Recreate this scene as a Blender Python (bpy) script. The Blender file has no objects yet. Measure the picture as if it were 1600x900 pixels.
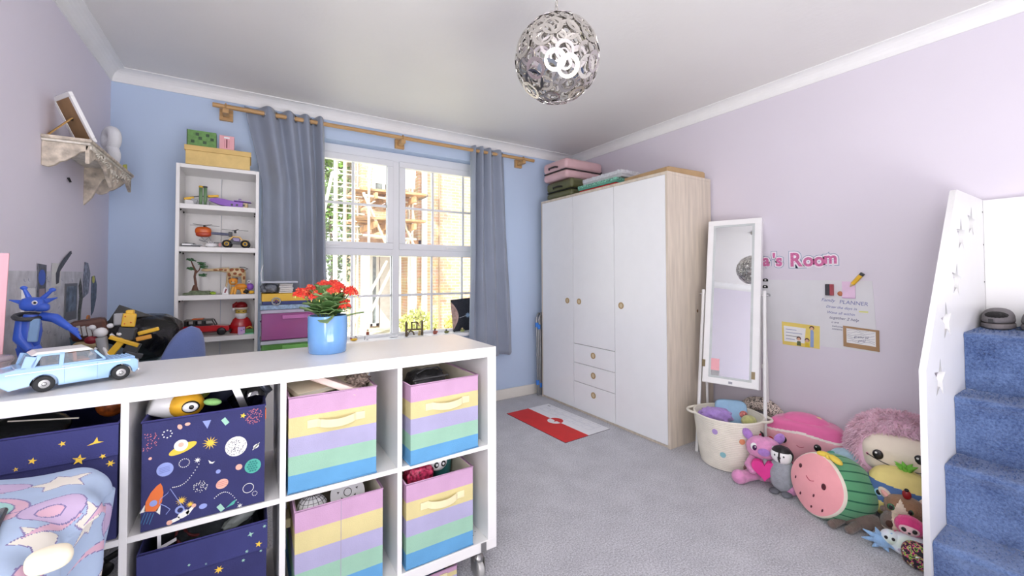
import bpy, math, random
from math import sin, cos, pi, radians as R_
from mathutils import Vector, Matrix, Euler
random.seed(7)
SC = bpy.context.scene
COL = SC.collection

# ------------------------------------------------------------------ camera
cam_d = bpy.data.cameras.new('camera'); cam = bpy.data.objects.new('camera', cam_d); COL.objects.link(cam)
cam_d.sensor_width = 36.0; cam_d.lens = 36.0 * 637.7 / 1600.0
cam_d.shift_x = 0.00852; cam_d.shift_y = -0.02284; cam_d.clip_start = 0.02; cam_d.clip_end = 200
_y, _p, _r = 0.5547, 0.0221, -0.0032
_fw = Vector((sin(_y)*cos(_p), cos(_y)*cos(_p), sin(_p)))
_rt = Vector((cos(_y), -sin(_y), 0)); _up = _rt.cross(_fw)
_r2 = cos(_r)*_rt + sin(_r)*_up; _u2 = -sin(_r)*_rt + cos(_r)*_up
M4 = Matrix((( _r2.x, _u2.x, -_fw.x, 0), (_r2.y, _u2.y, -_fw.y, 0), (_r2.z, _u2.z, -_fw.z, 1.1742), (0, 0, 0, 1)))
cam.matrix_world = M4
SC.camera = cam

# ------------------------------------------------------------------ world, sun, lights, exposure
SC.view_settings.view_transform = 'Standard'; SC.view_settings.look = 'None'
SC.view_settings.gamma = 1.0; SC.view_settings.use_curve_mapping = False
SC.view_settings.exposure = 0.07
w = bpy.data.worlds.new('sky'); SC.world = w; w.use_nodes = True
wn = w.node_tree.nodes; wl = w.node_tree.links; wn.clear()
wo = wn.new('ShaderNodeOutputWorld'); wb = wn.new('ShaderNodeBackground'); sk = wn.new('ShaderNodeTexSky')
sk.sky_type = 'HOSEK_WILKIE'; sk.turbidity = 3.0; sk.ground_albedo = 0.5
sk.sun_direction = Vector((-0.50, -0.52, 0.69)).normalized()
mx = wn.new('ShaderNodeMixRGB'); mx.inputs[0].default_value = 0.75; mx.inputs[2].default_value = (0.95, 0.97, 1.0, 1)
wl.new(sk.outputs[0], mx.inputs[1]); wl.new(mx.outputs[0], wb.inputs[0]); wb.inputs[1].default_value = 3.6
wl.new(wb.outputs[0], wo.inputs[0])

def lamp(name, kind, loc, direction, energy, color=(1, 1, 1), size=1.0, size_y=None, angle=0.01):
    d = bpy.data.lights.new(name, kind); d.energy = energy; d.color = color
    if kind == 'AREA':
        d.shape = 'RECTANGLE'; d.size = size; d.size_y = size_y or size
    if kind == 'SUN': d.angle = angle
    o = bpy.data.objects.new(name, d); COL.objects.link(o); o.location = loc
    o.rotation_euler = Vector(direction).to_track_quat('-Z', 'Y').to_euler()
    return o
lamp('sun', 'SUN', (0, 0, 8), (0.50, 0.52, -0.69), 6.5, (1.0, 0.94, 0.84))
lamp('rear_fill', 'AREA', (1.0, -1.40, 1.35), (0.0, 1, 0.08), 9, (1.0, 0.985, 0.97), 3.2, 2.0)  # added fill lamp behind the camera; the back wall has no window
lamp('side_fill', 'AREA', (-0.69, -0.15, 1.35), (1.0, 0.42, -0.08), 46, (1.0, 0.985, 0.97), 1.1, 1.5)  # added fill lamp at the left wall, brightens the soft toy corner
lamp('upward_fill', 'AREA', (0.5, -0.9, 0.35), (0.0, 0.18, 1.0), 46, (1.0, 0.985, 0.97), 1.8, 0.9)  # added lamp aimed upwards behind the camera to brighten the ceiling

# ------------------------------------------------------------------ materials
def lin(c):
    return tuple(((v/255.0)/12.92 if v/255.0 <= 0.04045 else ((v/255.0+0.055)/1.055)**2.4) for v in c)
_mats = {}
def mat(name, rgb, rough=0.6, metal=0.0, var=0.04, vscale=12.0, bump=0.0, bscale=80.0, alpha=1.0, trans=0.0, coat=0.0, sheen=0.0, spec=0.5, emit=0.0, detail=3.0, aniso=None):
    if name in _mats: return _mats[name]
    m = bpy.data.materials.new(name); m.use_nodes = True; n = m.node_tree.nodes; l = m.node_tree.links
    b = n['Principled BSDF']; c = lin(rgb)
    b.inputs['Roughness'].default_value = rough; b.inputs['Metallic'].default_value = metal
    b.inputs['Specular IOR Level'].default_value = spec
    b.inputs['Coat Weight'].default_value = coat; b.inputs['Sheen Weight'].default_value = sheen
    b.inputs['Transmission Weight'].default_value = trans; b.inputs['Alpha'].default_value = alpha
    tc = n.new('ShaderNodeTexCoord')
    src = tc.outputs['Object']
    if aniso:
        mp = n.new('ShaderNodeMapping'); mp.inputs['Scale'].default_value = aniso; l.new(src, mp.inputs[0]); src = mp.outputs[0]
    nz = n.new('ShaderNodeTexNoise'); nz.inputs['Scale'].default_value = vscale; nz.inputs['Detail'].default_value = detail
    l.new(src, nz.inputs['Vector'])
    cr = n.new('ShaderNodeValToRGB')
    cr.color_ramp.elements[0].position = 0.25; cr.color_ramp.elements[1].position = 0.75
    cr.color_ramp.elements[0].color = tuple(max(0, v*(1-var*2)) for v in c) + (1,)
    cr.color_ramp.elements[1].color = tuple(min(1, v*(1+var*2)) for v in c) + (1,)
    l.new(nz.outputs['Fac'], cr.inputs[0]); l.new(cr.outputs[0], b.inputs['Base Color'])
    if bump > 0:
        n2 = n.new('ShaderNodeTexNoise'); n2.inputs['Scale'].default_value = bscale; n2.inputs['Detail'].default_value = 4
        l.new(src, n2.inputs['Vector'])
        bp = n.new('ShaderNodeBump'); bp.inputs['Strength'].default_value = bump; bp.inputs['Distance'].default_value = 0.01
        l.new(n2.outputs['Fac'], bp.inputs['Height']); l.new(bp.outputs[0], b.inputs['Normal'])
    if emit > 0:
        b.inputs['Emission Color'].default_value = c + (1,); b.inputs['Emission Strength'].default_value = emit
    _mats[name] = m
    return m

def glass_mat(name, tint=(255, 255, 255), gloss=0.07):
    if name in _mats: return _mats[name]
    m = bpy.data.materials.new(name); m.use_nodes = True; n = m.node_tree.nodes; l = m.node_tree.links; n.clear()
    o = n.new('ShaderNodeOutputMaterial'); t = n.new('ShaderNodeBsdfTransparent'); g = n.new('ShaderNodeBsdfGlossy'); x = n.new('ShaderNodeMixShader')
    t.inputs[0].default_value = lin(tint) + (1,); g.inputs['Roughness'].default_value = 0.05; x.inputs[0].default_value = gloss
    l.new(t.outputs[0], x.inputs[1]); l.new(g.outputs[0], x.inputs[2]); l.new(x.outputs[0], o.inputs[0])
    _mats[name] = m; return m

# ------------------------------------------------------------------ geometry collector
class G:
    def __init__(s): s.v = []; s.f = []; s.m = []; s.s = []; s.cur = 0
    def add(s, vs, fs, smooth=False, mi=None):
        b = len(s.v); s.v += [tuple(p) for p in vs]
        for f in fs: s.f.append(tuple(b+i for i in f)); s.s.append(smooth); s.m.append(s.cur if mi is None else mi)
        return s
    def box(s, c, d, rot=None, taper=1.0):
        x, y, z = d[0]/2, d[1]/2, d[2]/2; t = taper
        vs = [(-x,-y,-z),(x,-y,-z),(x,y,-z),(-x,y,-z),(-x*t,-y*t,z),(x*t,-y*t,z),(x*t,y*t,z),(-x*t,y*t,z)]
        q = Euler(rot).to_matrix() if rot else Matrix.Identity(3)
        vs = [q @ Vector(v) + Vector(c) for v in vs]
        return s.add(vs, [(3,2,1,0),(4,5,6,7),(0,1,5,4),(1,2,6,5),(2,3,7,6),(3,0,4,7)])
    def bb(s, x0, x1, y0, y1, z0, z1):
        return s.box(((x0+x1)/2, (y0+y1)/2, (z0+z1)/2), (abs(x1-x0), abs(y1-y0), abs(z1-z0)))
    def tube(s, pts, r, n=8, closed=False, caps=True):
        pts = [Vector(p) for p in pts]; k = len(pts); rs = r if isinstance(r, (list, tuple)) else [r]*k
        vs = []; prev = None
        for i, p in enumerate(pts):
            if closed: t = pts[(i+1) % k]-pts[i-1]
            else: t = pts[min(i+1, k-1)]-pts[max(i-1, 0)]
            t = t.normalized() if t.length > 1e-9 else Vector((0, 0, 1))
            if prev is None: a = t.orthogonal().normalized()
            else:
                a = prev - t*prev.dot(t); a = a.normalized() if a.length > 1e-6 else t.orthogonal().normalized()
            prev = a; b = t.cross(a)
            for j in range(n): an = 2*pi*j/n; vs.append(p+rs[i]*(cos(an)*a+sin(an)*b))
        fs = []
        for i in range(k if closed else k-1):
            for j in range(n):
                i2 = (i+1) % k; fs.append((i*n+j, i*n+(j+1) % n, i2*n+(j+1) % n, i2*n+j))
        s.add(vs, fs, True)
        if caps and not closed:
            s.add(vs[:n], [tuple(range(n-1, -1, -1))]); s.add(vs[-n:], [tuple(range(n))])
        return s
    def cyl(s, p0, p1, r0, r1=None, n=16): return s.tube([p0, p1], [r0, r0 if r1 is None else r1], n)
    def lathe(s, prof, n=24, c=(0, 0, 0), sx=1.0, sy=1.0, rot=None, sh=True):
        q = Euler(rot).to_matrix() if rot else Matrix.Identity(3)
        vs = []
        for (r, z) in prof:
            for j in range(n):
                a = 2*pi*j/n; vs.append(q @ Vector((r*cos(a)*sx, r*sin(a)*sy, z)) + Vector(c))
        fs = [(i*n+j, i*n+(j+1) % n, (i+1)*n+(j+1) % n, (i+1)*n+j) for i in range(len(prof)-1) for j in range(n)]
        if prof[0][0] > 1e-5: fs.append(tuple(range(n-1, -1, -1)))
        if prof[-1][0] > 1e-5: fs.append(tuple((len(prof)-1)*n+j for j in range(n)))
        return s.add(vs, fs, sh)
    def ell(s, c, d, rot=None, nu=20, nv=12, e=1.0):
        q = Euler(rot).to_matrix() if rot else Matrix.Identity(3)
        def pw(x): return math.copysign(abs(x)**e, x)
        vs = []
        for i in range(nv+1):
            la = -pi/2+pi*i/nv
            for j in range(nu):
                lo = 2*pi*j/nu
                vs.append(q @ Vector((d[0]*pw(cos(la))*pw(cos(lo)), d[1]*pw(cos(la))*pw(sin(lo)), d[2]*pw(sin(la)))) + Vector(c))
        fs = [(i*nu+j, i*nu+(j+1) % nu, (i+1)*nu+(j+1) % nu, (i+1)*nu+j) for i in range(nv) for j in range(nu)]
        return s.add(vs, fs, True)
    def torus(s, c, R, r, rot=None, n=24, k=8, sx=1.0, sy=1.0):
        q = Euler(rot).to_matrix() if rot else Matrix.Identity(3)
        return s.tube([q @ Vector((R*cos(2*pi*i/n)*sx, R*sin(2*pi*i/n)*sy, 0))+Vector(c) for i in range(n)], r, k, True)
    def poly(s, pts, th, M=None, z=0.0):
        M = M or Matrix.Identity(4); k = len(pts)
        ar = sum(pts[i][0]*pts[(i+1) % k][1]-pts[(i+1) % k][0]*pts[i][1] for i in range(k))
        if ar < 0: pts = pts[::-1]
        a = [M @ Vector((p[0], p[1], z)) for p in pts]; b = [M @ Vector((p[0], p[1], z+th)) for p in pts]
        return s.add(a+b, [tuple(range(k-1, -1, -1)), tuple(range(k, 2*k))]+[(i, (i+1) % k, k+(i+1) % k, k+i) for i in range(k)])
    def annulus(s, ro, ri, th, M, n=24, cx=0, cy=0, icx=0, icy=0):
        vs = []
        for z in (0, th):
            for (r, x, y) in ((ro, cx, cy), (ri, icx, icy)):
                for j in range(n): a = 2*pi*j/n; vs.append(M @ Vector((x+r*cos(a), y+r*sin(a), z)))
        fs = []
        for j in range(n):
            k = (j+1) % n
            fs += [(j, n+j, n+k, k), (2*n+j, 2*n+k, 3*n+k, 3*n+j), (j, k, 2*n+k, 2*n+j), (n+j, 3*n+j, 3*n+k, n+k)]
        return s.add(vs, fs)
    def grid(s, fn, nu, nv, wrap=False, paint=None, smooth=True):
        b = len(s.v); w_ = nu if wrap else nu+1
        for j in range(nv+1):
            for i in range(w_): s.v.append(tuple(fn(i/nu, j/nv)))
        for j in range(nv):
            for i in range(nu):
                i2 = (i+1) % w_ if wrap else i+1
                s.f.append((b+j*w_+i, b+j*w_+i2, b+(j+1)*w_+i2, b+(j+1)*w_+i)); s.s.append(smooth)
                s.m.append(paint((i+.5)/nu, (j+.5)/nv) if paint else s.cur)
        return s
    def put(s, name, mats, parent=None, bevel=0.0, loc=None, rot=None, kind=None, solid=0.0, subs=0, seg=2):
        me = bpy.data.meshes.new(name); me.from_pydata(s.v, [], s.f)
        if not isinstance(mats, (list, tuple)): mats = [mats]
        for m in mats: me.materials.append(m)
        me.polygons.foreach_set('material_index', [min(i, len(mats)-1) for i in s.m]); me.polygons.foreach_set('use_smooth', s.s)
        me.validate(); me.update()
        o = bpy.data.objects.new(name, me); COL.objects.link(o)
        if parent: o.parent = parent
        if loc: o.location = loc
        if rot: o.rotation_euler = rot
        if kind: o['kind'] = kind
        if solid:
            md = o.modifiers.new('thickness', 'SOLIDIFY'); md.thickness = solid; md.offset = 0
        if subs:
            md = o.modifiers.new('smooth', 'SUBSURF'); md.levels = subs; md.render_levels = subs
        if bevel:
            md = o.modifiers.new('bevel', 'BEVEL'); md.width = bevel; md.segments = seg; md.limit_method = 'ANGLE'; md.angle_limit = R_(40)
            md.harden_normals = False
        return o
def thing(name, label, cat, loc=(0, 0, 0), rz=0.0, group=None, rot=None):
    o = bpy.data.objects.new(name, None); COL.objects.link(o); o.location = loc; o.rotation_euler = rot or (0, 0, rz)
    o.empty_display_size = 0.05; o['label'] = label; o['category'] = cat
    if group: o['group'] = group
    return o
def tag(o, label, cat, group=None):
    o['label'] = label; o['category'] = cat
    if group: o['group'] = group
    return o
def dup(root, loc=None, rz=None, label=None, rot=None):
    r = root.copy(); COL.objects.link(r)
    if loc is not None: r.location = loc
    if rz is not None: r.rotation_euler = (0, 0, rz)
    if rot is not None: r.rotation_euler = rot
    if label: r['label'] = label
    for ch in list(root.children):
        c = ch.copy(); COL.objects.link(c); c.parent = r
        for g in ch.children:
            d = g.copy(); COL.objects.link(d); d.parent = c
    return r
def struct(o): o['kind'] = 'structure'; return o
def T(x=0, y=0, z=0, rot=(0, 0, 0), s=1.0): return Matrix.Translation((x, y, z)) @ Euler(rot).to_matrix().to_4x4() @ Matrix.Scale(s, 4)
def star(r, r2=None, n=5, rot=0.0, cx=0, cy=0):
    r2 = r2 if r2 is not None else r*0.42
    return [(cx+(r if i % 2 == 0 else r2)*sin(rot+pi*i/n), cy+(r if i % 2 == 0 else r2)*cos(rot+pi*i/n)) for i in range(2*n)]
def disc(r, cx=0, cy=0, n=20, sx=1.0, sy=1.0, rot=0.0):
    o = []
    for i in range(n):
        a = 2*pi*i/n; x = r*sx*cos(a); y = r*sy*sin(a); o.append((cx+x*cos(rot)-y*sin(rot), cy+x*sin(rot)+y*cos(rot)))
    return o
def text_mesh(name, s, size, material, parent, M, depth=0.0006, bold=0.0, sx=1.0, shear=0.0):
    cu = bpy.data.curves.new(name, 'FONT'); cu.body = s; cu.size = size; cu.extrude = depth; cu.offset = bold; cu.shear = shear
    cu.align_x = 'LEFT'; cu.resolution_u = 4
    tmp = bpy.data.objects.new(name, cu); COL.objects.link(tmp); dg = bpy.context.evaluated_depsgraph_get(); dg.update()
    me = bpy.data.meshes.new_from_object(tmp.evaluated_get(dg)); bpy.data.objects.remove(tmp)
    me.transform(M @ Matrix.Diagonal((sx, 1, 1, 1))); me.materials.clear(); me.materials.append(material)
    o = bpy.data.objects.new(name, me); COL.objects.link(o); o.parent = parent
    return o

# common materials
WHITE = mat('white_paint', (240, 240, 240), 0.35, var=0.01)
LAMI = mat('white_laminate', (238, 237, 235), 0.30, var=0.008)
PVC = mat('white_pvc', (238, 240, 243), 0.25, var=0.005)
LAV = mat('lavender_paint', (222, 216, 227), 0.75, var=0.012, vscale=1.5, bump=0.03, bscale=250)
LAVL = mat('pale_lilac_paint', (236, 231, 244), 0.75, var=0.012, vscale=1.5, bump=0.03, bscale=250)
BLUEW = mat('blue_paint', (194, 213, 240), 0.75, var=0.012, vscale=1.5, bump=0.03, bscale=250)
CEIL = mat('ceiling_paint', (232, 230, 228), 0.42, var=0.01, vscale=2, bump=0.10, bscale=35)
BLACK = mat('black_plastic', (22, 22, 24), 0.35, var=0.1)
CHROME = mat('chrome', (225, 225, 225), 0.12, 1.0, var=0.02)
STEEL = mat('satin_steel', (170, 170, 172), 0.3, 1.0, var=0.04)
CREAM = mat('cream_cloth', (232, 222, 180), 0.85, var=0.03, bump=0.1)
EMBW = mat('white_plastic', (242, 242, 244), 0.3, var=0.01)
# ================================================================== SETTING
XL, XR, YW, H = -0.7145, 2.9056, 3.27, 2.40; YB = -1.45
WX0, WX1, WZ0, WZ1 = 0.06, 2.00, 0.63, 2.19
def carpet_mat(name, dark, light, scale, bump, lo=.12):
    m = bpy.data.materials.new(name); m.use_nodes = True; n = m.node_tree.nodes; l = m.node_tree.links; b = n['Principled BSDF']
    b.inputs['Roughness'].default_value = 0.95; b.inputs['Specular IOR Level'].default_value = 0.1; b.inputs['Sheen Weight'].default_value = 0.3
    tc = n.new('ShaderNodeTexCoord'); a = n.new('ShaderNodeTexNoise'); a.inputs['Scale'].default_value = scale; a.inputs['Detail'].default_value = 5; a.inputs['Roughness'].default_value = 0.75
    c = n.new('ShaderNodeTexNoise'); c.inputs['Scale'].default_value = scale/22; c.inputs['Detail'].default_value = 4
    l.new(tc.outputs['Object'], a.inputs['Vector']); l.new(tc.outputs['Object'], c.inputs['Vector'])
    md = n.new('ShaderNodeMath'); md.operation = 'MULTIPLY_ADD'; md.inputs[1].default_value = lo; l.new(c.outputs['Fac'], md.inputs[0])
    m2 = n.new('ShaderNodeMath'); m2.operation = 'MULTIPLY'; m2.inputs[1].default_value = 1-lo; l.new(a.outputs['Fac'], m2.inputs[0]); l.new(m2.outputs[0], md.inputs[2])
    cr = n.new('ShaderNodeValToRGB'); cr.color_ramp.elements[0].position = 0.38; cr.color_ramp.elements[1].position = 0.62
    cr.color_ramp.elements[0].color = lin(dark)+(1,); cr.color_ramp.elements[1].color = lin(light)+(1,)
    l.new(md.outputs[0], cr.inputs[0]); l.new(cr.outputs[0], b.inputs['Base Color'])
    bp = n.new('ShaderNodeBump'); bp.inputs['Strength'].default_value = bump; bp.inputs['Distance'].default_value = 0.006
    l.new(a.outputs['Fac'], bp.inputs['Height']); l.new(bp.outputs[0], b.inputs['Normal']); return m
CARPET = carpet_mat('grey_carpet', (146, 146, 154), (228, 228, 234), 150, 0.8)
BLUECAR = carpet_mat('blue_carpet', (50, 72, 120), (116, 142, 190), 130, 1.0, .4)
struct(G().bb(XL-.2, XR+.2, YB-.2, YW+.3, -0.1, 0).put('floor', CARPET))
struct(G().bb(XL-.2, XR+.2, YB-.2, YW+.3, H, H+.12).put('ceiling', CEIL))
struct(G().bb(XL-.2, XL, YB-.2, YW+.3, 0, H).put('wall_left', LAVL))
struct(G().bb(XR, XR+.2, YB-.2, YW+.3, 0, H).put('wall_right', LAV))
struct(G().bb(XL, XR, YB-.2, YB, 0, H).put('wall_back', LAVL))
g = G(); g.bb(XL, WX0, YW, YW+.3, 0, H); g.bb(WX1, XR, YW, YW+.3, 0, H); g.bb(WX0, WX1, YW, YW+.3, 0, WZ0); g.bb(WX0, WX1, YW, YW+.3, WZ1, H)
struct(g.put('wall_front', BLUEW))
# coving
def cove(p0, p1, inward, name):
    p0 = Vector(p0); p1 = Vector(p1); iw = Vector(inward); prof = []
    d = .066
    prof = [(0, 0), (0, -d-.006), (.006, -d-.006), (.006, -d)]
    for i in range(7): a = pi/2*i/6; prof.append((.006+(d-.006)*(1-cos(a)), -d+(d-.006)*sin(a)))
    prof += [(d+.006, -.006), (d+.006, 0)]
    g = G(); k = len(prof); vs = []
    for p, e in ((p0, 1), (p1, -1)):
        dr = (p1-p0).normalized()
        for (x, z) in prof: vs.append(p+iw*x+dr*x*e+Vector((0, 0, z)))
    g.add(vs, [(i, (i+1) % k, k+(i+1) % k, k+i) for i in range(k)]+[tuple(range(k)), tuple(range(2*k-1, k-1, -1))])
    return struct(g.put(name, mat('coving_paint', (243, 243, 243), 0.5, var=0.01)))
cove((XL, YW, H), (XR, YW, H), (0, -1, 0), 'trim_1'); cove((XR, YW, H), (XR, YB, H), (-1, 0, 0), 'trim_2')
cove((XR, YB, H), (XL, YB, H), (0, 1, 0), 'trim_3'); cove((XL, YB, H), (XL, YW, H), (1, 0, 0), 'trim_4')
SK = mat('skirting_paint', (240, 236, 226), 0.4, var=0.01)
struct(G().bb(XL, XR, YW-.016, YW, 0, .095).put('baseboard_front', SK, bevel=.005))
struct(G().bb(XR-.016, XR, YB, YW-.016, 0, .095).put('baseboard_right', SK, bevel=.005))
struct(G().bb(XL, XL+.016, YB, YW-.016, 0, .095).put('baseboard_left', SK, bevel=.005))
# window
g = G(); F0, F1 = YW+.10, YW+.17
g.bb(WX0, WX1, F0, F1, WZ1-.075, WZ1); g.bb(WX0, WX1, F0, F1, WZ0, WZ0+.05); g.bb(WX0, WX0+.05, F0, F1, WZ0+.05, WZ1-.075); g.bb(WX1-.05, WX1, F0, F1, WZ0+.05, WZ1-.075)
g.bb(1.003, 1.062, F0, F1, WZ0+.05, WZ1-.075); g.bb(WX0+.05, 1.003, F0, F1, 1.325, 1.385); g.bb(1.062, WX1-.05, F0, F1, 1.325, 1.385)
win = struct(g.put('window_1', PVC, bevel=.004))
for (x0, x1) in ((WX0+.035, 1.008), (1.057, WX1-.035)):
    g = G(); z0, z1 = 1.378, WZ1-.07; a, b = F0-.018, F0+.03
    g.bb(x0, x1, a, b, z0, z0+.052); g.bb(x0, x1, a, b, z1-.052, z1); g.bb(x0, x0+.052, a, b, z0+.052, z1-.052); g.bb(x1-.052, x1, a, b, z0+.052, z1-.052)
    sa = g.put('window_sash', PVC, win, bevel=.005)
    hx = x0+.42 if x0 > 1 else x0+.40
    h = G(); h.box((hx, a-.008, z0+.022), (.03, .016, .022)); h.box((hx+.045, a-.018, z0+.026), (.10, .012, .014)); h.put('handle', EMBW, sa, bevel=.003)
GL = glass_mat('window_glass')
for (x0, x1, z0, z1, yy) in ((.13, .96, 1.425, 2.075, F0+.005), (1.105, 1.915, 1.425, 2.075, F0+.005), (.105, 1.006, .675, 1.33, F0+.03), (1.06, 1.955, .675, 1.33, F0+.03)):
    G().bb(x0, x1, yy, yy+.004, z0, z1).put('pane', GL, win)
    vx = (.40, .69) if x0 < 1 else (1.365, 1.662)
    for v in vx: G().bb(v-.010, v+.010, yy+.008, yy+.016, z0, z1).put('glazing_bar', PVC, win)
    hz = 1.735 if z0 > 1 else .995
    G().bb(x0, x1, yy+.0075, yy+.0155, hz-.010, hz+.010).put('glazing_bar', PVC, win)
    r = G(); t = .006
    for bx in ((x0, x1, z0, z0+t), (x0, x1, z1-t, z1), (x0, x0+t, z0, z1), (x1-t, x1, z0, z1)): r.bb(bx[0], bx[1], yy-.004, yy-.001, bx[2], bx[3])
    r.put('rubber_gasket', mat('gasket', (70, 70, 74), .7), win)
struct(G().bb(WX0-.0, WX1+.0, YW-.055, F0+.02, WZ0, WZ0+.028).put('trim_5', PVC, bevel=.006))

# ================================================================== OUTSIDE
struct(G().bb(-25, 30, YW+.35, 40, -.40, -.30).put('trim_6', mat('lawn', (206, 206, 178), .95, var=.25, vscale=3, bump=.5, bscale=30)))
def brick_mat(name, c1, c2, mortar, rough=.9):
    m = bpy.data.materials.new(name); m.use_nodes = True; n = m.node_tree.nodes; l = m.node_tree.links; b = n['Principled BSDF']; b.inputs['Roughness'].default_value = rough
    tc = n.new('ShaderNodeTexCoord'); mp = n.new('ShaderNodeMapping'); mp.inputs['Rotation'].default_value = (pi/2, 0, 0); l.new(tc.outputs['Object'], mp.inputs[0])
    br = n.new('ShaderNodeTexBrick'); br.inputs['Color1'].default_value = lin(c1)+(1,); br.inputs['Color2'].default_value = lin(c2)+(1,); br.inputs['Mortar'].default_value = lin(mortar)+(1,)
    br.inputs['Scale'].default_value = 1; br.inputs['Brick Width'].default_value = .225; br.inputs['Row Height'].default_value = .075; br.inputs['Mortar Size'].default_value = .010
    l.new(mp.outputs[0], br.inputs['Vector'])
    nz = n.new('ShaderNodeTexNoise'); nz.inputs['Scale'].default_value = 6; l.new(tc.outputs['Object'], nz.inputs['Vector'])
    hs = n.new('ShaderNodeMixRGB'); hs.blend_type = 'MULTIPLY'; hs.inputs[0].default_value = .5; l.new(br.outputs[0], hs.inputs[1]); l.new(nz.outputs['Color'], hs.inputs[2])
    l.new(hs.outputs[0], b.inputs['Base Color'])
    bp = n.new('ShaderNodeBump'); bp.inputs['Strength'].default_value = .4; bp.inputs['Distance'].default_value = .01; bp.invert = True
    l.new(br.outputs['Fac'], bp.inputs['Height']); l.new(bp.outputs[0], b.inputs['Normal']); return m
BRICK = brick_mat('brickwork', (236, 200, 162), (224, 180, 142), (236, 222, 200))
hs_ = thing('brick_house', 'sunlit brick house with white windows seen outside through the window', 'house', (0, 0, -.3))
G().bb(3.5, 12, 9.6, 14, 0, 9).put('wall', BRICK, hs_)
G().bb(2.55, 3.5, 11.5, 14, 0, 9).put('wall', BRICK, hs_)
so = G()
for i in range(70): so.bb(3.51+i*.078, 3.51+i*.078+.068, 9.575, 9.6, 1.98, 2.2)
so.put('soldier_course', mat('orange_brick', (222, 160, 120), .9, var=.15, vscale=20), hs_, kind='stuff')
G().cyl((4.02, 9.53, 0), (4.02, 9.53, 9), .022, n=10).put('drainpipe', mat('pipe_brown', (168, 140, 116), .5), hs_)
G().cyl((3.62, 9.52, 0), (3.62, 9.52, 9), .07, n=10).put('downpipe', EMBW, hs_)
cn = G(); cn.bb(1.9, 3.72, 9.6, 11.5, 2.12, 2.30); cn.put('porch_canopy', mat('canopy_boards', (170, 130, 96), .8, var=.2, vscale=8), hs_)
for px in (2.28, 3.45): G().bb(px-.09, px+.09, 9.7, 9.88, 0, 2.12).put('porch_post', EMBW, hs_, bevel=.01)
for (x0, x1, z0, z1) in ((2.62, 3.02, .05, 2.05), (2.85, 3.45, 3.35, 4.3)):
    f = G(); t = .07
    for q in ((x0, x1, z0, z0+t), (x0, x1, z1-t, z1), (x0, x0+t, z0, z1), (x1-t, x1, z0, z1), ((x0+x1)/2-.03, (x0+x1)/2+.03, z0, z1)): f.bb(q[0], q[1], 11.40, 11.5, q[2], q[3])
    wf = f.put('window_frame', EMBW, hs_)
    G().bb(x0+t, x1-t, 11.46, 11.47, z0+t, z1-t).put('window_pane', mat('far_glass', (120, 130, 132), .08, var=.2), wf)
gt = G().bb(3.06, 3.48, 11.44, 11.5, 0, 2.1).put('side_door', mat('side_door_white', (236, 236, 238), .4), hs_)
# scaffold
SCM = mat('scaffold_tube', (225, 218, 205), .45, .3, var=.1); BRD = mat('scaffold_board', (186, 146, 104), .85, var=.25, vscale=6)
sc = thing('scaffold', 'pale tube scaffold with timber decks standing against the brick house', 'scaffold', (-.6, 0, -.3))
def pole(a, b, r=.026, m=SCM): G().cyl(a, b, r, n=6).put('scaffold_pole', m, sc)
for i in range(9):
    x = 1.96+i*.058; y = 8.3+.25*(i % 3); pole((x, y, 0), (x, y, 6.2))
for k in range(34):
    z = 1.9+k*.125; pole((1.90, 8.25+.2*(k % 2), z), (2.40 if k % 3 else 2.50, 8.25+.2*(k % 2), z), .012)
for (x, y) in ((2.62, 8.4), (3.42, 8.9), (3.7, 8.9), (2.62, 9.4), (3.42, 9.4), (3.75, 9.3)): pole((x, y, 0), (x, y, 6.2))
for (a, b) in (((2.5, 8.35, 4.45), (3.75, 8.8, 2.0)), ((2.5, 8.35, 3.1), (3.25, 8.8, 1.75)), ((3.35, 8.8, 1.9), (2.3, 8.3, -.0)), ((3.1, 8.8, 1.75), (2.15, 8.3, .2)), ((1.35, 8.2, .5), (1.9, 8.2, 3.4)), ((1.9, 8.2, 0), (1.35, 8.2, 2.8)), ((2.6, 8.4, 3.4), (2.75, 8.4, 4.1)), ((3.2, 8.8, 1.6), (3.7, 8.8, 2.5)), ((3.6, 8.8, 3.3), (3.9, 9.3, 2.6))): pole(a, b, .03)
for z in (1.86, 2.25, 3.05, 3.65, 4.5, 5.2): pole((2.5, 8.35, z), (3.75, 8.8, z), .026)
for (z, k0) in ((2.62, 0), (3.2, 1), (4.35, 2)):
    for i in range(5): G().box((3.13, 8.55+i*.24, z+.02*(i % 2)), (1.45, .225, .045), (0, 0, .02*(i-2))).put('scaffold_board', BRD, sc)
    for i in range(4): G().box((2.75+i*.27, 9.0, z-.14), (.05, 1.4, .12)).put('joist', BRD, sc)
G().box((3.15, 8.42, 3.52), (.9, .03, .40), (0, .04, .05)).put('toe_sheet', EMBW, sc)
G().box((3.4, 8.85, 3.55), (.36, .03, .38)).put('toe_sheet', EMBW, sc)
G().box((3.7, 9.0, 3.26), (.62, .55, .05), (0, .05, 0)).put('platform', mat('platform_grey', (120, 112, 105), .7), sc)
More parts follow.
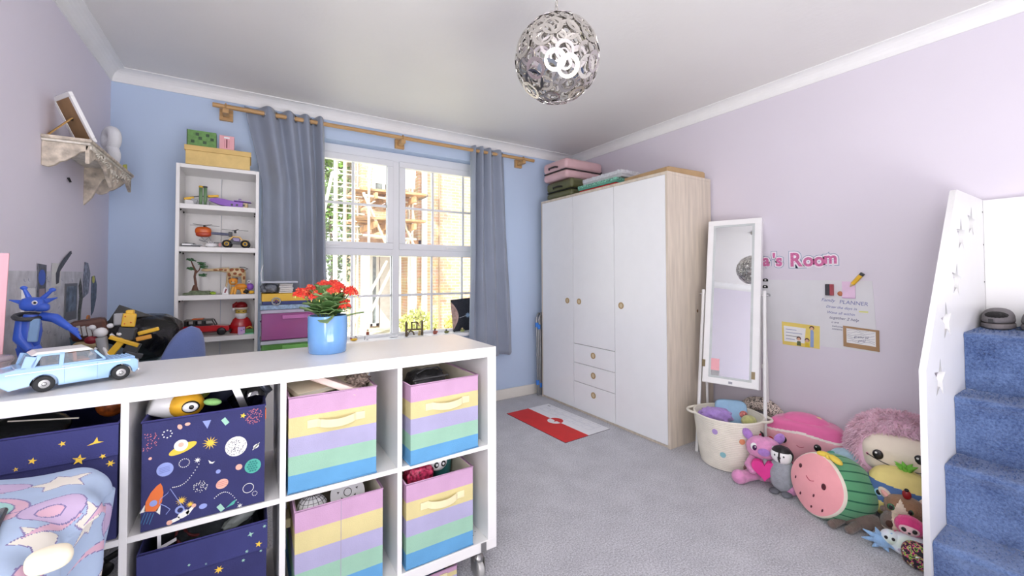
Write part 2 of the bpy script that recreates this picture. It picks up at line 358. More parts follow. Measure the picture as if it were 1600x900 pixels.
# trees and shrubs outside
def tree(label, x, y, h, r, col, n, name='leafy_tree', z0=-.3):
    t = thing(name, label, 'tree' if name == 'leafy_tree' else 'shrub', (x, y, z0))
    G().tube([(0, 0, 0), (.05, 0, h*.4), (-.05, .05, h*.8)], [.1*r, .07*r, .03*r], 8).put('trunk', mat('bark', (92, 74, 58), .9), t)
    g = G(); rnd = random.Random(int(x*100)+5)
    for i in range(n):
        u = Vector((rnd.gauss(0, 1), rnd.gauss(0, 1), rnd.gauss(0, 1))).normalized()*rnd.uniform(.5, 1)
        c = Vector((u.x*r, u.y*r, h*.62+u.z*h*.40)); s_ = rnd.uniform(.05, .10)*max(r, .5)
        a = Vector((rnd.uniform(-1, 1), rnd.uniform(-1, 1), rnd.uniform(-1, 1))).normalized(); b = a.orthogonal().normalized()
        g.add([c-a*s_, c+b*s_*.6, c+a*s_, c-b*s_*.6], [(0, 1, 2, 3)])
    g.put('foliage', mat('leaf_'+str(col), col, .6, var=.3, vscale=2), t, kind='stuff')
tree('tall green tree outside at the left edge of the window view', 1.2, 13.0, 8.2, 1.3, (110, 150, 60), 5200)
tree('dark lower hedge tree outside behind the scaffold poles', 1.75, 11.2, 4.2, .75, (96, 128, 62), 2600)
tree('low yellow green shrub on the lawn below the porch', 2.95, 8.1, .75, .42, (190, 196, 110), 700, 'garden_shrub')
tree('low shrub on the lawn near the white downpipe', 3.62, 7.7, .62, .30, (200, 190, 100), 500, 'garden_shrub')
# ================================================================== SHELVING UNIT
KX0, KX1, KY0, KY1, KT, KB = -0.655, 0.8185, 1.3765, 1.765, 0.8901, 0.120
kal = thing('shelving_unit', 'white low cube shelving unit on castors dividing the room, holding fabric bins', 'shelving unit', ((KX0+KX1)/2, 1.57, 0))
kal.location = (0, 0, 0)
G().bb(KX0, KX1, KY0, KY1, KT-.038, KT).put('top_panel', LAMI, kal, bevel=.0015)
G().bb(KX0, KX1, KY0, KY1, KB, KB+.038).put('bottom_panel', LAMI, kal, bevel=.0015)
for x in (KX0, KX1-.038): G().bb(x, x+.038, KY0, KY1, KB+.038, KT-.038).put('side_panel', LAMI, kal, bevel=.0015)
for i in (1, 2, 3):
    x = KX1-.038-.335*i-.016*i; G().bb(x, x+.016, KY0+.001, KY1, KB+.038, KT-.038).put('divider', LAMI, kal, bevel=.001)
for i in range(4):
    x1 = KX1-.038-(.335+.016)*i; G().bb(x1-.335, x1, KY0+.001, KY1, .501, .517).put('shelf', LAMI, kal, bevel=.001)
ho = G()
for x in (.745, .762): ho.cyl((x, 1.43+(x-.745), KB+.0381), (x, 1.43+(x-.745), KB+.0386), .002, n=8)
ho.put('screw_hole', BLACK, kal)
for (x, y) in ((.76, 1.42), (.76, 1.72), (-.60, 1.42), (-.60, 1.72)):
    g = G(); g.lathe([(.0, KB), (.026, KB), (.028, KB-.008), (.028, KB-.014), (.016, KB-.022), (.012, KB-.03), (.02, KB-.036), (.024, KB-.05), (0, KB-.052)], 20, (x, y, 0))
    g.box((x, y-.047, KB+.018), (.022, .003, .035)); g.box((x-.017, y, .05), (.004, .05, .06)); g.box((x+.017, y, .05), (.004, .05, .06))
    ca = g.put('castor', mat('castor_zinc', (160, 160, 158), .3, .85), kal, bevel=.001)
    g = G(); g.lathe([(.0, -.012), (.034, -.012), (.036, -.008), (.036, .008), (.034, .012), (0, .012)], 28, (x, y, .036), rot=(0, pi/2, 0)); g.put('castor_wheel', mat('wheel_grey', (185, 185, 182), .35, .3), ca)

# ---- fabric bins
PK = mat('bin_pink', (200, 160, 192), .9, var=.03, bump=.15, bscale=300); YE = mat('bin_yellow', (216, 203, 146), .9, var=.03, bump=.15, bscale=300)
LI = mat('bin_lilac', (174, 170, 203), .9, var=.03, bump=.15, bscale=300); MI = mat('bin_mint', (154, 196, 172), .9, var=.03, bump=.15, bscale=300)
BL = mat('bin_blue', (98, 160, 206), .9, var=.03, bump=.15, bscale=300); IN_ = mat('bin_lining', (235, 226, 205), .9, var=.02)
def open_box(g, w, d, z0, z1, t=.004, sag=0, seam=False, n=8):
    # four walls between z0 and z1, front at y=0, w wide, d deep
    def wall(ax, pos, mi):
        pass
    g.bb(0, t, t, d-t, z0, z1); g.bb(w-t, w, t, d-t, z0, z1); g.bb(0, w, 0, t, z0, z1); g.bb(0, w, d-t, d, z0, z1)
def handle_strap(w, h, mt, parent, y=-.003, x0=.30, x1=.75, hz=.70, tilt=-.012):
    g = G(); n = 12; zc = h*hz; t = .0025
    xs = [w*x0+(w*x1-w*x0)*i/n for i in range(n+1)]
    for i in range(n):
        def P(j): return (xs[j], y-.016*sin(pi*j/n)**.6 if 0 < j < n else y, zc-.006*sin(pi*j/n)+tilt*0)
        a, b = P(i), P(i+1); hh = .012
        g.add([(a[0], a[1], a[2]-hh), (b[0], b[1], b[2]-hh), (b[0], b[1], b[2]+hh), (a[0], a[1], a[2]+hh), (a[0], a[1]+t, a[2]-hh), (b[0], b[1]+t, b[2]-hh), (b[0], b[1]+t, b[2]+hh), (a[0], a[1]+t, a[2]+hh)],
              [(0, 1, 2, 3), (7, 6, 5, 4), (0, 4, 5, 1), (3, 2, 6, 7), (0, 3, 7, 4), (1, 5, 6, 2)])
    g.box((xs[0]-.012, -.002, zc), (.03, .003, .024)); g.box((xs[-1]+.012, -.002, zc), (.03, .003, .024))
    return g.put('handle', mt, parent)
def rainbow_bin(label, loc, w, d, h, rz=0, front_handle=True, fl=1.0):
    t = thing('fabric_bin', label, 'bin', loc, rz, 'rainbow striped fabric bins')
    hs = [0, .19, .385, .58, .79, 1.0]
    for i, m_ in enumerate((BL, MI, LI, YE, PK)):
        g = G(); open_box(g, w, d, h*hs[i], h*hs[i+1]); 
        if i == 0: g.bb(.004, w-.004, .004, d-.004, 0, .004)
        g.put('stripe', m_, t)
    g = G(); open_box(g, w-.008, d-.008, .005, h-.002, .0015); g.put('lining', IN_, t, loc=(.004, .004, 0))
    g = G(); r_ = .0028; g.tube([(0, 0, h), (w, 0, h), (w, d, h), (0, d, h)], r_, 8, True); g.put('rim_piping', PK, t)
    g = G(); g.tube([(0, 0, .003), (w, 0, .003), (w, d, .003), (0, d, .003)], r_, 8, True); g.put('base_piping', BL, t)
    if front_handle: handle_strap(w, h, CREAM, t)
    else:
        G().bb(w/2-.0008, w/2+.0008, -.001, .001, 0, h).put('seam', mat('seam_grey', (170, 160, 180), .9), t)
        for x, s_ in ((w, 1), (0, -1)): G().box((x+s_*.010, d*.5, h*.68), (.018, .07, .03)).put('handle', CREAM, t, bevel=.004)
    return t
rainbow_bin('rainbow striped fabric bin holding a black bag, top right cube', (.470, 1.362, .5185), .268, .33, .272, R_(3))
rainbow_bin('rainbow striped fabric bin full of papers and books, upper second cube from the right', (.101, 1.380, .5185), .258, .33, .285)
rainbow_bin('rainbow striped fabric bin holding panda and pink toys, lower right cube', (.461, 1.380, .1595), .256, .33, .290)
rainbow_bin('rainbow striped fabric bin turned side on with centre seam, lower second cube from the right', (.120, 1.384, .1595), .262, .33, .300, 0, False)
rainbow_bin('low pink rimmed striped bin on the carpet underneath the unit', (.40, 1.42, .0015), .27, .25, .078)
NAVY = mat('navy_fabric', (48, 50, 100), .85, var=.06, bump=.12, bscale=260); NAVY2 = mat('navy_fabric_edge', (62, 62, 124), .85, var=.05)
def navy_bin(label, loc, w, d, h, flap=False, rz=0):
    t = thing('fabric_bin', label, 'bin', loc, rz)
    g = G(); open_box(g, w, d, 0, h); g.bb(.004, w-.004, .004, d-.004, 0, .004); g.put('body', NAVY, t, bevel=.001)
    g = G(); g.tube([(0, 0, h), (w, 0, h), (w, d, h), (0, d, h)], .003, 8, True); g.put('rim_piping', NAVY2, t)
    if flap:
        G().bb(-.002, w+.002, -.0055, 0, h-.078, h-.002).put('cuff', mat('navy_cuff', (54, 57, 112), .85, var=.05, bump=.12, bscale=260), t, bevel=.0015)
        st = G()
        for i in range(int(w/.008)): st.bb(.004+i*.008, .009+i*.008, -.0062, -.0055, h-.070, h-.069)
        st.put('stitching', NAVY2, t, kind='stuff')
    return t
# front-plane printing: (u,w) in 0..1 of the face -> thin plates standing proud of the cloth
WH = mat('print_white', (236, 236, 228), .8); GOLD = mat('print_yellow', (240, 200, 72), .8); ORG = mat('print_orange', (226, 116, 58), .8)
LB = mat('print_periwinkle', (146, 160, 216), .8); TEA = mat('print_teal', (84, 178, 160), .8); PEA = mat('print_peach', (232, 180, 160), .8); MNT = mat('print_mint', (160, 206, 186), .8)
DKP = mat('print_navy', (40, 44, 84), .85); COR = mat('print_coral', (206, 120, 126), .8)
FM = Matrix(((1, 0, 0, 0), (0, 0, -1, 0), (0, 1, 0, 0), (0, 0, 0, 1)))   # (x,y)->(x,z), thickness towards -y
def front_print(name, m_, polys, parent, w, h, y=0.0, th=.0006, kind=None):
    g = G(); M = Matrix.Translation((0, y, 0)) @ FM
    for p in polys: g.poly(p, th, M)
    return g.put(name, m_, parent, kind=kind)
SW, SH = .272, .277
sb = navy_bin('navy fabric bin printed with planets, rocket and astronaut, top cube', (-.232, 1.381, .5185), SW, .33, SH)
def pr(name, m_, polys, y=0.0): return front_print(name, m_, polys, sb, SW, SH, y)
def uw(u, w_): return u*SW, w_*SH
def D_(u, w_, r, **k): x, z = uw(u, w_); return disc(r, x, z, **k)
rn = random.Random(3)
def dots(u, w_, R, n, r=.0011):
    o = []; x, z = uw(u, w_)
    for i in range(n): a = rn.uniform(0, 2*pi); q = R*math.sqrt(rn.random()); o.append(disc(r, x+q*cos(a), z+q*sin(a), 6))
    return [p for p in o if all(.002 < a[0] < SW-.002 and .002 < a[1] < SH-.002 for a in p)]
def ringdots(u, w_, R, n, r=.0012, sx=1): x, z = uw(u, w_); return [disc(r, x+R*sx*cos(2*pi*i/n), z+R*sin(2*pi*i/n), 6) for i in range(n)]
pr('speckled_planet', WH, [D_(.744, .624, .026, sx=1, sy=1.05)]); pr('planet_speckles', DKP, dots(.744, .624, .024, 90, .0010), -.0006)
pr('teal_planet', TEA, [D_(.893, .391, .020)]); pr('teal_planet_spots', mat('print_dteal', (46, 130, 124), .8), [disc(.0028, *(a+b for a, b in zip(uw(.893, .391), (.0062*i+.003*(j % 2), .0062*j))), n=8) for i in (-2, -1, 0, 1) for j in (-2, -1, 0, 1, 2) if i*i+j*j < 6], -.0006)
pr('blue_planet', LB, [D_(.174, .533, .0175)]); pr('planet_streaks', mat('print_dperi', (100, 112, 176), .8), [[(uw(.174, .533)[0]-.012, uw(.174, .533)[1]+.004*k), (uw(.174, .533)[0]+.010, uw(.174, .533)[1]+.004*k+.003), (uw(.174, .533)[0]+.010, uw(.174, .533)[1]+.004*k+.0038), (uw(.174, .533)[0]-.012, uw(.174, .533)[1]+.004*k+.0008)] for k in (-2, -1, 0, 1)], -.0006)
pr('pink_planet', PEA, [D_(.628, .279, .014, rot=.5, sx=1.05, sy=.9)]); pr('planet_bands', COR, [[(uw(.628, .279)[0]-.012, uw(.628, .279)[1]+.005*k-.001), (uw(.628, .279)[0]+.012, uw(.628, .279)[1]+.005*k+.001), (uw(.628, .279)[0]+.012, uw(.628, .279)[1]+.005*k+.002), (uw(.628, .279)[0]-.012, uw(.628, .279)[1]+.005*k)] for k in (-1, 0, 1)], -.0006)
pr('small_planet', PEA, [D_(.77, .41, .008), D_(.063, .66, .0035), D_(.282, .91, .007, sx=.7, rot=.4), D_(.342, .925, .006, sy=.7)]); pr('small_planet', LB, [D_(.594, .409, .0055), D_(.473, .104, .009, sy=.75)]); pr('ringed_planet', WH, [D_(.921, .587, .0075, sy=.7, rot=.5), D_(.921, .587, .013, sy=.12, rot=.8)])
x, z = uw(.308, .70); pr('saucer', GOLD, [disc(.031, x, z, 24, 1, .34, .35)]); pr('saucer_dome', WH, [disc(.015, x-.004, z+.009, 20, 1, 1, .35)], -.0006); pr('saucer_dome_spot', PEA, [disc(.006, x-.004, z+.011)], -.0012)
def burst(u, w_, r, n=12): x, z = uw(u, w_); return [star(r, r*.35, n, .1, x, z)]
pr('sun', GOLD, burst(.525, .705, .018)); pr('sun', GOLD, burst(.301, .206, .0125)); pr('sun', GOLD, burst(.37, .152, .009)); pr('small_star', WH, burst(.424, .561, .008, 8)+burst(.781, .02, .007, 6))
pr('gold_star', GOLD, [star(.008, None, 5, .3, *uw(.802, .922))])
pr('dotted_ring', WH, ringdots(.187, .861, .0095, 8, .0018)+ringdots(.32, .558, .011, 16, .0012)+ringdots(.912, .106, .006, 10, .001))
pr('dotted_cluster', WH, dots(.45, .30, .016, 46, .0011)); pr('dotted_cluster', COR, dots(.043, .82, .024, 60, .0012)+dots(.90, .90, .022, 80, .0012))
arc = []
for i in range(15):
    t = i/14; arc.append(disc(.0013, *uw(.435-.20*t**1.0-.0*t, .52-.17*t-.0+.06*sin(pi*t)*-1), n=6)); arc.append(disc(.0013, *uw(.566+.215*t, .155+.06*sin(pi*t)-.13*t*t), n=6))
pr('dotted_trail', WH, arc)
x, z = uw(.854, .176); g = G(); g.annulus(.0135, .0122, .0006, FM @ T(x, z, 0)); g.put('ring_outline', WH, sb)
x, z = uw(.533, .52); pr('moon_bird', WH, [[(x-.006, z+.006), (x-.003, z-.004), (x+.004, z-.006), (x+.009, z-.001), (x+.002, z-.002)]])
x, z = uw(.10, .27); A = -.28
def rr(px, pz): return (x+px*cos(A)-pz*sin(A), z+px*sin(A)+pz*cos(A))
pr('rocket', ORG, [[rr(-.013, -.028), rr(.013, -.028), rr(.0165, -.005), rr(.013, .018), rr(.006, .034), rr(0, .041), rr(-.006, .034), rr(-.013, .018), rr(-.0165, -.005)]])
pr('rocket_window', LB, [disc(.0078, *rr(0, -.008))], -.0006)
pr('rocket_fin', WH, [[rr(-.0165, -.012), rr(-.021, -.033), rr(-.010, -.028)], [rr(.0165, -.012), rr(.022, -.036), rr(.010, -.028)]])
pr('rocket_exhaust', mat('print_dblue', (64, 120, 160), .8), [[rr(-.011+.006*k, -.032), rr(-.0095+.006*k, -.032), rr(-.0105+.006*k, -.058-.003*(k % 2)), rr(-.012+.006*k, -.058)] for k in range(4)])
x, z = uw(.275, .075); pr('astronaut', WH, [disc(.011, x+.012, z, 14, 1.2, .8, .5), [(x-.020, z-.010), (x-.018, z-.018), (x+.004, z-.012), (x+.004, z-.003)], [(x+.016, z+.002), (x+.033, z+.018), (x+.037, z+.014), (x+.022, z-.006)]]); pr('astronaut_helmet', LB, [disc(.010, x+.004, z+.014)], -.0006); pr('astronaut_visor', DKP, [disc(.006, x+.005, z+.013)], -.0012); pr('astronaut_glove', PEA, [disc(.006, x-.017, z-.013)], -.0006); pr('astronaut_glove', PEA, [disc(.005, x+.034, z+.016)], -.0006)
tp = [rr(.013, .012)] + [(x-.028+.010*math.sin(t_*1.3)*1.2, z+.085-.085*t_/8) for t_ in range(1, 8)]
g = G(); g.tube([(a, -.0008, b) for a, b in tp], .0009, 6); g.put('tether', LB, sb)
for (u, w_) in ((.62, .04), (.65, .888)):
    x, z = uw(u, w_); c_ = .55 if u < .64 else -.45
    pr('satellite_panel', MNT, [[(x-.010, z+.006), (x-.001, z+.013), (x+.009, z-.003), (x, z-.010)]])
pr('cone', LB, [[uw(.46, .93), uw(.53, .93), uw(.50, .85)]]); pr('satellite_panel', TEA, [[uw(.66, .03), uw(.72, .08), uw(.75, .09), uw(.73, .05)]])
G().box((SW+.0015, .01, SH*.90), (.002, .014, .03)).put('fabric_tag', ORG, sb)
nb = navy_bin('navy fabric bin with star print cuff and dark clutter, lower cube under planet bin', (-.238, 1.392, .1595), .285, .33, .298, True)
for (u, w_, r, n_) in ((.12, .66, .012, 8), (.60, .665, .011, 7), (.37, .80, .004, 6), (.86, .915, .008, 4), (.93, .80, .009, 5), (.98, .955, .005, 6), (.50, .765, .003, 6), (.83, .765, .005, 6), (.30, .665, .006, 6), (.8, .68, .005, 6), (.95, .72, .004, 6)):
    front_print('printed_star', GOLD if n_ in (8, 7, 5) else MNT, [star(r, r*.4, n_, u*7, .285*u, .298*w_)], nb, 1, 1, -.0055 if w_ > .74 else 0)
nb2 = navy_bin('navy fabric bin with yellow star print behind the duvet, leftmost cube', (-.600, 1.384, .5185), .322, .33, .285, True)
for (u, w_, r, n_) in ((.34, .84, .015, 6), (.70, .90, .007, 5), (.22, .72, .006, 6), (.55, .80, .008, 5), (.47, .755, .005, 5), (.79, .745, .013, 5), (.92, .74, .007, 5), (.96, .66, .009, 6), (.1, .85, .006, 5)):
    front_print('printed_star', GOLD, [star(r, r*.4, n_, u*5, .322*u, .285*w_)], nb2, 1, 1, -.0055 if w_ > .73 else 0)
x, z = .322*.88, .285*.85; front_print('printed_bird', GOLD, [[(x-.016, z), (x+.014, z+.004), (x+.004, z+.007), (x+.002, z+.018), (x-.004, z+.006)]], nb2, 1, 1, -.0055)
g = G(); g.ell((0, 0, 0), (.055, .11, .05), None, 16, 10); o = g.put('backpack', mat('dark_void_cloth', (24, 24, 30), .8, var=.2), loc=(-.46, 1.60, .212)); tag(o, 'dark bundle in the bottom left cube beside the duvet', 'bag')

# ---- things inside the bins
def simple(name, label, cat, g, m_, loc, rz=0, bevel=0, group=None, rot=None, kind=None):
    o = g.put(name, m_, None, bevel, loc, rot or (0, 0, rz), kind); tag(o, label, cat, group); return o
BAGB = mat('black_nylon', (34, 34, 36), .35, var=.2, vscale=30, bump=.9, bscale=22)
bg = thing('black_bag', 'crinkled black nylon bag sitting in the top right striped bin', 'bag', (.575, 1.50, .60))
def crumple(g, c, d, n=20, amp=.09, seed=1, e=.55):
    rn_ = random.Random(seed); ph = [rn_.uniform(0, 6.28) for _ in range(6)]
    def f(u, v):
        lo = 2*pi*u; la = -pi/2+pi*v
        def pw(x): return math.copysign(abs(x)**e, x)
        x = pw(cos(la))*pw(cos(lo)); y = pw(cos(la))*pw(sin(lo)); z = pw(sin(la))
        k = 1+amp*(sin(7*lo+ph[0]+3*la)*cos(5*la+ph[1])+.5*sin(13*lo+ph[2])*cos(9*la+ph[3]))*cos(la)
        return (c[0]+d[0]*x*k, c[1]+d[1]*y*k, c[2]+d[2]*z*k)
    return g.grid(f, 48, 24, True)
crumple(G(), (0, 0, .09), (.078, .06, .12), amp=.05).put('pouch', BAGB, bg); G().tube([(-.07, -.058, .185), (0, -.064, .19), (.07, -.058, .19)], .003, 6).put('zip', mat('zip_grey', (90, 90, 92), .4), bg); G().tube([(-.05, -.045, .205), (-.02, -.05, .222), (.03, -.05, .222), (.05, -.045, .205)], .004, 6).put('carry_loop', BAGB, bg)
def book(label, loc, d, rot, cover, pages=(235, 228, 210), group=None):
    t = thing('book', label, 'book', loc, 0, group, rot); w_, l_, h_ = d
    g = G(); g.box((0, 0, h_/2-.001), (w_, l_, .002)); g.box((0, 0, -h_/2+.001), (w_, l_, .002)); g.box((-w_/2+.001, 0, 0), (.002, l_, h_)); g.put('cover', mat('cover_%d_%d_%d' % cover, cover, .5), t, bevel=.0006)
    G().box((.001, 0, 0), (w_-.006, l_-.005, h_-.004)).put('pages', mat('pages_%d' % pages[0], pages, .85), t)
    return t
book('cream edged notebook lying at the left of the papers bin', (.195, 1.50, .808), (.18, .13, .016), (.12, -.05, .3), (238, 226, 200))
book('pale pink book tilted across the papers bin', (.245, 1.46, .812), (.17, .10, .020), (-.2, .35, -.5), (226, 200, 192), (240, 222, 214))
book('sage green patterned folder standing at the back of the papers bin', (.33, 1.60, .76), (.10, .01, .17), (0, .25, .1), (176, 196, 176))
simple('fluffy_pompom', 'brown speckled fluffy pompom at the right of the papers bin', 'pompom', crumple(G(), (0, 0, 0), (.035, .035, .026), amp=.25, e=1), mat('brown_speckle', (138, 122, 112), .95, var=.5, vscale=120, bump=1, bscale=90), (.315, 1.46, .812))
# panda / pink toy in the lower right bin
t = thing('panda_toy', 'white panda faced toy peeking over the lower right striped bin', 'toy', (.615, 1.47, .425))
G().ell((0, 0, .03), (.036, .02, .03)).put('head', EMBW, t)
for s_ in (-1, 1): G().ell((s_*.014, -.019, .03), (.0095, .004, .011)).put('eye_patch', BLACK, t); G().ell((s_*.013, -.0225, .031), (.0045, .002, .005)).put('eye', EMBW, t); G().ell((s_*.028, .0, .058), (.011, .008, .011)).put('ear', BLACK, t)
simple('plastic_tub', 'teal plastic tub at the back of the lower right striped bin', 'tub', G().lathe([(.03, -.2), (.042, .0), (.042, .03), (.036, .034), (.0, .034)], 20), mat('teal_plastic', (60, 134, 136), .3), (.66, 1.55, .42))
simple('toy_purse', 'crimson toy purse in the left of the lower right striped bin', 'purse', crumple(G(), (0, 0, 0), (.05, .03, .05), amp=.15), mat('crimson_sequin', (176, 50, 86), .35, var=.5, vscale=90), (.535, 1.46, .42))
# lower second bin contents
g = G(); g.poly(disc(.055, 0, 0, 28), .004, T(0, 0, 0, (R_(62), 0, 0)))
for i in range(6): pass
pl = thing('paper_plate', 'white card disc with heart marks leaning in the side on striped bin', 'plate', (.285, 1.46, .435)); g.put('card', EMBW, pl)
mk = G()
for (a, b) in ((-.03, .01), (-.015, .03), (.01, .032), (.03, .012), (-.02, -.01), (.022, -.008)): mk.poly(star(.005, .002, 3, a*30, a, b), .001, T(0, 0, 0, (R_(62), 0, 0)), .004)
mk.annulus(.013, .011, .001, T(0, 0, 0, (R_(62), 0, 0)) @ T(0, .005, .004)); mk.put('mark', mat('mark_black', (60, 56, 60), .8), pl)
web = thing('web_cushion', 'white ball with black web lines in the side on striped bin', 'toy', (.175, 1.455, .43)); G().ell((0, 0, 0), (.045, .035, .036)).put('ball', EMBW, web)
wg = G()
for k in range(8):
    a = pi*k/8; wg.tube([(.0455*cos(a)*sin(t_), -.0355*abs(sin(t_))*.999 if False else -.0355*cos(t_*.0)*math.sqrt(max(0, 1-(cos(t_))**2))*sin(a)*.0-.0355*math.sqrt(max(0, 1-(cos(a)*sin(t_))**2-cos(t_)**2)), .0365*cos(t_)) for t_ in [pi*j/10 for j in range(11)]], .0008, 4)
for k in (.3, .6, .85): wg.torus((0, 0, .0365*math.sqrt(1-k*k)), .045*k, .0008, None, 20, 4, 1, .78)
wg.put('web_line', BLACK, web)
# planet bin contents
t = thing('ball_toy', 'yellow ball toy with one large eye on top of the planet bin', 'toy', (-.150, 1.46, .795)); G().ell((0, 0, .012), (.042, .035, .036)).put('body', mat('toy_amber', (246, 186, 48), .45), t)
G().ell((.012, -.0315, .012), (.021, .007, .0165)).put('eye_ring', BLACK, t); G().ell((.012, -.0345, .012), (.018, .006, .0135)).put('eye', EMBW, t); G().ell((.015, -.0405, .013), (.006, .002, .006)).put('pupil', BLACK, t)
simple('felt_leaf', 'green felt leaf toy beside the yellow eyed ball', 'toy', G().ell((0, 0, 0), (.022, .012, .010), (0, .2, 0)), mat('felt_green', (142, 196, 118), .9, bump=.4), (-.088, 1.43, .812))
o = simple('paper_cup', 'white spotted paper cone lying at the left of the planet bin', 'cup', G().lathe([(.042, -.045), (.03, .05), (.0, .05)], 22).lathe([(.0421, -.045), (.038, -.04)], 22), EMBW, (-.183, 1.48, .805), rot=(.3, -1.2, 0))
simple('tennis_ball', 'lime fuzzy ball behind the yellow eyed toy', 'ball', G().ell((0, 0, 0), (.026, .026, .026)), mat('lime_fuzz', (190, 204, 96), .95, bump=.5, bscale=300), (-.125, 1.55, .822))
o = thing('glass_jar', 'dark clear jar lying in the planet bin at right', 'jar', (.005, 1.50, .80), rot=(0, .9, 0)); G().lathe([(.0, -.05), (.036, -.05), (.038, .02), (.03, .035)], 24).put('jar_body', glass_mat('smoke_glass', (150, 155, 165), .15), o); G().lathe([(.031, .035), (.031, .05), (0, .05)], 24).put('lid', mat('jar_lid', (80, 84, 96), .3, .5), o)
simple('metal_ruler', 'grey metal strip sticking up from the planet bin', 'ruler', G().box((0, 0, 0), (.018, .003, .12)), STEEL, (-.02, 1.45, .80), rot=(0, -.35, 0))
simple('pencil_case', 'dark blue pencil case at the back of the planet bin', 'case', crumple(G(), (0, 0, 0), (.07, .04, .035), amp=.05), mat('case_dark', (44, 48, 74), .6, var=.2), (-.045, 1.61, .80))
# lower navy bin contents
simple('red_cable', 'dark red looped cord in the lower star print bin', 'cord', G().torus((0, 0, 0), .035, .004, (.9, .2, 0)).torus((.01, .01, .006), .028, .004, (.5, .4, 0)), mat('cord_red', (96, 26, 30), .6), (-.135, 1.47, .445))
simple('card_arrow', 'white card piece in the left of the lower star print bin', 'card', G().poly([(-.02, -.03), (-.01, -.035), (-.002, -.006), (.02, .0), (.02, .008), (-.012, .0), (-.012, .03), (-.02, .03)], .003), EMBW, (-.185, 1.43, .448), rot=(1.2, 0, .2))
simple('clear_bottle', 'clear crumpled plastic bottle in the right of the lower star print bin', 'bottle', crumple(G(), (0, 0, 0), (.045, .016, .016), amp=.12, e=.8), mat('bottle_plastic', (176, 184, 178), .25, var=.15, alpha=.65), (-.02, 1.46, .452), rot=(0, -.4, .2))
simple('dark_jacket', 'dark grey crumpled cloth in the lower star print bin', 'cloth', crumple(G(), (0, 0, 0), (.12, .12, .05), amp=.12), mat('cloth_dark', (52, 56, 60), .9, var=.3, bump=.5), (-.095, 1.58, .42))
# leftmost bin contents
simple('round_speaker', 'round black mesh speaker in the leftmost bin', 'speaker', G().lathe([(.0, -.02), (.04, -.02), (.045, 0), (.04, .02), (.034, .022), (0, .018)], 28), mat('mesh_black', (36, 36, 38), .5, var=.5, vscale=260), (-.555, 1.46, .80), rot=(1.35, 0, .3))
simple('pan_lid', 'round dark lid lying across the leftmost bin', 'lid', G().lathe([(.0, .022), (.05, .018), (.075, .006), (.078, 0), (0, 0)], 32), mat('lid_dark', (40, 42, 44), .25, .3), (-.47, 1.50, .79), rot=(.25, .1, 0))
simple('orange_ball', 'mottled orange ball at the right of the leftmost bin', 'ball', G().ell((0, 0, 0), (.034, .034, .034)), mat('mottled_orange', (168, 84, 30), .5, var=.4, vscale=50), (-.325, 1.55, .815))
simple('drumstick', 'thin pale stick lying over the leftmost bin', 'stick', G().cyl((-.06, 0, 0), (.06, 0, 0), .0018, n=8), mat('stick_pale', (190, 184, 172), .6), (-.42, 1.43, .825), rot=(0, .12, 0))
# toys in the floor bin
for i, (x, c_, l_) in enumerate(((.50, (60, 120, 110), 'teal patterned cloth in the low bin under the unit'), (.57, (200, 60, 100), 'crimson cloth in the low bin under the unit'), (.63, (130, 120, 134), 'grey floral cloth at the right end of the low bin'))):
    simple('folded_cloth', l_, 'cloth', crumple(G(), (0, 0, 0), (.035, .08, .018), amp=.1, seed=i), mat('cloth_bin_%d' % i, c_, .9, var=.4, vscale=60), (x, 1.53, .088))

# ================================================================== ON THE UNIT: plant and toy car
pt = thing('potted_plant', 'red flowering kalanchoe in a glossy light blue pot on the white unit', 'plant', (.243, 1.615, KT)); pt.scale = (.92, .92, .96)
POT = mat('blue_glaze', (116, 168, 226), .18, var=.03, coat=.6)
prof = [(0, 0), (.066, 0), (.070, .004), (.0725, .05), (.0735, .10), (.073, .136), (.0725, .140), (.070, .140), (.069, .134), (.069, .118), (0, .118)]
G().lathe(prof, 48).put('pot', POT, pt)
G().lathe([(0, .119), (.04, .121), (.0688, .118)], 24).put('soil', mat('soil', (58, 44, 36), .95, var=.3, bump=1, bscale=60), pt)
LEAF = mat('kalanchoe_leaf', (78, 112, 60), .42, var=.14, vscale=14); LEAF2 = mat('kalanchoe_leaf_pale', (126, 150, 98), .45, var=.12, vscale=14)
rl = random.Random(11)
def leaf(L, W, az, el, base, m_, curl=.5):
    g = G()
    def f(u, v):
        x = (v-.5)*2; t = u; ww = W*math.sin(pi*min(1, t*.92+.06))**.5*(1+.05*sin(t*26))
        s_ = t*L; zz = -curl*L*t*t*.5+abs(x)*.18*W; return (s_, x*ww, zz)
    g.grid(f, 10, 4)
    o = g.put('leaf', m_, pt, solid=.0016); o.location = base; o.rotation_euler = (rl.uniform(-.4, .4), -el, az)
for i in range(44):
    az = i*2.39996; ring = (i % 4)/3; el = .45+.72*(1-ring)+rl.uniform(-.12, .15); zb = .142+.04*(1-ring)
    leaf(rl.uniform(.058, .085), rl.uniform(.033, .044), az, el, (.012*cos(az), .012*sin(az), zb), LEAF if i % 3 else LEAF2)
leaf(.088, .026, R_(-22), .38, (.05, -.01, .125), LEAF2, .3); leaf(.075, .028, R_(160), .55, (-.035, .0, .14), LEAF2, .3); leaf(.07, .03, R_(-100), .05, (-.01, -.03, .135), LEAF2, .6)
RED = mat('petal_red', (222, 58, 44), .55, var=.12, vscale=40); RED2 = mat('petal_orange', (236, 100, 66), .55, var=.1); BUD = mat('bud_yellow', (226, 214, 120), .6)
